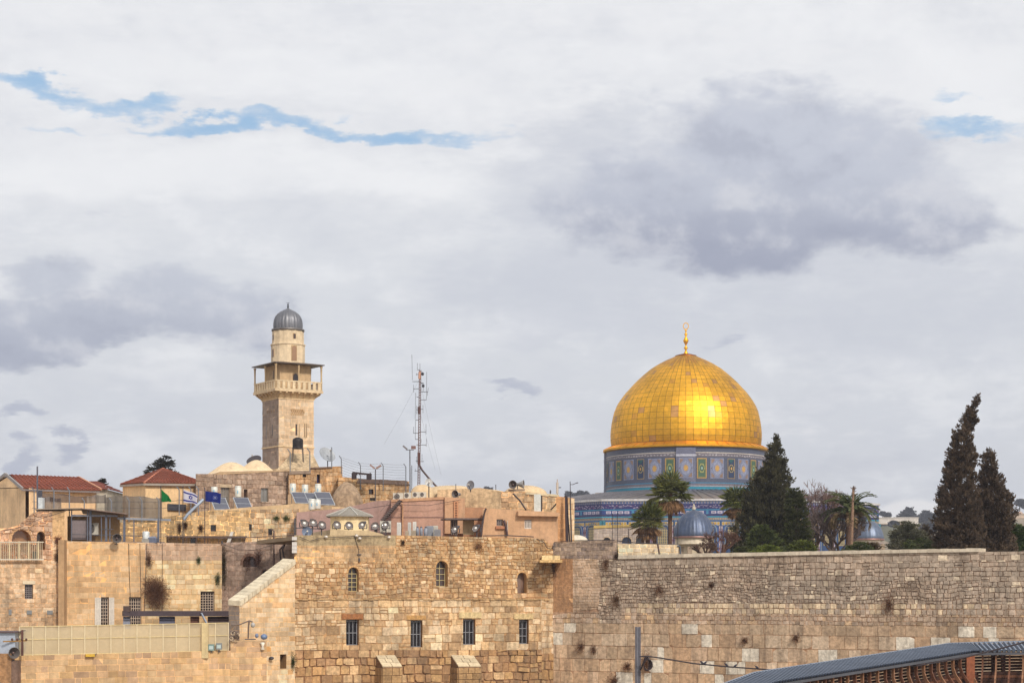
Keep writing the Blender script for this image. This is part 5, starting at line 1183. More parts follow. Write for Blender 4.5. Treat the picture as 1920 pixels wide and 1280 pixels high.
def crown(prof, Y, n_t, per, c_lo, c_hi, tuft=(.30, .16), leaf=.13, upb=.9, parent=None, name='crown', surf=.45, width=.45, shag=0.22, dens_pow=1.0):
    """foliage filling the volume of revolution-like hull prof = [(row, left px, right px)...] from top to bottom"""
    s = Y / F; y0, y1 = prof[0][0], prof[-1][0]
    hs = []; ws = np.array([max(2.0, prof_at(prof, y)[1] - prof_at(prof, y)[0]) ** 1.25 for y in np.linspace(y0, y1, 60)]); cdf = np.cumsum(ws) / ws.sum()
    Cs, Ds, Sz, Co = [], [], [], []
    lo, hi = np.array(c_lo), np.array(c_hi)
    for i in range(n_t):
        py = np.interp(NP.random(), cdf, np.linspace(y0, y1, 60)); l, r_ = prof_at(prof, py); hw = (r_ - l) / 2 * s; cx = X((l + r_) / 2, Y)
        a = NP.random() * 2 * math.pi; rad = (NP.random() ** surf) * (1 - shag + 2 * shag * vn(py * .11, a * 1.8, int(Y * 7)))
        dp = min(hw, 2.6)
        c0 = np.array([cx + math.cos(a) * rad * hw, Y + math.sin(a) * rad * dp, Z(py, Y)])
        out = np.array([math.cos(a) * (1 - upb * .6), math.sin(a) * (1 - upb * .6), upb + NP.normal() * .15]); out /= np.linalg.norm(out)
        L = tuft[0] * (0.6 + 0.8 * NP.random()); R = tuft[1] * (0.6 + .8 * NP.random())
        k = NP.normal(size=(per, 3)); k /= np.linalg.norm(k, axis=1, keepdims=True); k *= (NP.random((per, 1)) ** .4)
        t = k[:, 2:3]; pos = c0 + out * t * L * .6 + (k - k[:, 2:3] * np.array([0, 0, 1])) * R * (1 - .5 * np.clip(t, 0, 1))
        d = out * 1.0 + k * .9
        b = NP.random() * .75 + NP.random() * .25
        cc = lo + (hi - lo) * b; cc = cc * (0.8 + .4 * NP.random((per, 1)))
        Cs.append(pos); Ds.append(d); Sz.append(leaf * (.6 + .8 * NP.random(per))); Co.append(np.clip(cc, 0, 1))
    return leaf_mesh(name, np.concatenate(Cs), np.concatenate(Ds), np.concatenate(Sz), np.concatenate(Co), parent, width)
def trunk(pts, rs, parent, c=C(96, 80, 68, .8), name='trunk', limbs=0, lr=1.2, seed=1, up=.8):
    m = MB(); m.tube(pts, rs, 8, c); r = random.Random(seed); pts = [Vector(p) for p in pts]
    for i in range(limbs):
        k = r.uniform(.35, .95) * (len(pts) - 1); j = int(k); p = pts[j].lerp(pts[min(j + 1, len(pts) - 1)], k - j); a = r.random() * 6.28
        d = Vector((math.cos(a), math.sin(a) * .8, up + r.random() * .5)).normalized() * lr * r.uniform(.6, 1.1); rr = rs[min(j, len(rs) - 1)] * .4 if isinstance(rs, list) else rs * .4
        m.tube([p, p + d * .5 + Vector((0, 0, -.05)), p + d], [rr, rr * .6, rr * .2], 5, c)
    return m.build(name, M_BARK, parent)
def tree(name, label, prof, Y, n_t, per, c_lo, c_hi, group=None, tr=.22, **kw):
    zg = kw.pop('ground', EZ); cat = kw.pop('cat', 'tree'); limbs = kw.pop('limbs', 10)
    l, r_ = prof[-1][1:]; xb = X((l + r_) / 2, Y); o = empty(name, (xb, Y, zg), label, cat, group)
    ys = [prof[-1][0] + (prof[0][0] - prof[-1][0]) * t for t in (0, .3, .6, .9)]
    pts = [(xb, Y, zg)] + [(X(sum(prof_at(prof, y)) / 2, Y), Y, Z(y, Y)) for y in ys]
    trunk(pts, [tr, tr * .95, tr * .7, tr * .4, tr * .1], o, limbs=limbs, lr=(prof_at(prof, ys[1])[1] - prof_at(prof, ys[1])[0]) * Y / F * .4)
    crown(prof, Y, n_t, per, c_lo, c_hi, parent=o, **kw); return o
CYL, CYH = C(54, 44, 40, .9), C(122, 104, 86, .9)
tree('cypress_tree', 'tall dark cypress whose thin tip leans to the right', [(741, 1831.7, 1837.3), (752, 1826.5, 1836.5), (765, 1816.2, 1831.8), (777, 1806.7, 1830.3), (790, 1801.7, 1825.3), (810, 1789.1, 1823.9), (831, 1784.8, 1826.2), (854, 1774.1, 1828.9), (880, 1767.6, 1831.4), (900, 1766.6, 1829.4), (918, 1764.4, 1831.6), (942, 1757.8, 1836.2), (970, 1752.3, 1840.7), (1000, 1750.0, 1843.0), (1036, 1753.2, 1842.8)], 110, 2000, 26, CYL, CYH, 'tall cypresses', surf=.36)
o = [x for x in bpy.data.objects if x.name == 'cypress_tree'][0]
crown([(786, 1821, 1832), (789, 1820, 1836), (795, 1819, 1828)], 110, 12, 24, CYL, CYH, parent=o, name='side_tuft')
tree('cypress_tree', 'shorter dark cypress with blunt rounded tip, right of the leaning cypress', [(842, 1849.6, 1857.4), (852, 1842.9, 1864.1), (864, 1840.7, 1865.3), (880, 1839.3, 1870.7), (895, 1836.7, 1880.3), (918, 1831.1, 1884.9), (929, 1824.2, 1895.8), (952, 1821.6, 1904.4), (975, 1819.6, 1902.4), (1003, 1817.6, 1899.4), (1036, 1815.2, 1904.8)], 112.5, 1600, 26, CYL, CYH, 'tall cypresses', surf=.36)
tree('cypress_tree', 'broad dark cone shaped cypress overlapping the right side of the golden domed shrine', [(818, 1451, 1456), (832, 1446, 1463), (848, 1440, 1470), (862, 1435, 1474), (880, 1424, 1478), (895, 1410, 1481), (915, 1402, 1483), (935, 1396, 1487), (955, 1390, 1496), (975, 1384, 1502), (1000, 1379, 1508), (1040, 1374, 1512)], 128, 2000, 28, C(42, 40, 34, .9), C(104, 100, 72, .9), 'tall cypresses', surf=.5, tuft=(.42, .22), leaf=.16)
PGL, PGH = C(52, 62, 34, .9), C(104, 112, 66, .9)
tree('pine_tree', 'low bushy pine in mid green growing in front of the broad cypress', [(985, 1420, 1436), (995, 1408, 1448), (1010, 1400, 1462), (1025, 1396, 1470), (1042, 1392, 1476)], 121, 520, 26, PGL, PGH, upb=.5, tuft=(.3, .24), cat='tree')
tree('pine_tree', 'shaggy dark green pine at the right foot of the broad cypress', [(915, 1482, 1492), (928, 1476, 1506), (945, 1476, 1512), (965, 1474, 1514), (985, 1470, 1516), (1010, 1466, 1524), (1040, 1464, 1530)], 124, 620, 26, C(44, 48, 30, .9), C(96, 100, 60, .9), upb=.5, tuft=(.34, .24))
YG, YH = C(74, 88, 34, .9), C(124, 132, 60, .9)
for i, (x0, x1, y0, lab, lo, hi) in enumerate(((1410, 1472, 1022, 'yellow green low shrub on the wall top below the dark cypress', YG, YH), (1480, 1530, 1012, 'bright green shrub on the wall top beside the pine', PGL, YH),
        (1585, 1640, 1016, 'dull green shrub under the dead trunk on the wall top', PGL, PGH), (1615, 1655, 1018, 'brownish green shrub before the small distant ribbed dome', C(80, 66, 50), C(130, 110, 76)),
        (1372, 1408, 1026, 'small brown green shrub at the left foot of the broad cypress', C(60, 56, 40), PGH), (1696, 1762, 1008, 'green undergrowth left of the leaning cypress', PGL, PGH))):
    tree('shrub', lab, [(y0, (x0 + x1) / 2 - 8, (x0 + x1) / 2 + 8), (y0 + 7, x0 + 6, x1 - 8), (y0 + 14, x0, x1), (1043, x0, x1)], 113 + i * .8, 240, 22, lo, hi, 'low shrubs along the wall top', tr=.06, upb=.5, tuft=(.2, .18), leaf=.11, cat='shrub', limbs=6)
GO, GP = C(78, 78, 62, .9), C(128, 126, 104, .9)
tree('olive_tree', 'rounded grey green olive tree left of the tall cypresses', [(978, 1690, 1706), (985, 1678, 1722), (998, 1668, 1734), (1015, 1662, 1744), (1038, 1664, 1746)], 126, 520, 24, GO, GP, upb=.4, tuft=(.3, .28), surf=.6)
tree('pine_tree', 'small dark pointed tree between olive tree and leaning cypress', [(984, 1733, 1737), (996, 1727, 1744), (1012, 1722, 1748), (1036, 1722, 1750)], 132, 200, 24, C(60, 52, 46, .9), C(104, 94, 80, .9))
tree('pine_tree', 'bright green tree at the right edge beside the blunt cypress', [(984, 1900, 1925), (996, 1893, 1945), (1012, 1890, 1950), (1036, 1894, 1950)], 118, 420, 24, C(48, 66, 34, .9), C(98, 116, 60, .9), upb=.4, tuft=(.3, .24))
tree('pine_tree', 'dark round topped tree rising behind the hipped red roof', [(855, 300, 316), (862, 292, 324), (870, 288, 325), (878, 280, 326), (888, 274, 330), (905, 274, 334)], 160, 300, 26, C(44, 46, 44, .9), C(92, 88, 76, .9), upb=.3, tuft=(.34, .3), leaf=.17)
tree('pine_tree', 'small dark shrub topped tree behind the small low red roof', [(897, 190, 196), (901, 187, 198), (908, 186, 199), (918, 187, 199)], 152, 60, 24, C(50, 46, 42, .9), C(88, 80, 66, .9), upb=.3)
# bare trees
def bare(label, px, py_b, py_t, spread, Y, seed, c=C(138, 112, 104, .85), depth=5, zg=EZ):
    o = empty('bare_tree', (X(px, Y), Y, zg), label, 'tree', 'leafless trees'); m = MB(); tw = MB(); r = random.Random(seed); s = Y / F
    Ht = (py_b - py_t) * s
    m.tube([(X(px, Y), Y, zg), (X(px, Y), Y, Z(py_b, Y))], [.14, .11], 7, c)
    def go(p, d, L, rad, k):
        q = p + d * L + Vector((r.uniform(-.05, .05), 0, 0)); mm = (p + q) / 2 + Vector((r.uniform(-1, 1), r.uniform(-1, 1), r.uniform(-1, 1))) * L * .07
        (m if k > 2 else tw).tube([p, mm, q], [rad, rad * .85, rad * .65], 5 if k > 2 else 3, c, cap=False)
        if k == 0: return
        for i in range(3 if k > 1 else 4):
            a = r.random() * 6.28; dd = (d + Vector((math.cos(a), math.sin(a) * .7, r.uniform(-.1, .5))) * r.uniform(.45, .8)).normalized(); go(q, dd, L * r.uniform(.62, .85), max(.011, rad * .62), k - 1)
    for i in range(6):
        a = i * 1.05 + r.random(); go(Vector((X(px, Y), Y, Z(py_b, Y))), Vector((math.cos(a) * spread, math.sin(a) * .5 * spread, 1)).normalized(), Ht * .30, .08, depth)
    m.build('trunk', M_BARK, o); tw.build('twigs', M_BARK, o); return o
bare('leafless pinkish brown tree left of the date palm', 1528, 1030, 908, .55, 130, 3)
bare('leafless tree leaning behind the date palm crown', 1560, 1035, 950, .8, 127, 8, C(120, 104, 100, .85))
bare('leafless tree directly behind the broad cypress foot, beside the pinkish one', 1500, 1035, 935, .9, 133, 21, C(124, 106, 104, .85))
bare('leafless tree low behind the dead trunk', 1575, 1040, 968, 1.1, 129, 22, C(116, 100, 96, .85))
bare('small leafless tree before the drum of the nearest ribbed dome', 1352, 1044, 985, .8, 113, 5, C(112, 84, 74, .85), 4)
bare('thin leafless tree at the left foot of the broad cypress', 1322, 1046, 1010, 1.1, 112, 11, C(108, 86, 76, .85), 4)
# fan palms
def fan_palm(label, px, py_c, py_g, rad, Y, seed, skirt=1.0, zg=EZ, group='fan palms'):
    s = Y / F; o = empty('fan_palm', (X(px, Y), Y, zg), label, 'palm', group); r = random.Random(seed); R = rad * s; c = P(px, py_c, Y)
    m = MB(); m.tube([(c.x + .05, Y, zg), (c.x - .03, Y, (zg + c.z) / 2), (c.x, Y, c.z)], [.17, .14, .13], 9, C(104, 80, 66, .85))
    m.build('trunk', M_BARK, o)
    live, dead = ([], [], [], []), ([], [], [], [])
    def leaf(dirv, L, fr_, colr, acc, droop):
        side = dirv.cross(Vector((0, 0, 1))).normalized(); upv = side.cross(dirv).normalized(); base = c + dirv * L * .42 + Vector((0, 0, -droop * .15))
        m2.tube([c, c + dirv * L * .25, base], [.02, .016, .012], 4, C(120, 120, 70, .8), cap=False)
        n = 17
        for k in range(n):
            a = (k / (n - 1) - .5) * 3.6 * fr_; d = (dirv * math.cos(a) + side * math.sin(a) + upv * .15).normalized()
            ll = L * .62 * (1 - .25 * abs(k / (n - 1) - .5)); mid = base + d * ll * .5; d2 = (d + Vector((0, 0, -droop))).normalized(); tip = mid + d2 * ll * .5
            for (p, q, w) in ((base, mid, .30), (mid, tip + (tip - mid) * .15, .22)):
                acc[0].append((p + q) / 2); acc[1].append(q - p); acc[2].append((q - p).length * 1.1); kk = r.uniform(.75, 1.2); acc[3].append([v * kk for v in colr])
    m2 = MB()
    for i in range(46):
        el = r.uniform(-.35, 1.35); az = i * 2.4 + r.uniform(-.3, .3); d = Vector((math.cos(az) * math.cos(el), math.sin(az) * math.cos(el), math.sin(el)))
        g_ = r.random(); leaf(d, R * r.uniform(.85, 1.05), 1.0, [a * (1 - g_) + b * g_ for a, b in zip(C(62, 72, 36, .9), C(124, 124, 66, .9))], live, r.uniform(.2, .7))
    for i in range(int(26 * skirt)):
        az = i * 2.4; el = -R_(r.uniform(30, 75)); d = Vector((math.cos(az) * math.cos(el), math.sin(az) * math.cos(el), math.sin(el)))
        leaf(d, R * r.uniform(.7, .95), .6, C(150, 116, 84, .85), dead, .6)
    m2.build('leaf_stalks', M_BARK, o)
    for nm, acc, w in (('fronds', live, .16), ('dead_fronds', dead, .14)):
        if acc[0]: leaf_mesh(nm, np.array([tuple(p) for p in acc[0]]), np.array([tuple(p) for p in acc[1]]), np.array(acc[2]), np.array(acc[3]), o, width=w)
    return o
fan_palm('tall fan palm before the shrine, pale dead fronds hanging under its crown', 1257, 926, 1018, 46, 124, 3, 1.3)
fan_palm('short fan palm with low crown, left of the tall fan palm', 1215, 978, 1018, 40, 120, 5, 1.2)
fan_palm('fan palm partly hidden by the broad cypress, with drooping pale fronds', 1382, 944, 1018, 38, 138, 7, 1.2)
fan_palm('small fan palm squeezed between the short and the tall fan palm', 1228, 958, 1018, 26, 126, 9, .6)
# date palm
Yp = 126; sp = Yp / F; o = empty('date_palm', (X(1594, Yp), Yp, EZ), 'date palm with arching feather fronds beside the dead trunk', 'palm'); c = P(1594, 962, Yp); r = random.Random(9)
m = MB(); m.tube([(c.x, Yp, EZ), (c.x - .05, Yp, (EZ + c.z) / 2), tuple(c)], [.26, .24, .30], 10, C(112, 88, 76, .85)); m.build('trunk', M_BARK, o)
acc = ([], [], [], []); m = MB()
for i in range(62):
    az = i * 2.4; el = r.uniform(.05, 1.45); L = 2.05 * r.uniform(.85, 1.1) * (.9 + .2 * math.cos(az) ** 2); hd = Vector((math.cos(az), math.sin(az), 0)); prev = c.copy(); pp = [prev]
    dead = el < .25
    for k in range(9):
        e2 = el - (k / 8) ** 1.4 * (1.35 if not dead else 1.9); prev = prev + (hd * math.cos(e2) + Vector((0, 0, math.sin(e2)))) * L / 9; pp.append(prev)
    m.tube(pp, [.025 - .002 * k for k in range(10)], 4, C(120, 116, 70, .8), cap=False)
    g_ = r.random(); cc = C(146, 122, 90, .85) if dead else [a * (1 - g_) + b * g_ for a, b in zip(C(60, 72, 48, .9), C(122, 130, 84, .9))]
    for k in range(2, 10):
        for j in range(5):
            p = pp[k - 1].lerp(pp[k], j / 5); t = (pp[k] - pp[k - 1]).normalized(); sd_ = t.cross(Vector((0, 0, 1))).normalized()
            for sg in (-1, 1):
                d = (t * .8 + sd_ * sg * .9 + Vector((0, 0, .25 - .3 * r.random()))).normalized(); ll = .36 * (1 - .5 * abs(k / 9 - .45)); acc[0].append(tuple(p + d * ll / 2)); acc[1].append(tuple(d)); acc[2].append(ll); kk = r.uniform(.8, 1.2); acc[3].append([v * kk for v in cc])
m.build('frond_stalks', M_BARK, o); leaf_mesh('fronds', np.array(acc[0]), np.array(acc[1]), np.array(acc[2]), np.array(acc[3]), o, width=.16)
# dead trunk
Yq = 122; o = empty('dead_trunk', (X(1597, Yq), Yq, EZ), 'bare dead tree trunk with broken jagged tip standing against the date palm', 'tree trunk')
m = MB(); ys = [1040, 1010, 985, 960, 940, 925, 915, 911]; xs_ = [1597, 1596.5, 1598, 1598.5, 1599, 1600, 1599.5, 1600]; rs_ = [.13, .11, .075, .095, .06, .085, .05, .015]
m.tube([(X(x, Yq), Yq, Z(y, Yq)) for x, y in zip(xs_, ys)], rs_, 9, C(146, 118, 98, .85)); m.build('trunk', M_BARK, o)
r = random.Random(4)
for i in range(46):
    m = MB()
    k = r.uniform(0, 6.4); j = int(k); x = xs_[j] + (xs_[j + 1] - xs_[j]) * (k - j); y = ys[j] + (ys[j + 1] - ys[j]) * (k - j); a = r.random() * 6.28; p = P(x, y, Yq); m.tube([p, p + Vector((math.cos(a) * .22, math.sin(a) * .2, .12))], [.045, .01], 5, C(130, 104, 88, .85)); m.build('branch_stub', M_BARK, o)
# far trees on the hillside, one by one
far = [(1703, 962, 24, 18), (1664, 966, 9, 8), (1737, 966, 20, 16), (1632, 972, 16, 8), (1688, 972, 14, 10), (1755, 972, 20, 18), (1720, 976, 26, 16), (1676, 982, 12, 8), (1912, 942, 14, 10), (1925, 946, 16, 14), (1740, 990, 30, 18), (1700, 996, 26, 12),
       (1088, 925, 6, 8), (1096, 927, 14, 9), (1080, 929, 14, 6), (1066, 926, 6, 7), (1112, 931, 10, 5), (913, 917, 6, 7), (918, 918, 5, 5), (1655, 962, 5, 5), (1896, 966, 12, 10), (1770, 985, 18, 14)]
places = ['large round dark tree on the skyline above the pale terrace walls', 'tiny dark tree on the skyline right of the small ribbed dome', 'pointed blue grey tree on the skyline next to the round one', 'low dark tree on the hillside directly above the small ribbed dome', 'small dark tree overlapping the pale hillside wall', 'wide hazy tree on the skyline touching the leaning cypress', 'broad hazy tree below the skyline between the round and pointed trees', 'small bush on the tan hillside under the pale wall', 'hazy tree on the skyline at the far right edge', 'second hazy tree cut by the right picture edge', 'wide hazy tree low on the slope beside the leaning cypress', 'flat hazy tree low on the slope behind the olive tree',
          'tallest pointed far tree left of the shrine', 'wide far tree left of the shrine, just right of the lamp pole', 'low wide far tree left of the shrine', 'small far tree directly left of the thin lamp pole', 'low far bush touching the shrine drum edge', 'small dark far tree peeking over the plaster vaults', 'tiny far tree right beside the one peeking over the vaults', 'tiniest round tree on the skyline', 'hazy far tree seen between the blunt cypress and the right edge', 'hazy far tree hidden behind the leaning cypress']
for i, ((px, py, w_, h_), lab) in enumerate(zip(far, places)):
    Yf = 985 if py < 980 else 800
    s = Yf / F; zg = hill_z(X(px, Yf), Yf) - 1
    tree('far_tree', lab, [(py - h_ * .6, px - w_ * .15, px + w_ * .15), (py - h_ * .2, px - w_ * .42, px + w_ * .42), (py + h_ * .2, px - w_ * .5, px + w_ * .5), (py + h_ * .55, px - w_ * .35, px + w_ * .35)], Yf, 45 + w_ * 3, 16, C(52, 54, 62, .9), C(92, 92, 94, .9),
         'far trees on the hillside', tr=.25, upb=.3, tuft=(1.5, 1.3), leaf=1.1, width=.7, surf=.5, limbs=4, ground=min(zg, Z(py + h_ * .5, Yf)))
# pale walls and houses on the far hill
for i, (x0, x1, y0, y1, c, lab) in enumerate(((1645, 1722, 971, 977, (232, 222, 212), 'long pale retaining wall on the far hillside skyline'), (1650, 1700, 983, 990, (196, 174, 148), 'tan terrace wall low on the far hillside'), (1902, 1940, 964, 974, (214, 190, 164), 'pale domed house on the far hill at the right edge'), (1118, 1136, 925, 930, (206, 192, 176), 'small pale far house touching the shrine'), (1726, 1750, 986, 992, (186, 172, 160), 'short pale wall between hazy far trees'))):
    Yf = 975; m = MB(); n = 6; o = empty('far_wall' if 'wall' in lab else 'far_house', P((x0 + x1) / 2, y1 + 3, Yf), lab, 'wall' if 'wall' in lab else 'house')
    m.box(X(x0, Yf), X(x1, Yf), Yf, Yf + 6, Z(y1, Yf) - 4, Z(y0, Yf), C(*c, .8)); m.build('wall', M_CLEAN, o); m = MB()
    m.box(X(x0, Yf) - .3, X(x1, Yf) + .3, Yf - .3, Yf + 6.3, Z(y0, Yf), Z(y0, Yf) + .5, C(*c, .7)); m.build('roof' if 'house' in lab else 'coping', M_CLEAN, o)
    if 'domed' in lab:
        plaster_dome(o, 1912, 958, 964, 6, Yf + 3, 'dome', C(206, 176, 156, .8))
# dry shrubs hanging on the walls
def dry_bush(label, c, rx, rz, n, lo, hi, dense=1.0, group='dry shrubs growing from the walls', nrm=Vector((0, -1, 0))):
    o = empty('wall_shrub', c, label, 'shrub', group); N = int(n * dense); k = NP.normal(size=(N, 3)); k /= np.linalg.norm(k, axis=1, keepdims=True); k *= NP.random((N, 1)) ** .55
    rr_ = NP.random((N, 1)) ** .9 * (1 + .35 * NP.random((N, 1))); k *= 1 / (np.linalg.norm(k, axis=1, keepdims=True) + 1e-9) * rr_
    lob = np.array([[vn(float(a_) * 1.3 + N * .1, float(b_) * 1.3 + N * .07, 5)] for a_, b_ in zip(np.arctan2(k[:, 2], k[:, 0]) * 2, k[:, 1] * 2)]); k *= .65 + .75 * lob
    k[:, 1] = -abs(k[:, 1]) * .6
    pos = np.array(c) + k * np.array([rx, rx * .8, rz]); cc = (np.array(lo) + (np.array(hi) - np.array(lo)) * NP.random((N, 1))) * 1.1; leaf_mesh('foliage', pos, k + NP.normal(size=(N, 3)) * .25 + np.array([0, 0, .2]), .09 + .07 * NP.random(N), cc, o, width=.11)
    m = MB(); r = random.Random(N)
    for i in range(26):
        d = Vector((r.uniform(-1, 1), r.uniform(-.8, 0), r.uniform(-1, 1))).normalized() * r.uniform(.5, .95); m.tube([Vector(c) + nrm * -.05, Vector(c) + Vector((d.x * rx, d.y * rx * .8, d.z * rz))], [.012, .005], 3, C(96, 70, 56, .8), cap=False)
    m.build('twigs', M_BARK, o); return o
DB, DH = C(92, 62, 46, .85), C(158, 120, 94, .85)
dry_bush('large round dry brown shrub on the yellow wall above the dark beam', wD2.px(291, 1109, .1), .74, .76, 13000, DB, DH)
WS = [(279, 1050, .16, .38, wD2, DB, DH, 'narrow dry brown shrub hanging at the top of the yellow wall'), (108, 1012, .2, .22, wD, C(110, 62, 46), C(170, 110, 80), 'reddish dry shrub beside the niches of the ruined house'), (107, 1044, .12, .3, wD, DB, DH, 'small dry shrub low on the ruined house corner'),
      (1289 + 46, 1097, .1, .1, wW, C(70, 50, 40), DB, 'tiny dark shrub high in the small courses of the long wall'), (1668, 1133, .34, .4, wW, DB, DH, 'round dry shrub in the middle courses at the right of the long wall'), (1493, 1196, .22, .2, wW, DB, DH, 'dry shrub on the pale ashlar left of the big white stone'),
      (1090, 1212, .22, .26, wW, DB, DH, 'dry shrub low on the left ashlar of the long wall'), (1114, 1218, .14, .24, wW, DB, DH, 'small dry shrub right of another on the left ashlar'), (1177, 1249, .26, .24, wW, DB, C(150, 110, 84), 'reddish dry shrub just left of the steel post'), (1152, 1276, .34, .34, wW, DB, C(150, 110, 84), 'dry shrub at the picture bottom left of the steel post'),
      (1213, 1243, .3, .5, wW, DB, C(150, 110, 84), 'tangled dry shrub behind the cable coil'), (1237, 1105, .22, .24, wW, C(100, 74, 60), DH, 'dry tuft high on the long wall below the cream wall'), (1157, 1125, .25, .3, wW, C(90, 66, 50), C(140, 110, 86), 'dark dry tuft on the warm stones above the ashlar at left'), (1137, 1057, .14, .26, wW, C(100, 74, 58), DH, 'small tuft near the wall top left of the coping'), (1156, 1043, .10, .14, wW, C(50, 40, 34), DB, 'small dark tuft at the left end of the coping'),
      (1397, 1201, .2, .16, wW, DB, DH, 'dry tuft between ashlars right of the square white stone'), (1040, 1064, .3, .42, wC, C(80, 58, 48), C(120, 92, 74), 'dark hanging growth under the projecting ledge'),
      (516, 1048, .0, .0, wK, DB, DH, None), (421, 1060, .15, 1.1, wK, C(52, 48, 34), C(92, 84, 54), 'dark green creeper growing in the shaded corner strip'), (408, 1085, .14, .3, wD2, C(60, 70, 40), C(100, 106, 62), 'green plant beside the barred window near the dark corner'), (548, 1240, .14, .34, wB, C(50, 60, 34), C(90, 96, 56), 'dark green plant beside the small dark doorway'),
      (372, 1050, .1, .16, wD2, C(60, 74, 40), C(100, 110, 60), 'tiny green plant high on the yellow wall'), (486, 1046, .22, .5, wK, C(76, 50, 44), C(116, 84, 72), 'dry growth hanging left of the dark niche'), (466, 1052, .14, .4, wK, C(70, 48, 42), C(110, 80, 66), 'narrow dry growth in the recessed wall'), (518, 971, .16, .12, wF, C(60, 74, 36), C(108, 116, 62), 'green tuft left on the rough plastered wall'), (537, 971, .18, .14, wF, C(60, 74, 36), C(108, 116, 62), 'green tuft right on the rough plastered wall'),
      (348, 984, .12, .2, wF, C(74, 48, 36), DB, 'brown tuft left of the tall flagpoles on the plastered wall'), (377, 990, .14, .2, wF, C(74, 48, 36), DB, 'brown tuft beside the small square window of the plastered wall'), (337, 989, .1, .3, wF, C(74, 48, 36), DB, 'long brown tuft on the plastered wall'), (897, 1024, .26, .2, wC, C(130, 90, 62), C(170, 126, 88), 'flat brown tuft in the upper rubble of the tan facade'), (755, 1017, .1, .12, wC, C(70, 52, 40), DB, 'tiny dark tuft at the upper left of the rubble facade')]
for px, py, rx, rz, wp, lo, hi, lab in WS:
    if lab: dry_bush(lab, wp.px(px, py, .08), rx * 1.25, rz * 1.25, 200 + 5500 * rx * rz, lo, hi)
# ================================================================== small things on roofs and walls
GRY = C(150, 152, 158, .85); DGR = C(84, 82, 88, .85); WHT = C(222, 226, 228, .9); RUST = C(110, 76, 66, .85)
def tf(label, cat, name, group=None): return empty(name, (0, 0, 0), label, cat, group)
def horn_speaker():
    """mouth towards -Y, bracket foot at the origin, mouth centre .34 above"""
    o = tf('x', 'loudspeaker', 'horn_loudspeaker'); h = .34
    def L(prof, c, nm, mat=M_METAL):
        m = MB(); n = 20; vs = []
        for r_, y in prof:
            for j in range(n): t = 2 * math.pi * j / n; vs.append((r_ * math.cos(t), y, h + r_ * math.sin(t)))
        m.mesh(vs, [(i * n + j, (i + 1) * n + j, (i + 1) * n + (j + 1) % n, i * n + (j + 1) % n) for i in range(len(prof) - 1) for j in range(n)], c, True); return m.build(nm, mat, o)
    L([(.245, -.26), (.255, -.25), (.24, -.22), (.17, -.08), (.10, .06), (.07, .14)], C(168, 166, 164, .85), 'horn')
    L([(.243, -.258), (.225, -.22), (.15, -.08), (.08, .04), (.001, .05)], C(120, 112, 110, .8), 'horn_inside'); L([(.09, .12), (.10, .14), (.10, .30), (.001, .31)], C(120, 118, 120), 'driver')
    L([(.001, -.16), (.05, -.15), (.06, -.08), (.03, .0)], C(110, 90, 86), 'centre_plug')
    m = MB(); m.beam((0, .12, 0), (0, .12, h - .06), .05, .05, DGR); m.beam((-.1, .12, .02), (.1, .12, .02), .12, .04, DGR); m.build('bracket', M_METAL, o); return o
def floodlight():
    o = tf('x', 'floodlight', 'floodlight'); h = .30
    def L(prof, c, nm, mat=M_METAL):
        m = MB(); n = 18; vs = []; tl = .35
        for r_, y in prof:
            for j in range(n):
                t = 2 * math.pi * j / n; yy, zz = y, r_ * math.sin(t); vs.append((r_ * math.cos(t), yy * math.cos(tl) - zz * math.sin(tl) * -1, h + zz * math.cos(tl) + yy * math.sin(tl)))
        m.mesh(vs, [(i * n + j, (i + 1) * n + j, (i + 1) * n + (j + 1) % n, i * n + (j + 1) % n) for i in range(len(prof) - 1) for j in range(n)], c, True); return m.build(nm, mat, o)
    L([(.20, -.16), (.215, -.15), (.20, -.12), (.16, .02), (.10, .12), (.09, .24), (.001, .26)], C(62, 54, 58), 'housing'); L([(.001, -.135), (.19, -.14), (.2, -.16)], C(112, 104, 102), 'front_glass', M_GLASS)
    L([(.08, -.137), (.085, -.15), (.001, -.155)], C(236, 232, 226), 'lamp', M_GLASS)
    m = MB(); m.beam((-.22, 0, .30), (-.22, 0, .06), .03, .05, DGR); m.beam((.22, 0, .30), (.22, 0, .06), .03, .05, DGR); m.beam((-.235, 0, .06), (.235, 0, .06), .05, .04, DGR); m.beam((0, 0, -.25), (0, 0, .06), .05, .05, DGR); m.build('bracket', M_METAL, o); return o
def air_conditioner():
    o = tf('x', 'air conditioner', 'air_conditioner'); m = MB(); m.box(-.36, .36, -.14, .14, .05, .56, C(206, 200, 188, .88)); m.build('casing', M_METAL, o)
    m = MB(); m.lathe([(.001, 0), (.2, 0)], 18, (0, 0, 0), C(70, 62, 62)); m.v = [(x - .08, -.142, y + .31) for x, y, z in m.v]; m.build('fan_opening', M_METAL, o)
    m = MB()
    for r_ in (.2, .14, .08):
        for k in range(16): t0, t1 = k * math.pi / 8, (k + 1) * math.pi / 8; m.beam((-.08 + r_ * math.cos(t0), -.15, .31 + r_ * math.sin(t0)), (-.08 + r_ * math.cos(t1), -.15, .31 + r_ * math.sin(t1)), .012, .012, C(170, 166, 160))
    m.build('fan_guard', M_METAL, o)
    m = MB(); m.box(-.3, -.24, -.13, .13, 0, .05, DGR); m.box(.24, .3, -.13, .13, 0, .05, DGR); m.build('feet', M_METAL, o); return o
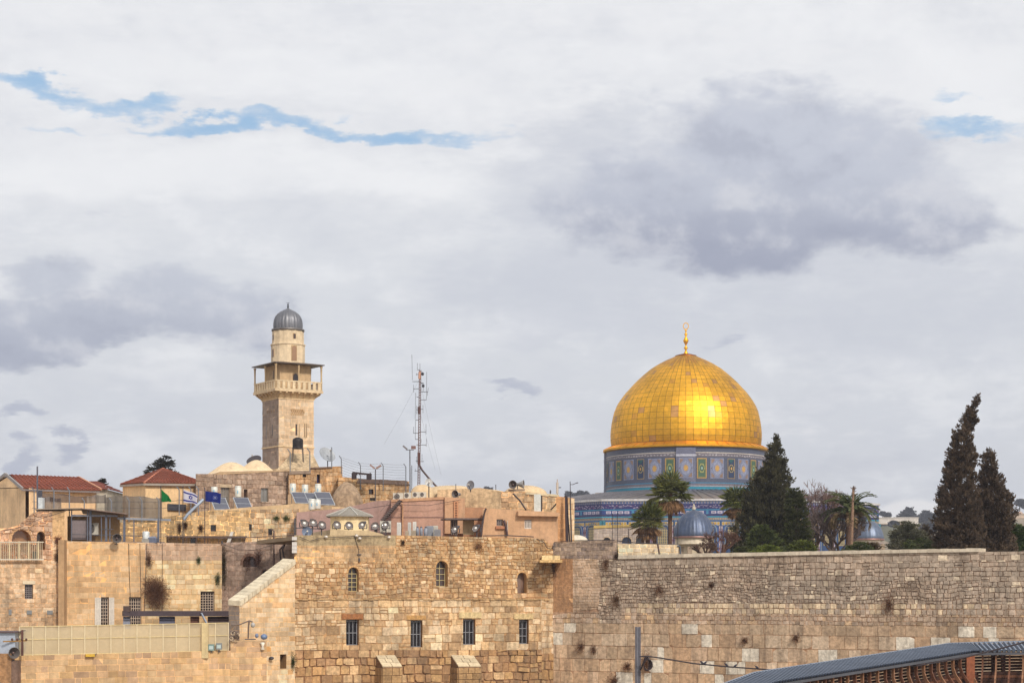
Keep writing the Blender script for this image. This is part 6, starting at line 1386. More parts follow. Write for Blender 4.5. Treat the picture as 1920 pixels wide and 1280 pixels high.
def solar_panel():
    o = tf('x', 'solar panel', 'solar_panel'); m = MB(); a, b, c_, d = Vector((-.5, -.45, .05)), Vector((.5, -.45, .05)), Vector((.5, .35, .82)), Vector((-.5, .35, .82)); n = (b - a).cross(d - a).normalized()
    m.prism([a, b, c_, d], -n * .05, C(176, 180, 186)); m.build('frame', M_METAL, o)
    m = MB()
    for k in range(2):
        p = [a.lerp(d, .03 + .485 * k), b.lerp(c_, .03 + .485 * k), b.lerp(c_, .485 + .485 * k), a.lerp(d, .485 + .485 * k)]; p = [p[0].lerp(p[1], .04), p[1].lerp(p[0], .04), p[2].lerp(p[3], .04), p[3].lerp(p[2], .04)]; m.face([q + n * .008 for q in p], C(84, 86, 98))
    m.build('glass', M_GLASS, o)
    for x in (-.45, .45): m = MB(); m.beam((x, .32, 0), (x, .32, .78), .035, .035, GRY); m.build('leg', M_METAL, o)
    return o
def water_heater():
    o = tf('x', 'water heater', 'water_heater'); m = MB(); m.lathe([(.001, .06), (.2, .06), (.215, .09), (.215, .93), (.2, .97), (.001, .99)], 20, (0, 0, 0), C(226, 228, 222, .92)); m.build('tank', M_METAL, o)
    m = MB(); m.lathe([(.217, .86), (.219, .865), (.219, .90), (.217, .905)], 20, (0, 0, 0), C(190, 190, 186)); m.box(-.03, .03, -.225, -.214, .35, .6, C(120, 170, 200)); m.build('band', M_METAL, o)
    for k in range(3): t = k * 2.1; m = MB(); m.box(.15 * math.cos(t) - .02, .15 * math.cos(t) + .02, .15 * math.sin(t) - .02, .15 * math.sin(t) + .02, 0, .07, DGR); m.build('leg', M_METAL, o)
    return o
def dish_thing(name, label, c, r_, az, el, col_=C(168, 172, 178, .85), back=False, zbase=None, group='satellite dishes'):
    """parabolic dish at c looking towards azimuth az, on a mast standing at height zbase"""
    o = empty(name, (c.x, c.y, zbase), label, 'satellite dish', group); n = 22; ax = Vector((math.sin(az) * math.cos(el), -math.cos(az) * math.cos(el), math.sin(el))); s1 = ax.cross(Vector((0, 0, 1))).normalized(); s2 = s1.cross(ax)
    vs = []; rings = [0.02, .35, .7, 1.0]
    for k in rings:
        for j in range(n): t = 2 * math.pi * j / n; vs.append(c + (s1 * math.cos(t) + s2 * math.sin(t)) * r_ * k + ax * (r_ * .22 * k * k - r_ * .2))
    m = MB(); m.mesh(vs, [(i * n + j, i * n + (j + 1) % n, (i + 1) * n + (j + 1) % n, (i + 1) * n + j) for i in range(3) for j in range(n)] , col_, True)
    m.mesh([v - ax * .02 for v in vs], [(i * n + j, (i + 1) * n + j, (i + 1) * n + (j + 1) % n, i * n + (j + 1) % n) for i in range(3) for j in range(n)], scl(col_, .8), True); m.build('reflector', M_METAL, o)
    m = MB(); f = c + ax * r_ * .75; m.beam(c - s2 * r_ * .95, f, .03, .03, DGR); m.tube([f - ax * .08, f + ax * .06], .045, 8, C(196, 192, 186)); m.build('feed_arm', M_METAL, o)
    m = MB(); m.tube([(c.x, c.y + .1, zbase), (c.x, c.y + .1, c.z - r_ * .2), c - ax * r_ * .2], .035, 6, DGR); m.build('mast', M_METAL, o); return o
zC = Z(1003, 99)    # roof height of the tan facade
def on(wp, px, py, back=.0): q = wp.px(px, py, -back); return q
# horn loudspeakers
inst(horn_speaker, 'grey horn loudspeaker at the top of the orange ashlar wall, left of the grey box', wD2.px(216, 1021, .35), R_(18), 1.0, 'horn loudspeakers')
inst(horn_speaker, 'grey horn loudspeaker standing on the pink block above the wooden ladder', on(wJ1, 861, 935, .6) + Vector((0, 0, 0)), R_(-30), .9, 'horn loudspeakers')
inst(horn_speaker, 'large grey horn loudspeaker at the bottom left corner below the small lamp rail', wT.px(19, 1237, .5), R_(30), 1.05, 'horn loudspeakers')
inst(horn_speaker, 'horn loudspeaker facing the viewer on the hump of the vaulted house', Vector((X(963, 115), 115, Z(919, 115))), R_(-12), 1.0, 'horn loudspeakers')
inst(horn_speaker, 'horn loudspeaker seen from the side, back to back with the viewer facing one', Vector((X(974, 115.2), 115.2, Z(918, 115.2))), R_(78), 1.0, 'horn loudspeakers')
m = MB(); m.beam(P(953, 919, 115.15) + Vector((0, 0, 0)), P(984, 918, 115.15), .2, .12, C(150, 128, 110)); m.beam((X(963, 115), 115.15, Z(940, 115)), (X(963, 115), 115.15, Z(918, 115)), .08, .08, DGR); tag(m.build('speaker_shelf', M_METAL), 'small shelf holding the two horn loudspeakers on the vaulted house', 'shelf')
m = MB(); q = wT.px(19, 1237, .5); m.box(q.x - .3, q.x + .25, q.y - .1, q.y + .5, .2, q.z - .001, C(120, 96, 84)); tag(m.build('stone_post', M_STONE), 'brown stone post at the bottom left corner under the large horn loudspeaker', 'post')
# floodlights along the tan roof edge
fl = [(573, 981, 'floodlight at the left end of the row, above the blue dish'), (590, 980, 'second floodlight from the left end of the roof row'), (607, 984, 'floodlight just left of the kiosk plinth'), (635, 984, 'floodlight before the left half of the kiosk'), (658, 985, 'floodlight before the middle of the kiosk'), (685, 984, 'floodlight before the right edge of the kiosk'), (708, 986, 'floodlight left of the dark post near the stairs'), (728, 984, 'floodlight below the foot of the steel stairs'), (860, 992, 'floodlight before the dark doorway of the annex'), (899, 990, 'floodlight at the left corner of the orange house')]
rail_pts = {}
for i, (x, y, lab) in enumerate(fl):
    q = wC.px(x, y + 8, -.35); inst(floodlight, lab, q, R_(rnd.uniform(-35, 30)), .98, 'floodlights along the roof edge')
    m = MB(); m.tube([wC.px(x, y + 14, -.35) - Vector((0, 0, 0)), wC.px(x, 1006, -.35)], .028, 6, DGR); m.build('support_post', M_METAL, bpy.data.objects[[k for k in bpy.data.objects.keys() if k.startswith('floodlight')][-1]]) if 0 else tag(m.build('light_post', M_METAL), 'post carrying the ' + lab.replace('floodlight', 'light', 1), 'post', 'thin posts under the floodlights')
m = MB(); m.beam(wC.px(556, 989, -.3), wC.px(611, 991, -.3), .05, .05, DGR); m.beam(wC.px(556.5, 970, -.3), wC.px(556.5, 1006, -.3), .07, .07, DGR); tag(m.build('lamp_rail', M_METAL), 'dark horizontal rail on a post carrying the left floodlights', 'rail')
# air conditioners on the pink block
for x0, x1, y0, y1, lab in ((737, 756, 924, 939, 'biggest rooftop air conditioner with dark fan, at the top of the stairs'), (757, 771, 923, 935, 'middle rooftop air conditioner between two others'), (773, 786, 922, 933, 'air conditioner third from the stairs on the pink roof'), (786.5, 799, 922, 933, 'rightmost of the row of rooftop air conditioners')):
    Y = 110.2; s = Y / F; q = Vector((X((x0 + x1) / 2, Y), Y, max(Z(y1, Y), Z(936, Y) - .1))); w_ = (x1 - x0) * s / .72; o = inst(air_conditioner, lab, q, 0, w_, 'air conditioners on the pink roof', (y1 - y0) * s / .56)
    if Z(y1, Y) < Z(937, Y): pass
inst(air_conditioner, 'tall beige air conditioner standing beside the dark post near the stairs foot', wC.px(738, 998, -1.2), 0, .8, None, 1.15)
inst(air_conditioner, 'white air conditioner under the dark canopy of the roof terrace', wD2.px(182, 1003, -1.0), 0, .82, None, 1.25)
# panels and heaters on the old roofs
for i, (x, y, Y, lab, s) in enumerate(((412, 957, 116.5, 'solar panel just right of the dark blue flag', 1.0), (455, 957, 117, 'solar panel in the middle of the pale roof', 1.0), (562, 944.5, 117, 'solar panel left of three before the orange stone house', .9), (584, 945.5, 117.4, 'solar panel in the middle of three before the orange stone house', .9), (608, 948, 117, 'solar panel right of three before the orange stone house', 1.05))):
    inst(solar_panel, lab, Vector((X(x, Y), Y, Z(y, Y))), R_(30), s, 'solar panels on the old roofs')
    m = MB(); m.box(X(x, Y) - .5, X(x, Y) + .5, Y - .45, Y + .45, Z(y, Y) - 1.0, Z(y, Y), C(196, 168, 132, .85)); tag(m.build('panel_base', M_PLAST), 'base under the ' + lab, 'base', 'plaster bases under roof equipment')
for i, (x, y0, y1, Y, lab) in enumerate(((402, 913, 927, 119.5, 'small white water heater partly behind the dark blue flag'), (446.5, 912, 933, 119.5, 'tall white water heater before the grey brown domed house'), (549, 907, 927, 120.5, 'left of three white water heaters before the orange stone house'), (572, 909, 928, 120.5, 'middle of three white water heaters before the orange stone house'), (596.5, 908, 929, 120.5, 'right of three white water heaters before the orange stone house'), (585, 936, 957, 112.5, 'left of the two low white water heaters at the mauve wall'), (595, 936.5, 954.5, 112.5, 'right of the two low white water heaters at the mauve wall'))):
    s = (y1 - y0) * Y / F / .93; q = Vector((X(x, Y), Y, Z(y1, Y))); inst(water_heater, lab, q, 0, .93, 'white water heaters', s)
    m = MB(); m.box(q.x - .28, q.x + .28, q.y - .28, q.y + .28, q.z - 1.3, q.z, C(184, 156, 126, .85)); tag(m.build('heater_base', M_PLAST), 'base under the ' + lab.replace(' white', ''), 'base', 'plaster bases under roof equipment')
# satellite dishes
dish_thing('satellite_dish', 'large pale satellite dish right of the minaret foot', P(614, 851.5, 125.5) , .58, R_(40), R_(35), zbase=Z(876, 125.5))
dish_thing('satellite_dish', 'dark round satellite dish behind the second plaster dome', P(476, 862, 131), .53, R_(-20), R_(50), C(70, 64, 68), zbase=Z(885, 131))
dish_thing('satellite_dish', 'pale round dish at the foot of the antenna mast', P(804, 904, 111.5), .23, R_(10), R_(10), C(196, 196, 196, .85), zbase=Z(934, 111.5))
dish_thing('satellite_dish', 'small grey dish on the beige vaults right of the antenna mast', P(882, 909, 112), .27, R_(-35), R_(5), C(140, 140, 146, .85), zbase=Z(922, 112))
dish_thing('satellite_dish', 'blue grey round dish low on the roof edge under the left floodlights', wC.px(578, 996, -.2), .26, R_(10), R_(5), C(112, 124, 148, .85), zbase=Z(1005, 98.5))
# angled fence posts with wires
def fence_post(h, arm=.35, sgn=-1):
    m = MB(); m.tube([(0, 0, 0), (0, 0, h - arm * .7), (sgn * arm * .6, 0, h)], .03, 6, C(112, 116, 124, .85)); return m
wf = empty('wire_fence', P(700, 910, 125), 'wire fence with bent posts above the ochre stone wall', 'fence')
fp = [(640, 854, 876), (676, 866, 905), (718.5, 867, 908), (761, 869, 912)]
for x, y0, y1 in fp:
    m = MB(); Y = 124.6; m.tube([P(x, y1 + 12, Y), P(x, y0 + 6, Y), P(x - 4, y0, Y)], .03, 6, C(104, 106, 114)); m.build('post', M_METAL, wf)
m = MB(); Y = 124.6
for k in range(9):
    t = k / 9
    for (a, b) in zip(fp, fp[1:]): m.tube([P(a[0] - (4 if k == 0 else 0), a[1] + 2 + (44) * t, Y), P((a[0] + b[0]) / 2, (a[1] + b[1]) / 2 + 3 + 44 * t, Y), P(b[0] - (4 if k == 0 else 0), b[1] + 2 + 44 * t, Y)], .008, 3, C(120, 120, 126), cap=False)
m.build('wires', M_METAL, wf)
for i, (x, y0, y1, Y, sg, lab) in enumerate(((544, 841, 884, 124, -1, 'bent steel fence post left before the minaret base'), (581, 840, 884, 124, -1, 'bent steel fence post right before the minaret base'), (622, 838, 876, 124.8, 0, 'straight thin post rising through the large satellite dish'))):
    m = MB(); m.tube([P(x, y1, Y), P(x, y0 + 7, Y), P(x + 5 * sg, y0, Y)], .035, 6, C(112, 116, 124)); tag(m.build('fence_post', M_METAL), lab, 'post', 'bent fence posts on the roofs')
gf = empty('security_fence', wD2.px(200, 1000, -4), 'bent steel posts with grey mesh netting along the left roof terrace', 'fence')
for x, y0, y1, Y in ((64, 913, 960, 107), (101, 913, 955, 108), (130, 913, 960, 105), (158, 933, 955, 109), (209, 933, 962, 109), (242, 932, 970, 110), (266, 932, 970, 110), (298, 932, 970, 110), (336, 912, 958, 110.5), (358, 912, 958, 110.5), (372, 911, 958, 110.5)):
    m = MB(); m.tube([P(x, y1 + 8, Y), P(x, y0 + 6, Y), P(x - 4.5, y0, Y)], .032, 6, C(122, 126, 136, .9)); m.build('post', M_METAL, gf)
for x0, x1, a0, a1, b0, b1, c in ((196, 235, 931, 929, 962, 968, (132, 124, 118)), (235, 304, 928, 934, 968, 972, (140, 134, 128)), (163, 199, 929, 927, 943, 943, (150, 140, 134)), (79, 163, 923, 931, 939, 943, (96, 82, 84)), (77, 115, 930, 934, 953, 953, (150, 142, 140))):
    n = 8; m = MB()
    for k in range(n):
        xa, xb = x0 + (x1 - x0) * k / n, x0 + (x1 - x0) * (k + 1) / n; ya, yb2 = a0 + (a1 - a0) * k / n + 1.2 * math.sin(k * 1.3), a0 + (a1 - a0) * (k + 1) / n + 1.2 * math.sin((k + 1) * 1.3)
        Y = 110.3 + .1 * math.sin(k * 2.0) - (1.2 if x0 < 100 else 0); Y2 = 110.3 + .1 * math.sin((k + 1) * 2.0) - (1.2 if x0 < 100 else 0)
        m.face([P(xa, b0 + (b1 - b0) * k / n, Y), P(xb, b0 + (b1 - b0) * (k + 1) / n, Y2), P(xb, yb2, Y2), P(xa, ya, Y)], C(*c, .8))
    m.build('netting', M_NET2, gf)
m = MB()
for y in (940, 952):
    m.tube([P(60, y, 110), P(150, y + 2, 110), P(235, y, 110), P(300, y + 1, 110), P(372, y - 6, 110.5)], .012, 4, DGR)
m.build('wires', M_METAL, gf)
# roof terrace pergola
pg = empty('steel_pergola', wD2.px(190, 1014, -1), 'steel framed roof terrace with thin dark canopy and grey panel, above the orange wall', 'pergola')
m = MB(); q = [wD2.px(124, 962, .1), wD2.px(140, 952.5, .1), wD2.px(155, 952, .1), wD2.px(238, 962.5, .1)]
m.prism([wD2.px(64, 953.5, .2), wD2.px(150, 952, .2), wD2.px(150, 953.6, .2), wD2.px(64, 955.5, .2)], Vector((-.6, 3.2, .05)), C(150, 132, 116)); m.prism([wD2.px(150, 952, .2), wD2.px(238, 962.5, .2), wD2.px(237, 964.2, .2), wD2.px(150, 953.6, .2)], Vector((-.6, 3.2, -.15)), C(120, 100, 92)); m.build('canopy', M_METAL, pg)
for x, y0 in ((136, 953), (166, 955), (171.5, 956), (192, 965), (201, 965), (208, 965), (235, 967), (299, 971), (253, 970)):
    m = MB(); w_ = .11 if x in (171.5, 201, 235, 299) else .05; m.beam(wD2.px(x, 1018, -.25), wD2.px(x, y0, -.25), w_, w_, C(108, 112, 128, .85)); m.build('post', M_METAL, pg)
m = MB(); m.beam(wD2.px(135, 965.5, -.25), wD2.px(222, 966.5, -.25), .07, .09, C(124, 128, 142)); m.beam(wD2.px(222, 971, -.25), wD2.px(322, 974, -.25), .07, .12, C(136, 140, 150)); m.beam(wD2.px(135, 1001, -.25), wD2.px(270, 1004, -.25), .04, .04, DGR); m.beam(wD2.px(192, 991.5, -.2), wD2.px(214, 991.5, -.2), .04, .04, DGR); m.beam(wD2.px(135, 1014.5, -.2), wD2.px(310, 1016.5, -.2), .06, .06, C(90, 84, 92)); m.build('rails', M_METAL, pg)
m = MB(); m.prism([wD2.px(136.5, 1010, -.5), wD2.px(170, 1010.5, -.5), wD2.px(170, 974, -.5), wD2.px(136.5, 973.5, -.5)], Vector((0, .08, 0)), C(122, 110, 112)); m.build('grey_panel', M_METAL, pg)
m = MB(); m.prism([wD2.px(137, 1015, -1.6), wD2.px(236, 1016, -1.6), wD2.px(236, 966, -1.6), wD2.px(137, 965, -1.6)], Vector((0, .1, 0)), C(186, 152, 112, .85)); m.build('back_wall', M_PLAST, pg)
rt = facade('terrace_back_wall', 'yellow plastered wall behind the steel frame on the roof terrace', 'wall', WP(208, 109, 312, 109.6), [(208, 978), (312, 979), (312, 1040), (208, 1040)], [([(208, 978), (312, 979), (312, 1040), (208, 1040)], dict(S_f, gap=.006))], (), 1.2, 77)
tb = empty('barrel', wD2.px(276, 1014, -.2), 'small white barrel on a blue grey crate at the orange wall top', 'barrel')
q = wD2.px(276, 1017, -.3); m = MB(); m.lathe([(.001, .2), (.19, .2), (.2, .25), (.2, .58), (.17, .63), (.001, .64)], 14, tuple(q), WHT); m.build('drum', M_METAL, tb); m = MB(); m.box(q.x - .2, q.x + .2, q.y - .2, q.y + .2, q.z, q.z + .2, C(150, 146, 140)); m.build('stand', M_METAL, tb)
m = MB(); q = wD2.px(288, 1017, -.2); m.box(q.x - .24, q.x + .26, q.y - .2, q.y + .2, q.z, q.z + .27, C(98, 104, 124)); m.mesh([(q.x - .24, q.y - .2, q.z + .27), (q.x + .26, q.y - .2, q.z + .27), (q.x + .15, q.y, q.z + .36), (q.x - .12, q.y, q.z + .36)], [(0, 1, 2, 3)], C(120, 126, 146)); tag(m.build('grey_box', M_METAL), 'blue grey slanted box beside the small white barrel', 'box')
# low pole and tall pole at far left
m = MB(); m.beam(P(70, 968, 106), P(70, 874, 106), .07, .07, C(92, 92, 104)); tag(m.build('steel_post', M_METAL), 'tall dark upright pole before the gabled house', 'pole')
m = MB(); m.box(X(76, 106.5) - .13, X(76, 106.5) + .13, 106.4, 106.9, Z(955, 106.5), Z(932.5, 106.5), C(214, 220, 224, .9)); m.box(X(76, 106.5) - .14, X(76, 106.5) + .14, 106.38, 106.92, Z(955, 106.5), Z(953.5, 106.5), DGR); tag(m.build('white_cabinet', M_METAL), 'narrow white cabinet beside the tall dark pole at the left', 'cabinet')
# ---- flags
def flag_pole(name, label, px, py_t, py_b, Y, w_, h_, draw, swing):
    o = empty(name, P(px, py_b, Y), label, 'flag', 'flags on tall poles'); m = MB(); m.tube([P(px, py_b, Y), P(px, py_t, Y)], .025, 6, C(70, 62, 66)); m.ball(tuple(P(px, py_t, Y)), .04, DGR, 4); m.build('pole', M_METAL, o)
    s = Y / F; nx, nz = 44, 30; m = MB(); x0 = X(px, Y) + .03; zt2 = Z(py_t + 5, Y)
    def at(i, j):
        u, v = i / nx, j / nz; return (x0 + w_ * s * u * (1 - .05 * v), Y - .12 * math.sin(u * 7.5 + v * 1.2) * u ** .5, zt2 - h_ * s * v - swing(u, v) * s - .03 * math.sin(u * 8) * u)
    for i in range(nx):
        for j in range(nz):
            c = draw((i + .5) / nx, (j + .5) / nz)
            if c: m.face([at(i, j + 1), at(i + 1, j + 1), at(i + 1, j), at(i, j)], c, True)
    m.build('flag_cloth', M_CLOTH, o); return o
flag_pole('green_flag', 'plain green triangular hanging flag, leftmost of the three', 301.5, 912, 1019, 104.9, 20, 23, lambda u, v: C(24, 122, 62, .85) if v > u * .85 - .02 and v < 1.0 else None, lambda u, v: 0)
def isr(u, v):
    B = C(60, 66, 150, .85); W_ = C(216, 214, 226, .9)
    if .12 < v < .26 or .76 < v < .90: return B
    x, y = (u - .5) * 1.4, (v - .5)
    def tri(y_, x_, t): return max(y_ , -y_ * .5 + abs(x_) * .866, ) if 0 else None
    R_o = .19
    for sg in (1, -1):
        d = max(sg * y, -sg * y * .5 + abs(x) * .866); 
        if R_o * .34 < d < R_o * .56 + .012: return B
    return W_
flag_pole('striped_flag', 'white flag with two blue stripes and a blue six pointed star', 343, 912, 1019, 105.0, 27, 24, isr, lambda u, v: 10 * u * (1 - v * .6))
def nav(u, v):
    x, y = (u - .62) * 1.3, v - .55; d = math.hypot(x, y)
    if .16 < d < .20: return C(120, 132, 190, .85)
    if d < .10 and abs(x) + abs(y) < .12: return C(150, 156, 196, .85)
    return C(34, 48, 128, .85)
flag_pole('blue_flag', 'dark blue flag with small pale round emblem, rightmost of the three', 384, 915, 1019, 105.1, 30, 19, nav, lambda u, v: 4 * u)
# ---- antenna mast
YA = 118; sA = YA / F; am = empty('antenna_mast', P(785, 912, YA), 'tall thin rust brown antenna mast crowded with whip antennas', 'antenna mast')
A6 = lambda x, y, o=0: Vector((X(720 + x / 4.571, YA), YA + o, Z(640 + y / 4.571, YA)))
m = MB(); w_ = .085
tri_ = [(w_, 0), (-w_ * .5, w_ * .87), (-w_ * .5, -w_ * .87)]
b0, b1 = A6(295, 1290), A6(308, 245)
for dx_, dy_ in tri_: m.tube([b0 + Vector((dx_, dy_, 0)), b1 + Vector((dx_ * .7, dy_ * .7, 0))], .022, 5, C(104, 70, 62, .9))
N = 46
for k in range(N):
    p, q = b0.lerp(b1, k / N), b0.lerp(b1, (k + 1) / N)
    for j in range(3):
        a, b = tri_[j], tri_[(j + 1) % 3]; m.tube([p + Vector((a[0], a[1], 0)), q + Vector((b[0], b[1], 0))], .011, 3, C(120, 84, 76, .9), cap=False)
m.tube([A6(300, 560), A6(302, 620)], .09, 8, C(90, 66, 66)); m.tube([A6(297, 950), A6(297, 1050)], .08, 8, C(84, 60, 60)); m.tube([A6(306, 260), A6(303, 320)], .08, 8, C(196, 150, 130))
m.build('lattice_mast', M_METAL, am)
ant = [((300, 343), (243, 343), (243, 330), (239, 112)), ((308, 245), (308, 245), (308, 245), (308, 190)), ((305, 243), (286, 243), (286, 243), (286, 185)), ((305, 405), (253, 405), (253, 435), (253, 370)), ((312, 432), (376, 432), (372, 465), (380, 395)), ((312, 500), (364, 500), (364, 500), (366, 260)), ((305, 585), (280, 585), (280, 620), (280, 550)), ((305, 580), (334, 580), (334, 612), (334, 545)),
       ((303, 672), (267, 672), (267, 665), (272, 440)), ((303, 785), (250, 785), (252, 785), (255, 730)), ((303, 774), (362, 774), (360, 795), (360, 705)), ((300, 838), (268, 838), (268, 838), (270, 680)), ((300, 886), (362, 886), (362, 900), (364, 830)), ((298, 1022), (272, 1022), (280, 1040), (280, 985)), ((298, 1028), (342, 1028), (326, 1030), (326, 965)), ((298, 1108), (262, 1108), (268, 1108), (268, 1090)), ((308, 282), (277, 282), (277, 290), (277, 270)), ((308, 355), (338, 355), (336, 430), (336, 350)), ((305, 478), (282, 476), (282, 480), (282, 470)), ((300, 885), (278, 885), (318, 870), (318, 835))]
for a, b, c_, d in ant:
    m = MB(); m.tube([A6(*a), A6(*b)], .018, 5, DGR); m.tube([A6(*c_), A6(*d)], .014, 5, C(120, 122, 130)); m.build('whip_antenna', M_METAL, am)
for x, y in ((331, 278), (336, 380)): m = MB(); m.ball(tuple(A6(x, y)), .09, C(60, 62, 72), 5, 1.2); m.tube([A6(x - 2, y - 14), A6(x - 14, y - 22), A6(x - 22, y - 10)], .014, 4, DGR); m.build('camera_globe', M_METAL, am)
m = MB()
for a, b in (((308, 340), (490, 1150)), ((308, 600), (440, 1100)), ((300, 330), (0, 880))): m.tube([A6(*a), (A6(*a) + A6(*b)) / 2 + Vector((0, 0, -.1)), A6(*b)], .006, 3, C(150, 150, 158), cap=False)
m.build('guy_wires', M_METAL, am)
m = MB(); m.tube([A6(297, 1045), A6(330, 1105, -.1), A6(375, 1160, -.2), A6(430, 1222, -.3), A6(500, 1290, -.4)], .06, 7, C(76, 60, 60)); tag(m.build('cable_bundle', M_METAL), 'thick dark cable bundle slanting down from the antenna mast', 'cable')
# floodlight pole left of the mast
lp = empty('light_pole', P(768.5, 935, 117.5), 'thin light pole with two floodlight heads left of the antenna mast', 'light pole')
Y = 117.5; m = MB(); m.tube([P(769, 940, Y), P(768.5, 843, Y)], .035, 6, DGR); m.beam(P(761, 843, Y), P(776, 843, Y), .04, .04, DGR); m.tube([P(772, 940, Y + .3), P(772, 872, Y + .3)], .022, 5, DGR); m.build('pole', M_METAL, lp)
m = MB(); m.beam(P(755.5, 835.5, Y), P(763.5, 842, Y), .12, .1, C(116, 112, 116)); m.build('lamp_head', M_METAL, lp); m = MB(); m.beam(P(771, 838.5, Y), P(779.5, 838.5, Y), .14, .19, C(122, 92, 86)); m.build('lamp_head', M_METAL, lp)
lp = empty('light_pole', P(704, 945, 119), 'light pole with two lamp heads spread like a letter V', 'light pole')
Y = 119; m = MB(); m.tube([P(703.5, 975, Y), P(704, 879, Y)], .035, 6, DGR); m.build('pole', M_METAL, lp)
for x0, y0, x1, y1 in ((694, 871, 702.5, 878), (714.5, 872, 705, 878)): m = MB(); m.beam(P(x0, y0, Y), P(x1, y1, Y), .24, .10, C(146, 120, 112)); m.build('lamp_head', M_METAL, lp)
m = MB(); m.tube([P(345, 974, 108.5), P(352, 964, 108.5), P(381, 936, 109)], .09, 8, C(150, 160, 176)); tag(m.build('steel_tube', M_METAL), 'thick blue grey tube slanting up behind the striped flag', 'tube')
rl2 = empty('roof_railing', wD2.px(430, 1019, -.3), 'thin dark pipe railing along the wall tops under the flags', 'railing')
m = MB(); m.tube([wD2.px(312, 1005, -.3), wD2.px(415, 1008, -.3), wK.px(470, 1007, .1), wK.px(553, 1003, .1)], .022, 5, C(90, 72, 70)); m.build('rail', M_METAL, rl2)
for x in (318, 334, 352, 371, 392, 412): m = MB(); m.tube([wD2.px(x, 1019, -.3), wD2.px(x, 1006.5, -.3)], .018, 5, C(90, 72, 70)); m.build('post', M_METAL, rl2)
for x in (436, 460, 484, 508, 531): m = MB(); m.tube([wK.px(x, 1017, .1), wK.px(x, 1006.5, .1)], .018, 5, C(90, 72, 70)); m.build('post', M_METAL, rl2)
m = MB(); m.prism([wF.px(424, 1017, .5), wF.px(431, 1016, .5), wF.px(437, 997, .5), wF.px(432, 997, .5)], Vector((0, .06, 0)), C(214, 208, 200)); tag(m.build('white_board', M_PLAST), 'narrow white leaning board on the wall top left of the dark corner', 'board')
# roof clutter: dark drum legs
m = MB(); Y = 123.8
for x in (662, 666, 669.5, 674, 679, 684, 688, 692, 695): m.beam(P(x, 898 if x in (662, 692) else 890, Y), P(x - 1, 885 + rnd.random() * 2, Y), .1, .07, C(60, 52, 54))
m.beam(P(661, 885.5, Y), P(697, 889.5, Y), .12, .12, C(64, 54, 56)); m.beam(P(664, 898, Y), P(664, 886, Y), .3, .3, C(56, 46, 50)); m.beam(P(692, 899, Y), P(692, 889, Y), .32, .3, C(56, 46, 50)); tag(m.build('rusty_frame', M_METAL), 'dark rusty frame lying on the ochre wall top beside a light pole', 'frame')
# external stairs
st = empty('steel_stairs', wJ1.px(720, 1003, .4), 'steep dark steel stairs climbing to the biggest rooftop air conditioner', 'stairs'); a, b = wJ1.px(715, 977, .5), wJ1.px(749, 939, .5); m = MB()
for o_ in (0, .55): m.beam(a + Vector((0, -o_, 0)), b + Vector((0, -o_, 0)), .05, .16, C(90, 76, 72))
m.beam(a + Vector((-.1, -.6, .5)), b + Vector((-.1, -.6, .5)), .03, .03, C(120, 100, 92)); m.build('stringers', M_METAL, st)
for k in range(11): p = a.lerp(b, (k + .5) / 11); m = MB(); m.box(p.x - .13, p.x + .13, p.y - .6, p.y + .05, p.z, p.z + .04, C(70, 58, 58)); m.build('tread', M_METAL, st)
m = MB(); m.beam(wJ1.px(715, 978, .3), wJ1.px(715, 1003, .3), .07, .07, DGR); m.build('support', M_METAL, st)
ld = empty('ladder', wJ1.px(853, 970, .3), 'orange painted ladder fixed to the pink block below a horn loudspeaker', 'ladder'); m = MB()
for x in (849.6, 856): m.beam(wJ1.px(x, 972, .34), wJ1.px(x, 938, .34), .05, .05, C(216, 156, 116, .9))
m.build('rails', M_METAL, ld)
for k in range(7): m = MB(); m.beam(wJ1.px(849.6, 941 + k * 4.6, .34), wJ1.px(856, 941 + k * 4.6, .34), .04, .05, C(206, 146, 108, .9)); m.build('rung', M_METAL, ld)
# cabinets, cylinders, boxes on the tan roof
def rbox(name, label, cat, x0, x1, y0, y1, bk_, c, dp=.4, group=None, extra=None):
    o = empty(name, wC.px((x0 + x1) / 2, y1, -bk_), label, cat, group); m = MB(); q0, q1 = wC.px(x0, y1, -bk_), wC.px(x1, y0, -bk_); zb_ = min(q0.z, zC - .22)
    m.box(q0.x, q1.x, q0.y, q0.y + dp, zb_, q1.z, c); m.build('body', M_METAL, o)
    m = MB(); m.box(q0.x + .03, q1.x - .03, q0.y - .012, q0.y, zb_ + .08, q1.z - .06, scl(c, .85)); m.build('door', M_METAL, o); return o
rbox('white_cabinet', 'white upright cabinet beside the beige drain pipe', 'cabinet', 759.5, 767, 977.5, 1004, 1.2, C(222, 220, 216, .9))
rbox('white_cabinet', 'off white upright cabinet behind the grey gas cylinders', 'cabinet', 793, 799, 976, 1004, 2.2, C(206, 204, 200, .9)); rbox('white_cabinet', 'second off white cabinet, right behind the gas cylinders', 'cabinet', 802.5, 809, 975, 990, 2.2, C(226, 222, 216, .9))
rbox('low_cabinet', 'grey blue metal cabinet right of the gas cylinders', 'cabinet', 818, 831, 984, 1004, 1.4, C(150, 154, 164, .9)); rbox('low_cabinet', 'wide low grey metal cabinet on the tan roof', 'cabinet', 826, 838, 991, 1004, .9, C(140, 140, 146, .9)); rbox('low_cabinet', 'small cream box by the doorway', 'box', 836, 845, 983, 1004, 1.8, C(206, 200, 188, .9))
rbox('low_cabinet', 'small stone coloured box left of the gas cylinders', 'box', 781, 790, 993, 1004, .8, C(176, 160, 140, .85)); rbox('low_cabinet', 'low beige box beside the white upright cabinet', 'box', 770, 776, 994, 1004, .8, C(190, 172, 150, .85))
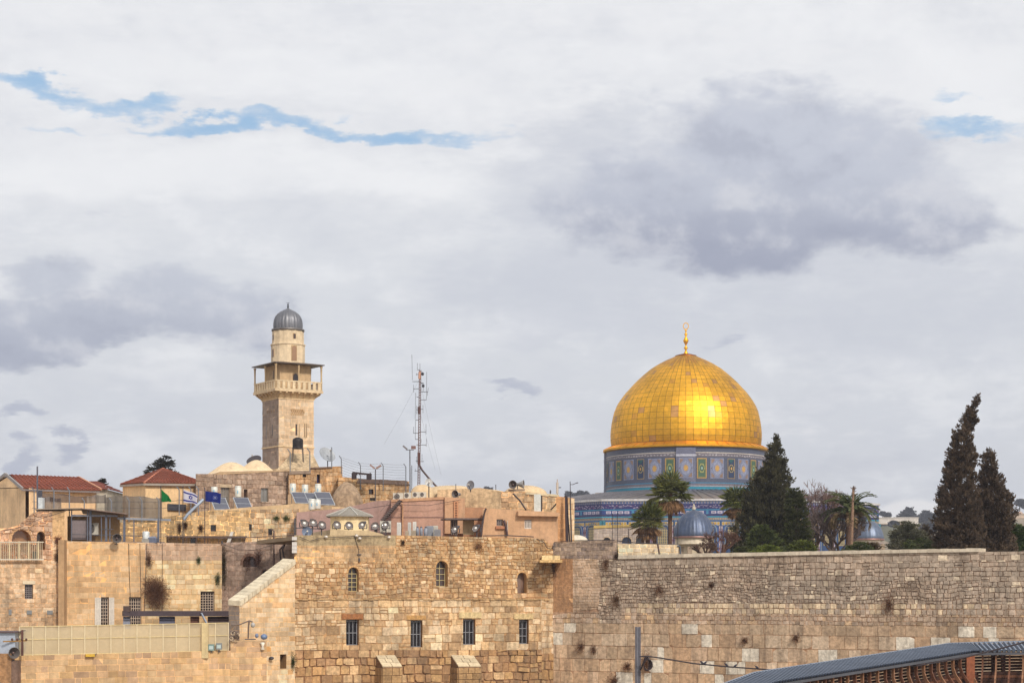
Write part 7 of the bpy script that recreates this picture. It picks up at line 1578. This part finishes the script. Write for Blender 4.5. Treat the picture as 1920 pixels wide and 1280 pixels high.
for i, (x, lab) in enumerate(((798.5, 'leftmost of three grey gas cylinders'), (805.5, 'middle of three grey gas cylinders'), (814, 'rightmost and widest of three grey gas cylinders'))):
    q = wC.px(x, 1004, -1.2); o = empty('gas_cylinder', q, lab, 'gas cylinder', 'grey gas cylinders on the roof'); q.z = zC - .2; k = 1.35 if i == 2 else 1; m = MB(); m.lathe([(.001, 0), (.085 * k, 0), (.085 * k, .62), (.06, .68), (.03, .70)], 14, tuple(q), C(140, 144, 156, .9)); m.build('body', M_METAL, o); m = MB(); m.lathe([(.05, .68), (.05 * k, .76), (.001, .77)], 10, tuple(q), C(84, 84, 92)); m.build('valve_cap', M_METAL, o)
m = MB(); m.tube([wC.px(716, 1004, -.9) , wC.px(716, 978, -.9)], .09, 8, C(50, 42, 48)); tag(m.build('dark_post', M_METAL), 'thick dark post between two floodlights near the stairs foot', 'post')
# white vertical box on the vaulted house, thin antennas
o = empty('white_duct', P(1008, 957, 110), 'tall white ventilation duct standing before the vaulted stone house', 'duct'); m = MB(); m.box(X(1001.5, 110), X(1014, 110), 110, 110.5, Z(963, 110), Z(926, 110), C(212, 216, 212, .9)); m.build('casing', M_METAL, o); m = MB(); m.box(X(1014, 110), X(1017, 110), 110.05, 110.4, Z(957, 110), Z(928, 110), C(70, 58, 56)); m.build('side_panel', M_METAL, o)
m = MB(); m.tube([P(1045, 932, 116), P(1045, 898, 116)], .035, 6, C(176, 160, 150)); m.tube([P(1045, 925, 116), P(1045, 904, 116)], .075, 8, C(190, 176, 164)); m.tube([P(1045, 914, 116), P(1052, 913.5, 116)], .03, 5, DGR); tag(m.build('cell_antenna', M_METAL), 'pale thick rooftop antenna left of the thin lamp pole', 'antenna')
m = MB(); m.tube([P(1032, 932, 118), P(1032, 918, 118)], .03, 5, DGR); m.beam(P(1030.5, 922, 118), P(1033.5, 922, 118), .1, .12, DGR); tag(m.build('small_antenna', M_METAL), 'tiny dark rooftop antenna left of the pale thick one', 'antenna')
m = MB(); m.tube([P(930, 932, 117), P(929.5, 908, 117)], .025, 5, DGR); tag(m.build('thin_pole', M_METAL), 'thin dark pole on the vaults between two humps', 'pole')
m = MB(); m.tube([P(855, 932, 111), P(854.5, 907, 111)], .022, 5, DGR); tag(m.build('thin_pole', M_METAL), 'thin dark pole just left of the horn loudspeaker on the pink block', 'pole')
o = empty('street_lamp', P(1070, 1014, 107.5), 'thin dark lamp pole at the right end of the orange buildings', 'street lamp'); Y = 107.5
m = MB(); m.tube([P(1071.5, 1016, Y), P(1070, 960, Y), P(1069, 902, Y)], [.045, .04, .02], 6, C(60, 54, 60)); m.tube([P(1069, 908, Y), P(1074, 908, Y), P(1080, 905.5, Y)], .02, 5, C(60, 54, 60)); m.build('pole', M_METAL, o); m = MB(); m.beam(P(1079, 905.5, Y), P(1084, 904.5, Y), .08, .05, C(90, 90, 98)); m.build('lamp_head', M_METAL, o)
m = MB()
for dx_ in (0, 1.8, 4): m.tube([P(1060.5 + dx_ * .6, 930, 107.9), P(1061 + dx_, 970, 107.8), P(1062 + dx_ * 1.6, 1015, 107.7)], .045, 5, C(66, 54, 58))
tag(m.build('cable_run', M_METAL), 'bundle of dark cables running down the orange end wall', 'cable')
# hanging cables
def cable(label, pts, r_=.02, c=C(64, 54, 54), group='hanging cables'):
    m = MB(); out = []
    for a, b in zip(pts, pts[1:]):
        for k in range(6): t = k / 6; out.append(Vector(a).lerp(Vector(b), t) - Vector((0, 0, 0)))
    out.append(Vector(pts[-1])); m.tube(out, r_, 5, c); tag(m.build('cable', M_METAL), label, 'cable', group)
cable('dark cable drooping in a loop beside the projecting ledge', [wC.px(1003, 1010, .2), wC.px(1017, 1016, .2), wC.px(1022, 1026, .2), wC.px(1030, 1029, .2), wC.px(1036, 1022, .3), wW.px(1042, 1016, .15), wW.px(1075, 1013.5, .15), wW.px(1155, 1012, .15)])
cable('dark cable along the top edge of the rubble facade', [wC.px(905, 1004, .05), wC.px(950, 1003.5, .05), wC.px(1000, 1006, .05)], .03)
cable('thin cable hanging from the orange wall down to the barred window', [wD2.px(241, 1018, .05), wD2.px(242, 1070, .05), wD2.px(244, 1119, .05)], .014); cable('vertical cable on the yellow wall right of the narrow dry shrub', [wD2.px(275, 1018, .05), wD2.px(273, 1080, .05), wD2.px(270, 1150, .05)], .014); cable('thin vertical wire on the yellow wall beside the large round shrub', [wD2.px(304, 1018, .05), wD2.px(304, 1145, .05)], .012)
cable('thin vertical wire left of the green plant on the yellow wall', [wD2.px(262, 1018, .05), wD2.px(264, 1119, .05)], .012)
cable('sagging wire across the recessed dark wall', [wK.px(420, 1020, .2), wK.px(450, 1030, .2), wK.px(480, 1031, .2), wK.px(520, 1020, .2)], .012)
cable('wire sagging along the plastered band over the tan facade', [wC.px(560, 1006, .1), wC.px(580, 1014, .1), wC.px(600, 1008, .1), wC.px(665, 1005, .1), wC.px(727, 1004, .1)], .016)
cable('wire hanging down the tan facade left of the first arched window', [wC.px(664, 1004, .05), wC.px(672, 1030, .05), wC.px(673, 1056, .05)], .014)
cable('long thin wire crossing before the pink block', [wJ0.px(640, 960, .4), wJ1.px(735, 946, .4), wJ1.px(800, 948, .4), wJ1.px(862, 937, .4)], .014)
cable('dark cable slanting down the vaulted house left of the white duct', [P(962, 925, 112), P(975, 938, 111.5), P(986, 955, 111)], .05); cable('dark cable slanting down the vaulted house right of the white duct', [P(1060, 930, 111), P(1045, 942, 111), P(1033, 955, 110.5)], .04)
cable('thin cable slanting over the ruined house', [wD.px(0, 995, .3), wD.px(30, 990, .3), wD.px(75, 972, .3), wD.px(121, 958, .3)], .014)
for i, (x, Y0) in enumerate(((544, 1), (549, 2))): cable(('left' if i == 0 else 'right') + ' of two pipes bending over the recessed dark wall', [wK.px(540 - i * 9, 1060, .3), wK.px(534 - i * 5, 1030, .3), wK.px(541, 1014 + i * 3, .3), wK.px(553, 1010 + i * 3, .3)], .05, C(84, 72, 72), 'bent pipes over the recessed wall')
m = MB(); m.tube([wK.px(518, 1120, .3), wK.px(518, 995, .3), wK.px(512, 991, .3)], .05, 6, C(92, 72, 64)); tag(m.build('drain_pipe', M_METAL), 'tall brown pipe standing before the recessed dark wall', 'pipe')
m = MB(); m.tube([wK.px(414.5, 1150, .4), wK.px(415, 1020, .4)], .05, 6, C(150, 136, 120)); m.tube([wD2.px(415.5, 1014, .1), wD2.px(415.5, 1019, .1)], .06, 6, DGR); tag(m.build('drain_pipe', M_METAL), 'light drain pipe in the dark corner beside the creeper', 'pipe')
for i, y in enumerate((1009, 1019, 1026, 1033)): m = MB(); q = wC.px(552, y, .05); m.box(q.x - .12, q.x + .12, q.y - .15, q.y + .05, q.z - .09, q.z + .09, C(206, 200, 196)); tag(m.build('junction_box', M_METAL), ('topmost', 'second from the top', 'third from the top', 'lowest')[i] + ' small white box on the left edge of the tan facade', 'junction box', 'small white boxes on the facade edge')
for i, (x, y) in enumerate(((610, 1006), (667, 1004), (673, 1009), (728, 1007))): m = MB(); q = wC.px(x, y, .12); m.ball((q.x, q.y, q.z), .10, C(206, 198, 190), 5, .7); m.beam(q, q + wC.n * -.15 + Vector((0, 0, .06)), .05, .05, DGR); tag(m.build('security_camera', M_METAL), ('small white camera under the left floodlights', 'small white camera left under the kiosk plinth', 'small white camera right under the kiosk plinth', 'small white camera under the stairs')[i], 'camera', 'small white cameras along the roof edge')
m = MB(); m.beam(wC.px(673, 1046, .06), wC.px(673, 1052, .06), .07, .07, DGR); m.beam(wC.px(669, 1039, .06), wC.px(677, 1039, .06), .04, .04, DGR); tag(m.build('wall_bracket', M_METAL), 'tiny dark bracket on the wire above the first arched window', 'bracket')
# left courtyard behind the screen
m = MB(); m.beam(wD2.px(219, 1149, 1.5), wD2.px(432, 1149, 1.5), .3, .28, C(78, 66, 72)); o = m.build('steel_beam', M_METAL); tag(o, 'long dark steel beam running behind the top of the mesh screen', 'beam')
m = MB(); q = wD2.px(227, 1141, 1.5); m.box(q.x - .18, q.x + .18, q.y - .15, q.y + .15, q.z - .15, q.z + .17, C(84, 68, 64)); tag(m.build('dark_box', M_METAL), 'small dark box on the left end of the steel beam', 'box')
for x0, x1, c, lab in ((221, 234, (136, 140, 156), 'blue grey panel under the left end of the steel beam'), (288, 317, (96, 98, 118), 'dark blue grey panel under the middle of the steel beam'), (346, 362, (110, 74, 62), 'brown panel under the steel beam left of the pale strut'), (378, 426, (80, 64, 66), 'dark brown panel under the right end of the steel beam')):
    m = MB(); m.prism([wD2.px(x0, 1240, 1.3), wD2.px(x1, 1240, 1.3), wD2.px(x1, 1154.5, 1.3), wD2.px(x0, 1154.5, 1.3)], Vector((0, .1, 0)), C(*c)); m.beam(wD2.px(x0, 1160, 1.36), wD2.px(x1, 1160, 1.36), .04, .06, scl(C(*c), 1.5)); tag(m.build('awning_panel', M_METAL), lab, 'panel', 'panels hanging under the steel beam')
m = MB(); m.beam(wD2.px(362, 1148, 1.8), wD2.px(374, 1172, 1.8), .2, .06, C(176, 190, 212)); tag(m.build('pale_strut', M_METAL), 'pale blue slanting strut beside the steel beam', 'strut')
m = MB(); a = wT.px(440, 1230, -1.0); m.prism([wT.px(38, 1240, -2.2), wT.px(432, 1234, -2.2), wT.px(432, 1178, -2.2), wT.px(38, 1184, -2.2)], Vector((-.4, .5, 0)), C(214, 186, 142, .85)); tag(m.build('courtyard_wall', M_PLAST), 'pale courtyard wall seen through the cream mesh screen', 'wall')
# bottom left corner: box, lamp rail
o = empty('white_cabin', wT.px(20, 1200, -.5), 'white cabin with dark roof at the far bottom left', 'cabin'); q0, q1 = wT.px(-30, 1204, -.3), wT.px(39, 1185, -.3)
m = MB(); m.box(q0.x, q1.x, q0.y, q0.y + 2, q0.z - .5, q1.z, C(172, 182, 198, .9)); m.build('wall', M_METAL, o); m = MB(); m.box(q0.x - .1, q1.x + .15, q0.y - .15, q0.y + 2.1, q1.z, q1.z + .06, C(90, 74, 78)); m.build('roof', M_METAL, o)
m = MB(); m.box(q0.x, q1.x - .1, q0.y - .3, q0.y + 2, .2, q0.z - .5, C(168, 128, 92, .85)); m.build('base', M_STONE, o)
o = empty('lamp_bar', wT.px(25, 1200, .4), 'brown bar with four small round lamps below the white cabin', 'lamps'); m = MB(); m.beam(wT.px(2, 1201.5, .4), wT.px(46, 1200, .4), .06, .06, C(150, 112, 60)); m.beam(wT.px(38, 1180, .4), wT.px(38, 1228, .4), .09, .09, C(96, 64, 58)); m.beam(wT.px(32, 1183, .4), wT.px(44, 1181, .4), .03, .03, DGR); m.build('bar', M_METAL, o)
for x in (18.5, 28, 37.5, 45): m = MB(); m.ball(tuple(wT.px(x, 1197.5, .45)), .055, C(90, 56, 48), 5); m.build('lamp', M_METAL, o)
m = MB(); q = wT.px(171, 1227.5, .1); m.beam(wT.px(159, 1228, .12), wT.px(176, 1227.5, .12), .12, .12, C(206, 166, 60)); m.beam(wT.px(176, 1227.5, .12), wT.px(180, 1224.5, .12), .03, .03, DGR); tag(m.build('yellow_box', M_METAL), 'small yellow box under the mesh screen on the terrace wall', 'box')
# gear beside the screen
for x, y, c, lab in ((395, 1213, (120, 144, 140), 'greenish square lamp at the foot of the screen column'), (409.5, 1211, (130, 134, 136), 'grey square lamp right of the greenish one')):
    o = empty('square_lamp', wT.px(x, y + 8, .1), lab, 'lamp', 'square lamps on the terrace wall'); q = wT.px(x, y, .1); m = MB(); m.box(q.x - .14, q.x + .14, q.y - .06, q.y + .06, q.z - .15, q.z + .16, C(*c)); m.build('housing', M_METAL, o); m = MB(); m.box(q.x - .1, q.x + .1, q.y - .075, q.y - .061, q.z - .09, q.z + .08, C(180, 196, 196)); m.build('glass', M_GLASS, o); m = MB(); m.beam(q + Vector((0, 0, -.17)), wT.px(x, 1222, .1), .05, .05, DGR); m.build('foot', M_METAL, o)
o = empty('wire_tangle', wT.px(442, 1202, .2), 'tangle of pale rings and wires on the stone block beside the screen', 'tangle'); m = MB(); r = random.Random(8)
for i in range(9):
    c = wT.px(430 + r.random() * 20, 1186 + r.random() * 11, .1 + r.random() * .2); R0 = r.uniform(.07, .12); tl = r.uniform(-.5, .5); m.tube([c + Vector((R0 * math.cos(k * .7), R0 * math.sin(k * .7) * tl, R0 * math.sin(k * .7))) for k in range(10)], .022, 5, C(196, 176, 150) if i % 2 else C(96, 78, 66))
m.build('rings', M_METAL, o)
o = empty('bracket_lamp', wT.px(470, 1202, .1), 'lamp on a bent dark bracket above the raised stone block', 'lamp'); m = MB(); m.tube([wT.px(464, 1196, .1), wT.px(464.5, 1175, .1), wT.px(466, 1163, .1)], .04, 6, C(104, 86, 78)); m.tube([wT.px(432, 1171.5, .1), wT.px(448, 1170, .1), wT.px(466, 1163, .1), wT.px(472, 1165, .1)], .035, 6, C(110, 96, 88)); m.beam(wT.px(458, 1197.5, .1), wT.px(478, 1197.5, .1), .05, .05, DGR); m.build('bracket', M_METAL, o); m = MB(); m.ball(tuple(wT.px(473, 1171, .1)), .11, C(176, 172, 168), 6, 1.2); m.build('lamp_globe', M_METAL, o)
o = empty('blue_camera', wT.px(492, 1200, .1), 'blue grey camera on a white wall bracket at the sloping wall', 'camera'); m = MB(); q = wT.px(493, 1193, .15); m.ball(tuple(q), .17, C(110, 128, 160), 6, .85); m.build('housing', M_METAL, o); m = MB(); q = wT.px(491, 1210, .1); m.lathe([(.06, -.2), (.1, -.16), (.05, -.02), (.13, .16), (.01, .18)], 10, tuple(q), C(226, 216, 200)); m.build('bracket', M_METAL, o)
m = MB(); q = wT.px(480, 1191, .1); m.ball(tuple(q), .09, C(120, 130, 156), 5, 1.3); tag(m.build('small_blue_lamp', M_METAL), 'small blue grey lamp between bracket lamp and blue camera', 'lamp')
m = MB(); q = wB.px(505, 1233, .15); m.ball(tuple(q), .13, C(74, 72, 80), 5, .7); tag(m.build('dark_camera', M_METAL), 'small dark camera left of the dark doorway in the sloping wall', 'camera')
# tall wire fence before the shrine
o = empty('tall_wire_fence', P(1210, 1018, 110), 'tall thin wire fence standing before the arcade and fan palms', 'fence'); Y = 110
for x, y0 in ((1148, 962), (1157.5, 961), (1178.5, 990), (1263, 974), (1271, 974)): m = MB(); m.tube([P(x, 1022, Y), P(x, y0, Y)], .02, 5, C(46, 40, 50)); m.build('post', M_METAL, o)
m = MB()
for k in range(26): m.tube([P(1148 + k * 3.2, 1018, Y), P(1148 + k * 3.2, 967 + (k > 9) * 3, Y)], .006, 3, C(60, 54, 66), cap=False)
m.tube([P(1080, 1013, Y), P(1150, 1012.5, Y), P(1200, 1018, Y), P(1272, 1021, Y)], .03, 5, C(50, 44, 48))
for y in (968, 985, 1002): m.tube([P(1148, y, Y), P(1272, y + 4, Y)], .008, 3, C(60, 54, 66), cap=False)
m.build('wires', M_METAL, o)
m = MB(); m.tube([P(1233, 1019, 107), P(1237, 1043, 106.8)], .05, 6, C(80, 56, 50)); tag(m.build('bent_pipe', M_METAL), 'dark brown pipe leaning on the low cream wall', 'pipe')
m = MB(); m.tube([P(1270, 1023, 107), P(1275, 1024, 107), P(1276, 1044, 107)], .05, 6, C(70, 78, 90)); tag(m.build('drain_pipe', M_METAL), 'dark pipe at the right end of the low cream wall', 'pipe')

# ================================================================== steel post, cable, birds
o = empty('steel_post', Vector((X(1196, 70), 70, 0)), 'tall dark grey steel post in front of the long ancient wall', 'post'); x = X(1196, 70); m = MB()
m.box(x - .10, x - .035, 69.9, 70.1, 0, Z(1174.5, 70), C(92, 90, 98)); m.box(x + .035, x + .10, 69.9, 70.1, 0, Z(1174.5, 70), C(92, 90, 98)); m.box(x - .035, x + .035, 69.94, 70.02, 0, Z(1175, 70), C(120, 120, 130)); m.build('column', M_METAL, o)
m = MB(); m.box(x - .12, x + .12, 69.88, 70.12, 0, .03, DGR); m.build('base_plate', M_METAL, o)
cp_ = [(1199, 1230), (1215, 1229.5), (1240, 1233), (1300, 1243), (1370, 1249.5), (1440, 1254.5)]
ramp_c = [(1500, 1256.5), (1580, 1257.5), (1645, 1255), (1720, 1247), (1800, 1234), (1860, 1219), (1940, 1198)]
m = MB(); m.tube([P(a, b, 69.5 - .004 * (a - 1200)) for a, b in cp_ + ramp_c], .026, 6, C(60, 52, 56)); tag(m.build('long_cable', M_METAL), 'long dark cable stretching from the steel post over the covered bridge', 'cable')
m = MB()
for i in range(5):
    cx, cy = 1212 + i * .8, 1243 + i * .6; rx_, ry_ = 5 + i * .8, 14 - i; m.tube([P(cx + rx_ * math.cos(k * .63 + i), cy + ry_ * math.sin(k * .63 + i), 69.7 - .03 * i) for k in range(11)], .02, 5, C(62, 50, 52))
m.tube([P(1201, 1255, 69.8), P(1207, 1240, 69.7), P(1215, 1230, 69.6)], .03, 5, C(60, 50, 54)); tag(m.build('cable_coil', M_METAL), 'coil of dark cable hanging beside the steel post', 'cable')
def pigeon():
    o = tf('x', 'pigeon', 'pigeon'); m = MB()
    prof = [(.001, -.16), (.045, -.13), (.08, -.07), (.095, 0), (.085, .06), (.05, .10), (.042, .12), (.048, .145), (.03, .175), (.001, .185)]; n = 10; vs = []
    for r_, t in prof:
        lift = .11 + t * .5 + (.05 if t > .13 else 0)
        for j in range(n): a = 2 * math.pi * j / n; vs.append((t, r_ * math.cos(a), lift + r_ * math.sin(a)))
    m.mesh(vs, [(i * n + j, (i + 1) * n + j, (i + 1) * n + (j + 1) % n, i * n + (j + 1) % n) for i in range(len(prof) - 1) for j in range(n)], C(66, 66, 78), True)
    m.mesh([(-.14, -.02, .06), (-.14, .02, .06), (-.22, .03, .02), (-.22, -.03, .02)], [(0, 1, 2, 3)], C(64, 64, 74)); m.mesh([(.175, -.008, .215), (.175, .008, .215), (.205, 0, .205)], [(0, 1, 2)], C(60, 56, 56)); m.build('body', M_CLOTH, o)
    for sg in (-1, 1):
        m = MB(); m.mesh([(.07, sg * .09, .15), (.05, sg * .098, .07), (-.15, sg * .05, .03), (-.08, sg * .08, .12)], [(0, 1, 2, 3)], C(88, 88, 100)); m.build('wing', M_CLOTH, o)
        m = MB(); m.tube([(0, sg * .02, .06), (.01, sg * .02, 0)], .006, 4, C(150, 80, 76)); m.build('leg', M_CLOTH, o)
    return o
for i, (px, lab, rz) in enumerate(((1316, 'pigeon nearest to the steel post, sitting on the long cable', 160), (1322, 'pigeon close beside the first one on the long cable', 20), (1362, 'pigeon in the middle of the long cable under a dark stain', 150), (1379, 'pigeon right of the middle one on the long cable', 10), (1419, 'pigeon nearest to the covered bridge roof, on the long cable', 170))):
    all_ = cp_ + ramp_c; y = [b0_ + (b1_ - b0_) * (px - a0_) / (a1_ - a0_) for (a0_, b0_), (a1_, b1_) in zip(all_, all_[1:]) if a0_ <= px <= a1_][0]; Yc = 69.5 - .004 * (px - 1200)
    inst(pigeon, lab, P(px, y - .6, Yc), R_(rz), .45, 'pigeons on the cable')

# ================================================================== covered timber bridge
br = empty('covered_bridge', Vector((X(1700, 68), 68, 0)), 'covered wooden ramp bridge with blue grey corrugated roof and curved timber ribs', 'bridge')
near = [(1330, 1318, 57.5), (1458, 1280, 61.0), (1642, 1251, 65.6), (1823, 1222.5, 70.0), (1838, 1222, 70.0), (1990, 1220.5, 69.0)]
farp = [(1345, 1290, 60.2), (1415, 1263, 63.5), (1642, 1229, 69.2), (1781, 1208, 73.2), (1823, 1207, 74.0), (1990, 1202, 73.0)]
def lerpl(pl, t):
    k = t * (len(pl) - 1); j = min(int(k), len(pl) - 2); return P(*pl[j]).lerp(P(*pl[j + 1]), k - j)
Nn = [P(*p) for p in near]; Fr = [P(1280, 1312, 59.5), P(1415, 1263, 63.3), P(1600, 1235.2, 68.0), P(1781, 1208, 72.8), P(1823, 1206.6, 73.6), P(1978, 1202.5, 72.8)]
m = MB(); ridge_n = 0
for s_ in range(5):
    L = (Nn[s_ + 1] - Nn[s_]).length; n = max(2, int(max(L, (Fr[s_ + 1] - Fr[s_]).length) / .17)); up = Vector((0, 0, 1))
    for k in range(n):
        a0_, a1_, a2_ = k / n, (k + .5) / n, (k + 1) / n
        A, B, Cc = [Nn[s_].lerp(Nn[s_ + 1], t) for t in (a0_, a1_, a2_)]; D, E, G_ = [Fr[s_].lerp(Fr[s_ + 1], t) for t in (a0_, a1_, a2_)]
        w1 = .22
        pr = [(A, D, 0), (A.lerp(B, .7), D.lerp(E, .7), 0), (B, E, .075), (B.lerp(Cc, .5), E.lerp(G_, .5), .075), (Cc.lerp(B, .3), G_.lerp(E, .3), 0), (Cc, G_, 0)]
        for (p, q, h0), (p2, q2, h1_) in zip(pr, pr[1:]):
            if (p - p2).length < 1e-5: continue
            m.face([p + up * h0, p2 + up * h1_, q2 + up * h1_, q + up * h0], C(128, 140, 158, .9) if min(h0, h1_) > .01 else (C(104, 114, 132, .85) if h0 + h1_ > .01 else C(52, 58, 72, .8)))  # flanks and valleys coloured darker, groove shading put into the colour
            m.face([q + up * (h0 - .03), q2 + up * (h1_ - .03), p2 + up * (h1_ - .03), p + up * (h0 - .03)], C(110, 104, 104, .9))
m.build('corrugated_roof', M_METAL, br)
m = MB()
for s_ in range(5): m.beam(Nn[s_] + Vector((0, 0, -.06)), Nn[s_ + 1] + Vector((0, 0, -.06)), .05, .09, C(84, 86, 94)); m.beam(Fr[s_] + Vector((0, 0, .05)), Fr[s_ + 1] + Vector((0, 0, .05)), .06, .06, C(140, 148, 162))
m.build('roof_edge', M_METAL, br)
WD1, WD2, WD3 = C(112, 74, 56, .9), C(76, 50, 42, .9), C(146, 106, 80, .9)
def along(t):   # t in metres along the near edge
    acc = 0
    for s_ in range(5):
        L = (Nn[s_ + 1] - Nn[s_]).length
        if t <= acc + L or s_ == 4: k = (t - acc) / L; return Nn[s_].lerp(Nn[s_ + 1], k), Fr[s_].lerp(Fr[s_ + 1], k), (Nn[s_ + 1] - Nn[s_]).normalized(), s_
        acc += L
tot = sum((Nn[i + 1] - Nn[i]).length for i in range(5)); t = .2; i = 0
while t < tot - .1:
    p, q, d, s_ = along(t); nrm = Vector((d.y, -d.x, 0)).normalized(); i += 1
    base = p + Vector((0, 0, -.12)) - nrm * .15
    # slender curved rib bulging outwards, bottom resting on the deck edge
    m = MB(); pts2 = [base, base + Vector((0, 0, -.35)), base + Vector((0, 0, -.6)) + nrm * .10, base + Vector((0, 0, -.9)) + nrm * .34, base + Vector((0, 0, -1.3)) + nrm * .5, base + Vector((0, 0, -2.0)) + nrm * .5, base + Vector((0, 0, -2.7)) + nrm * .3]
    for a, b in zip(pts2, pts2[1:]): m.beam(a, b, .055, .11, WD3 if i % 2 else WD1, up=nrm)
    m.build('curved_rib', M_WOOD, br)
    t += .48
t = .3; i = 0
while t < tot - .2:   # main posts carrying the roof
    p, q, d, s_ = along(t); nrm = Vector((d.y, -d.x, 0)).normalized()
    for r_, off in ((p, -.45), (q, .4)):
        b_ = r_ + nrm * off; m = MB(); m.beam(b_ + Vector((0, 0, -.1)), b_ + Vector((0, 0, -3.1)), .13, .13, WD2); m.build('post', M_WOOD, br)
    m = MB(); m.beam(p - nrm * .1 + Vector((0, 0, -.16)), q + nrm * .1 + Vector((0, 0, -.16)), .1, .14, WD2); m.build('cross_beam', M_WOOD, br)
    t += 1.45
m = MB(); p, q, d, s_ = along((Nn[1] - Nn[0]).length + (Nn[2] - Nn[1]).length + (Nn[3] - Nn[2]).length - .15); m.beam(p + Vector((0, 0, -.1)), p + Vector((0, 0, -3.2)), .3, .2, C(140, 82, 56, .9)); m.build('corner_post', M_WOOD, br)
for k in range(24):   # slats of the back parapet and the front parapet
    z = -.2 - .115 * k
    m = MB()
    for s_ in range(5):
        d = (Nn[s_ + 1] - Nn[s_]).normalized(); nrm = Vector((d.y, -d.x, 0)).normalized()
        if k > 4: m.beam(Nn[s_] - nrm * .28 + Vector((0, 0, z)), Nn[s_ + 1] - nrm * .28 + Vector((0, 0, z)), .03, .095, WD2 if k % 3 else WD1)
        if k < 3: m.beam(Nn[s_] - nrm * .3 + Vector((0, 0, z)), Nn[s_ + 1] - nrm * .3 + Vector((0, 0, z)), .03, .045, WD2)
        m.beam(Fr[s_] + nrm * .3 + Vector((0, 0, z - .2)), Fr[s_ + 1] + nrm * .3 + Vector((0, 0, z - .2)), .03, .09, WD2)
    m.build('slat', M_WOOD, br)
m = MB()
for s_ in range(5):
    a, b, c_, d = Nn[s_], Nn[s_ + 1], Fr[s_ + 1], Fr[s_]; m.prism([a + Vector((0, 0, -3.1)), b + Vector((0, 0, -3.1)), c_ + Vector((0, 0, -3.1)), d + Vector((0, 0, -3.1))], (0, 0, -.2), C(120, 80, 58, .9))
m.build('deck', M_WOOD, br)
for k in range(5):
    p, q, d, s_ = along(tot * (k + .5) / 5)
    for r_ in (p, q): m = MB(); m.tube([(r_.x, r_.y, 0), (r_.x, r_.y, r_.z - 3.25)], .14, 8, C(130, 128, 130)); m.build('pier', M_METAL, br)

# ================================================================== thin air
hz = MB(); hz.box(-1000, 1000, -30, 2000, -1.5, 115, (1, 1, 1))
hm = bpy.data.materials.new('air'); hm.use_nodes = True; t = NT(hm.node_tree); t.n.clear()
pv = t.new('ShaderNodeVolumePrincipled'); pv.inputs['Color'].default_value = (.82, .86, 1.0, 1); pv.inputs['Density'].default_value = .00025; pv.inputs['Anisotropy'].default_value = .2
oo = t.new('ShaderNodeOutputMaterial'); t.l.new(pv.outputs[0], oo.inputs['Volume'])
tag(hz.build('haze', hm), kind='stuff')
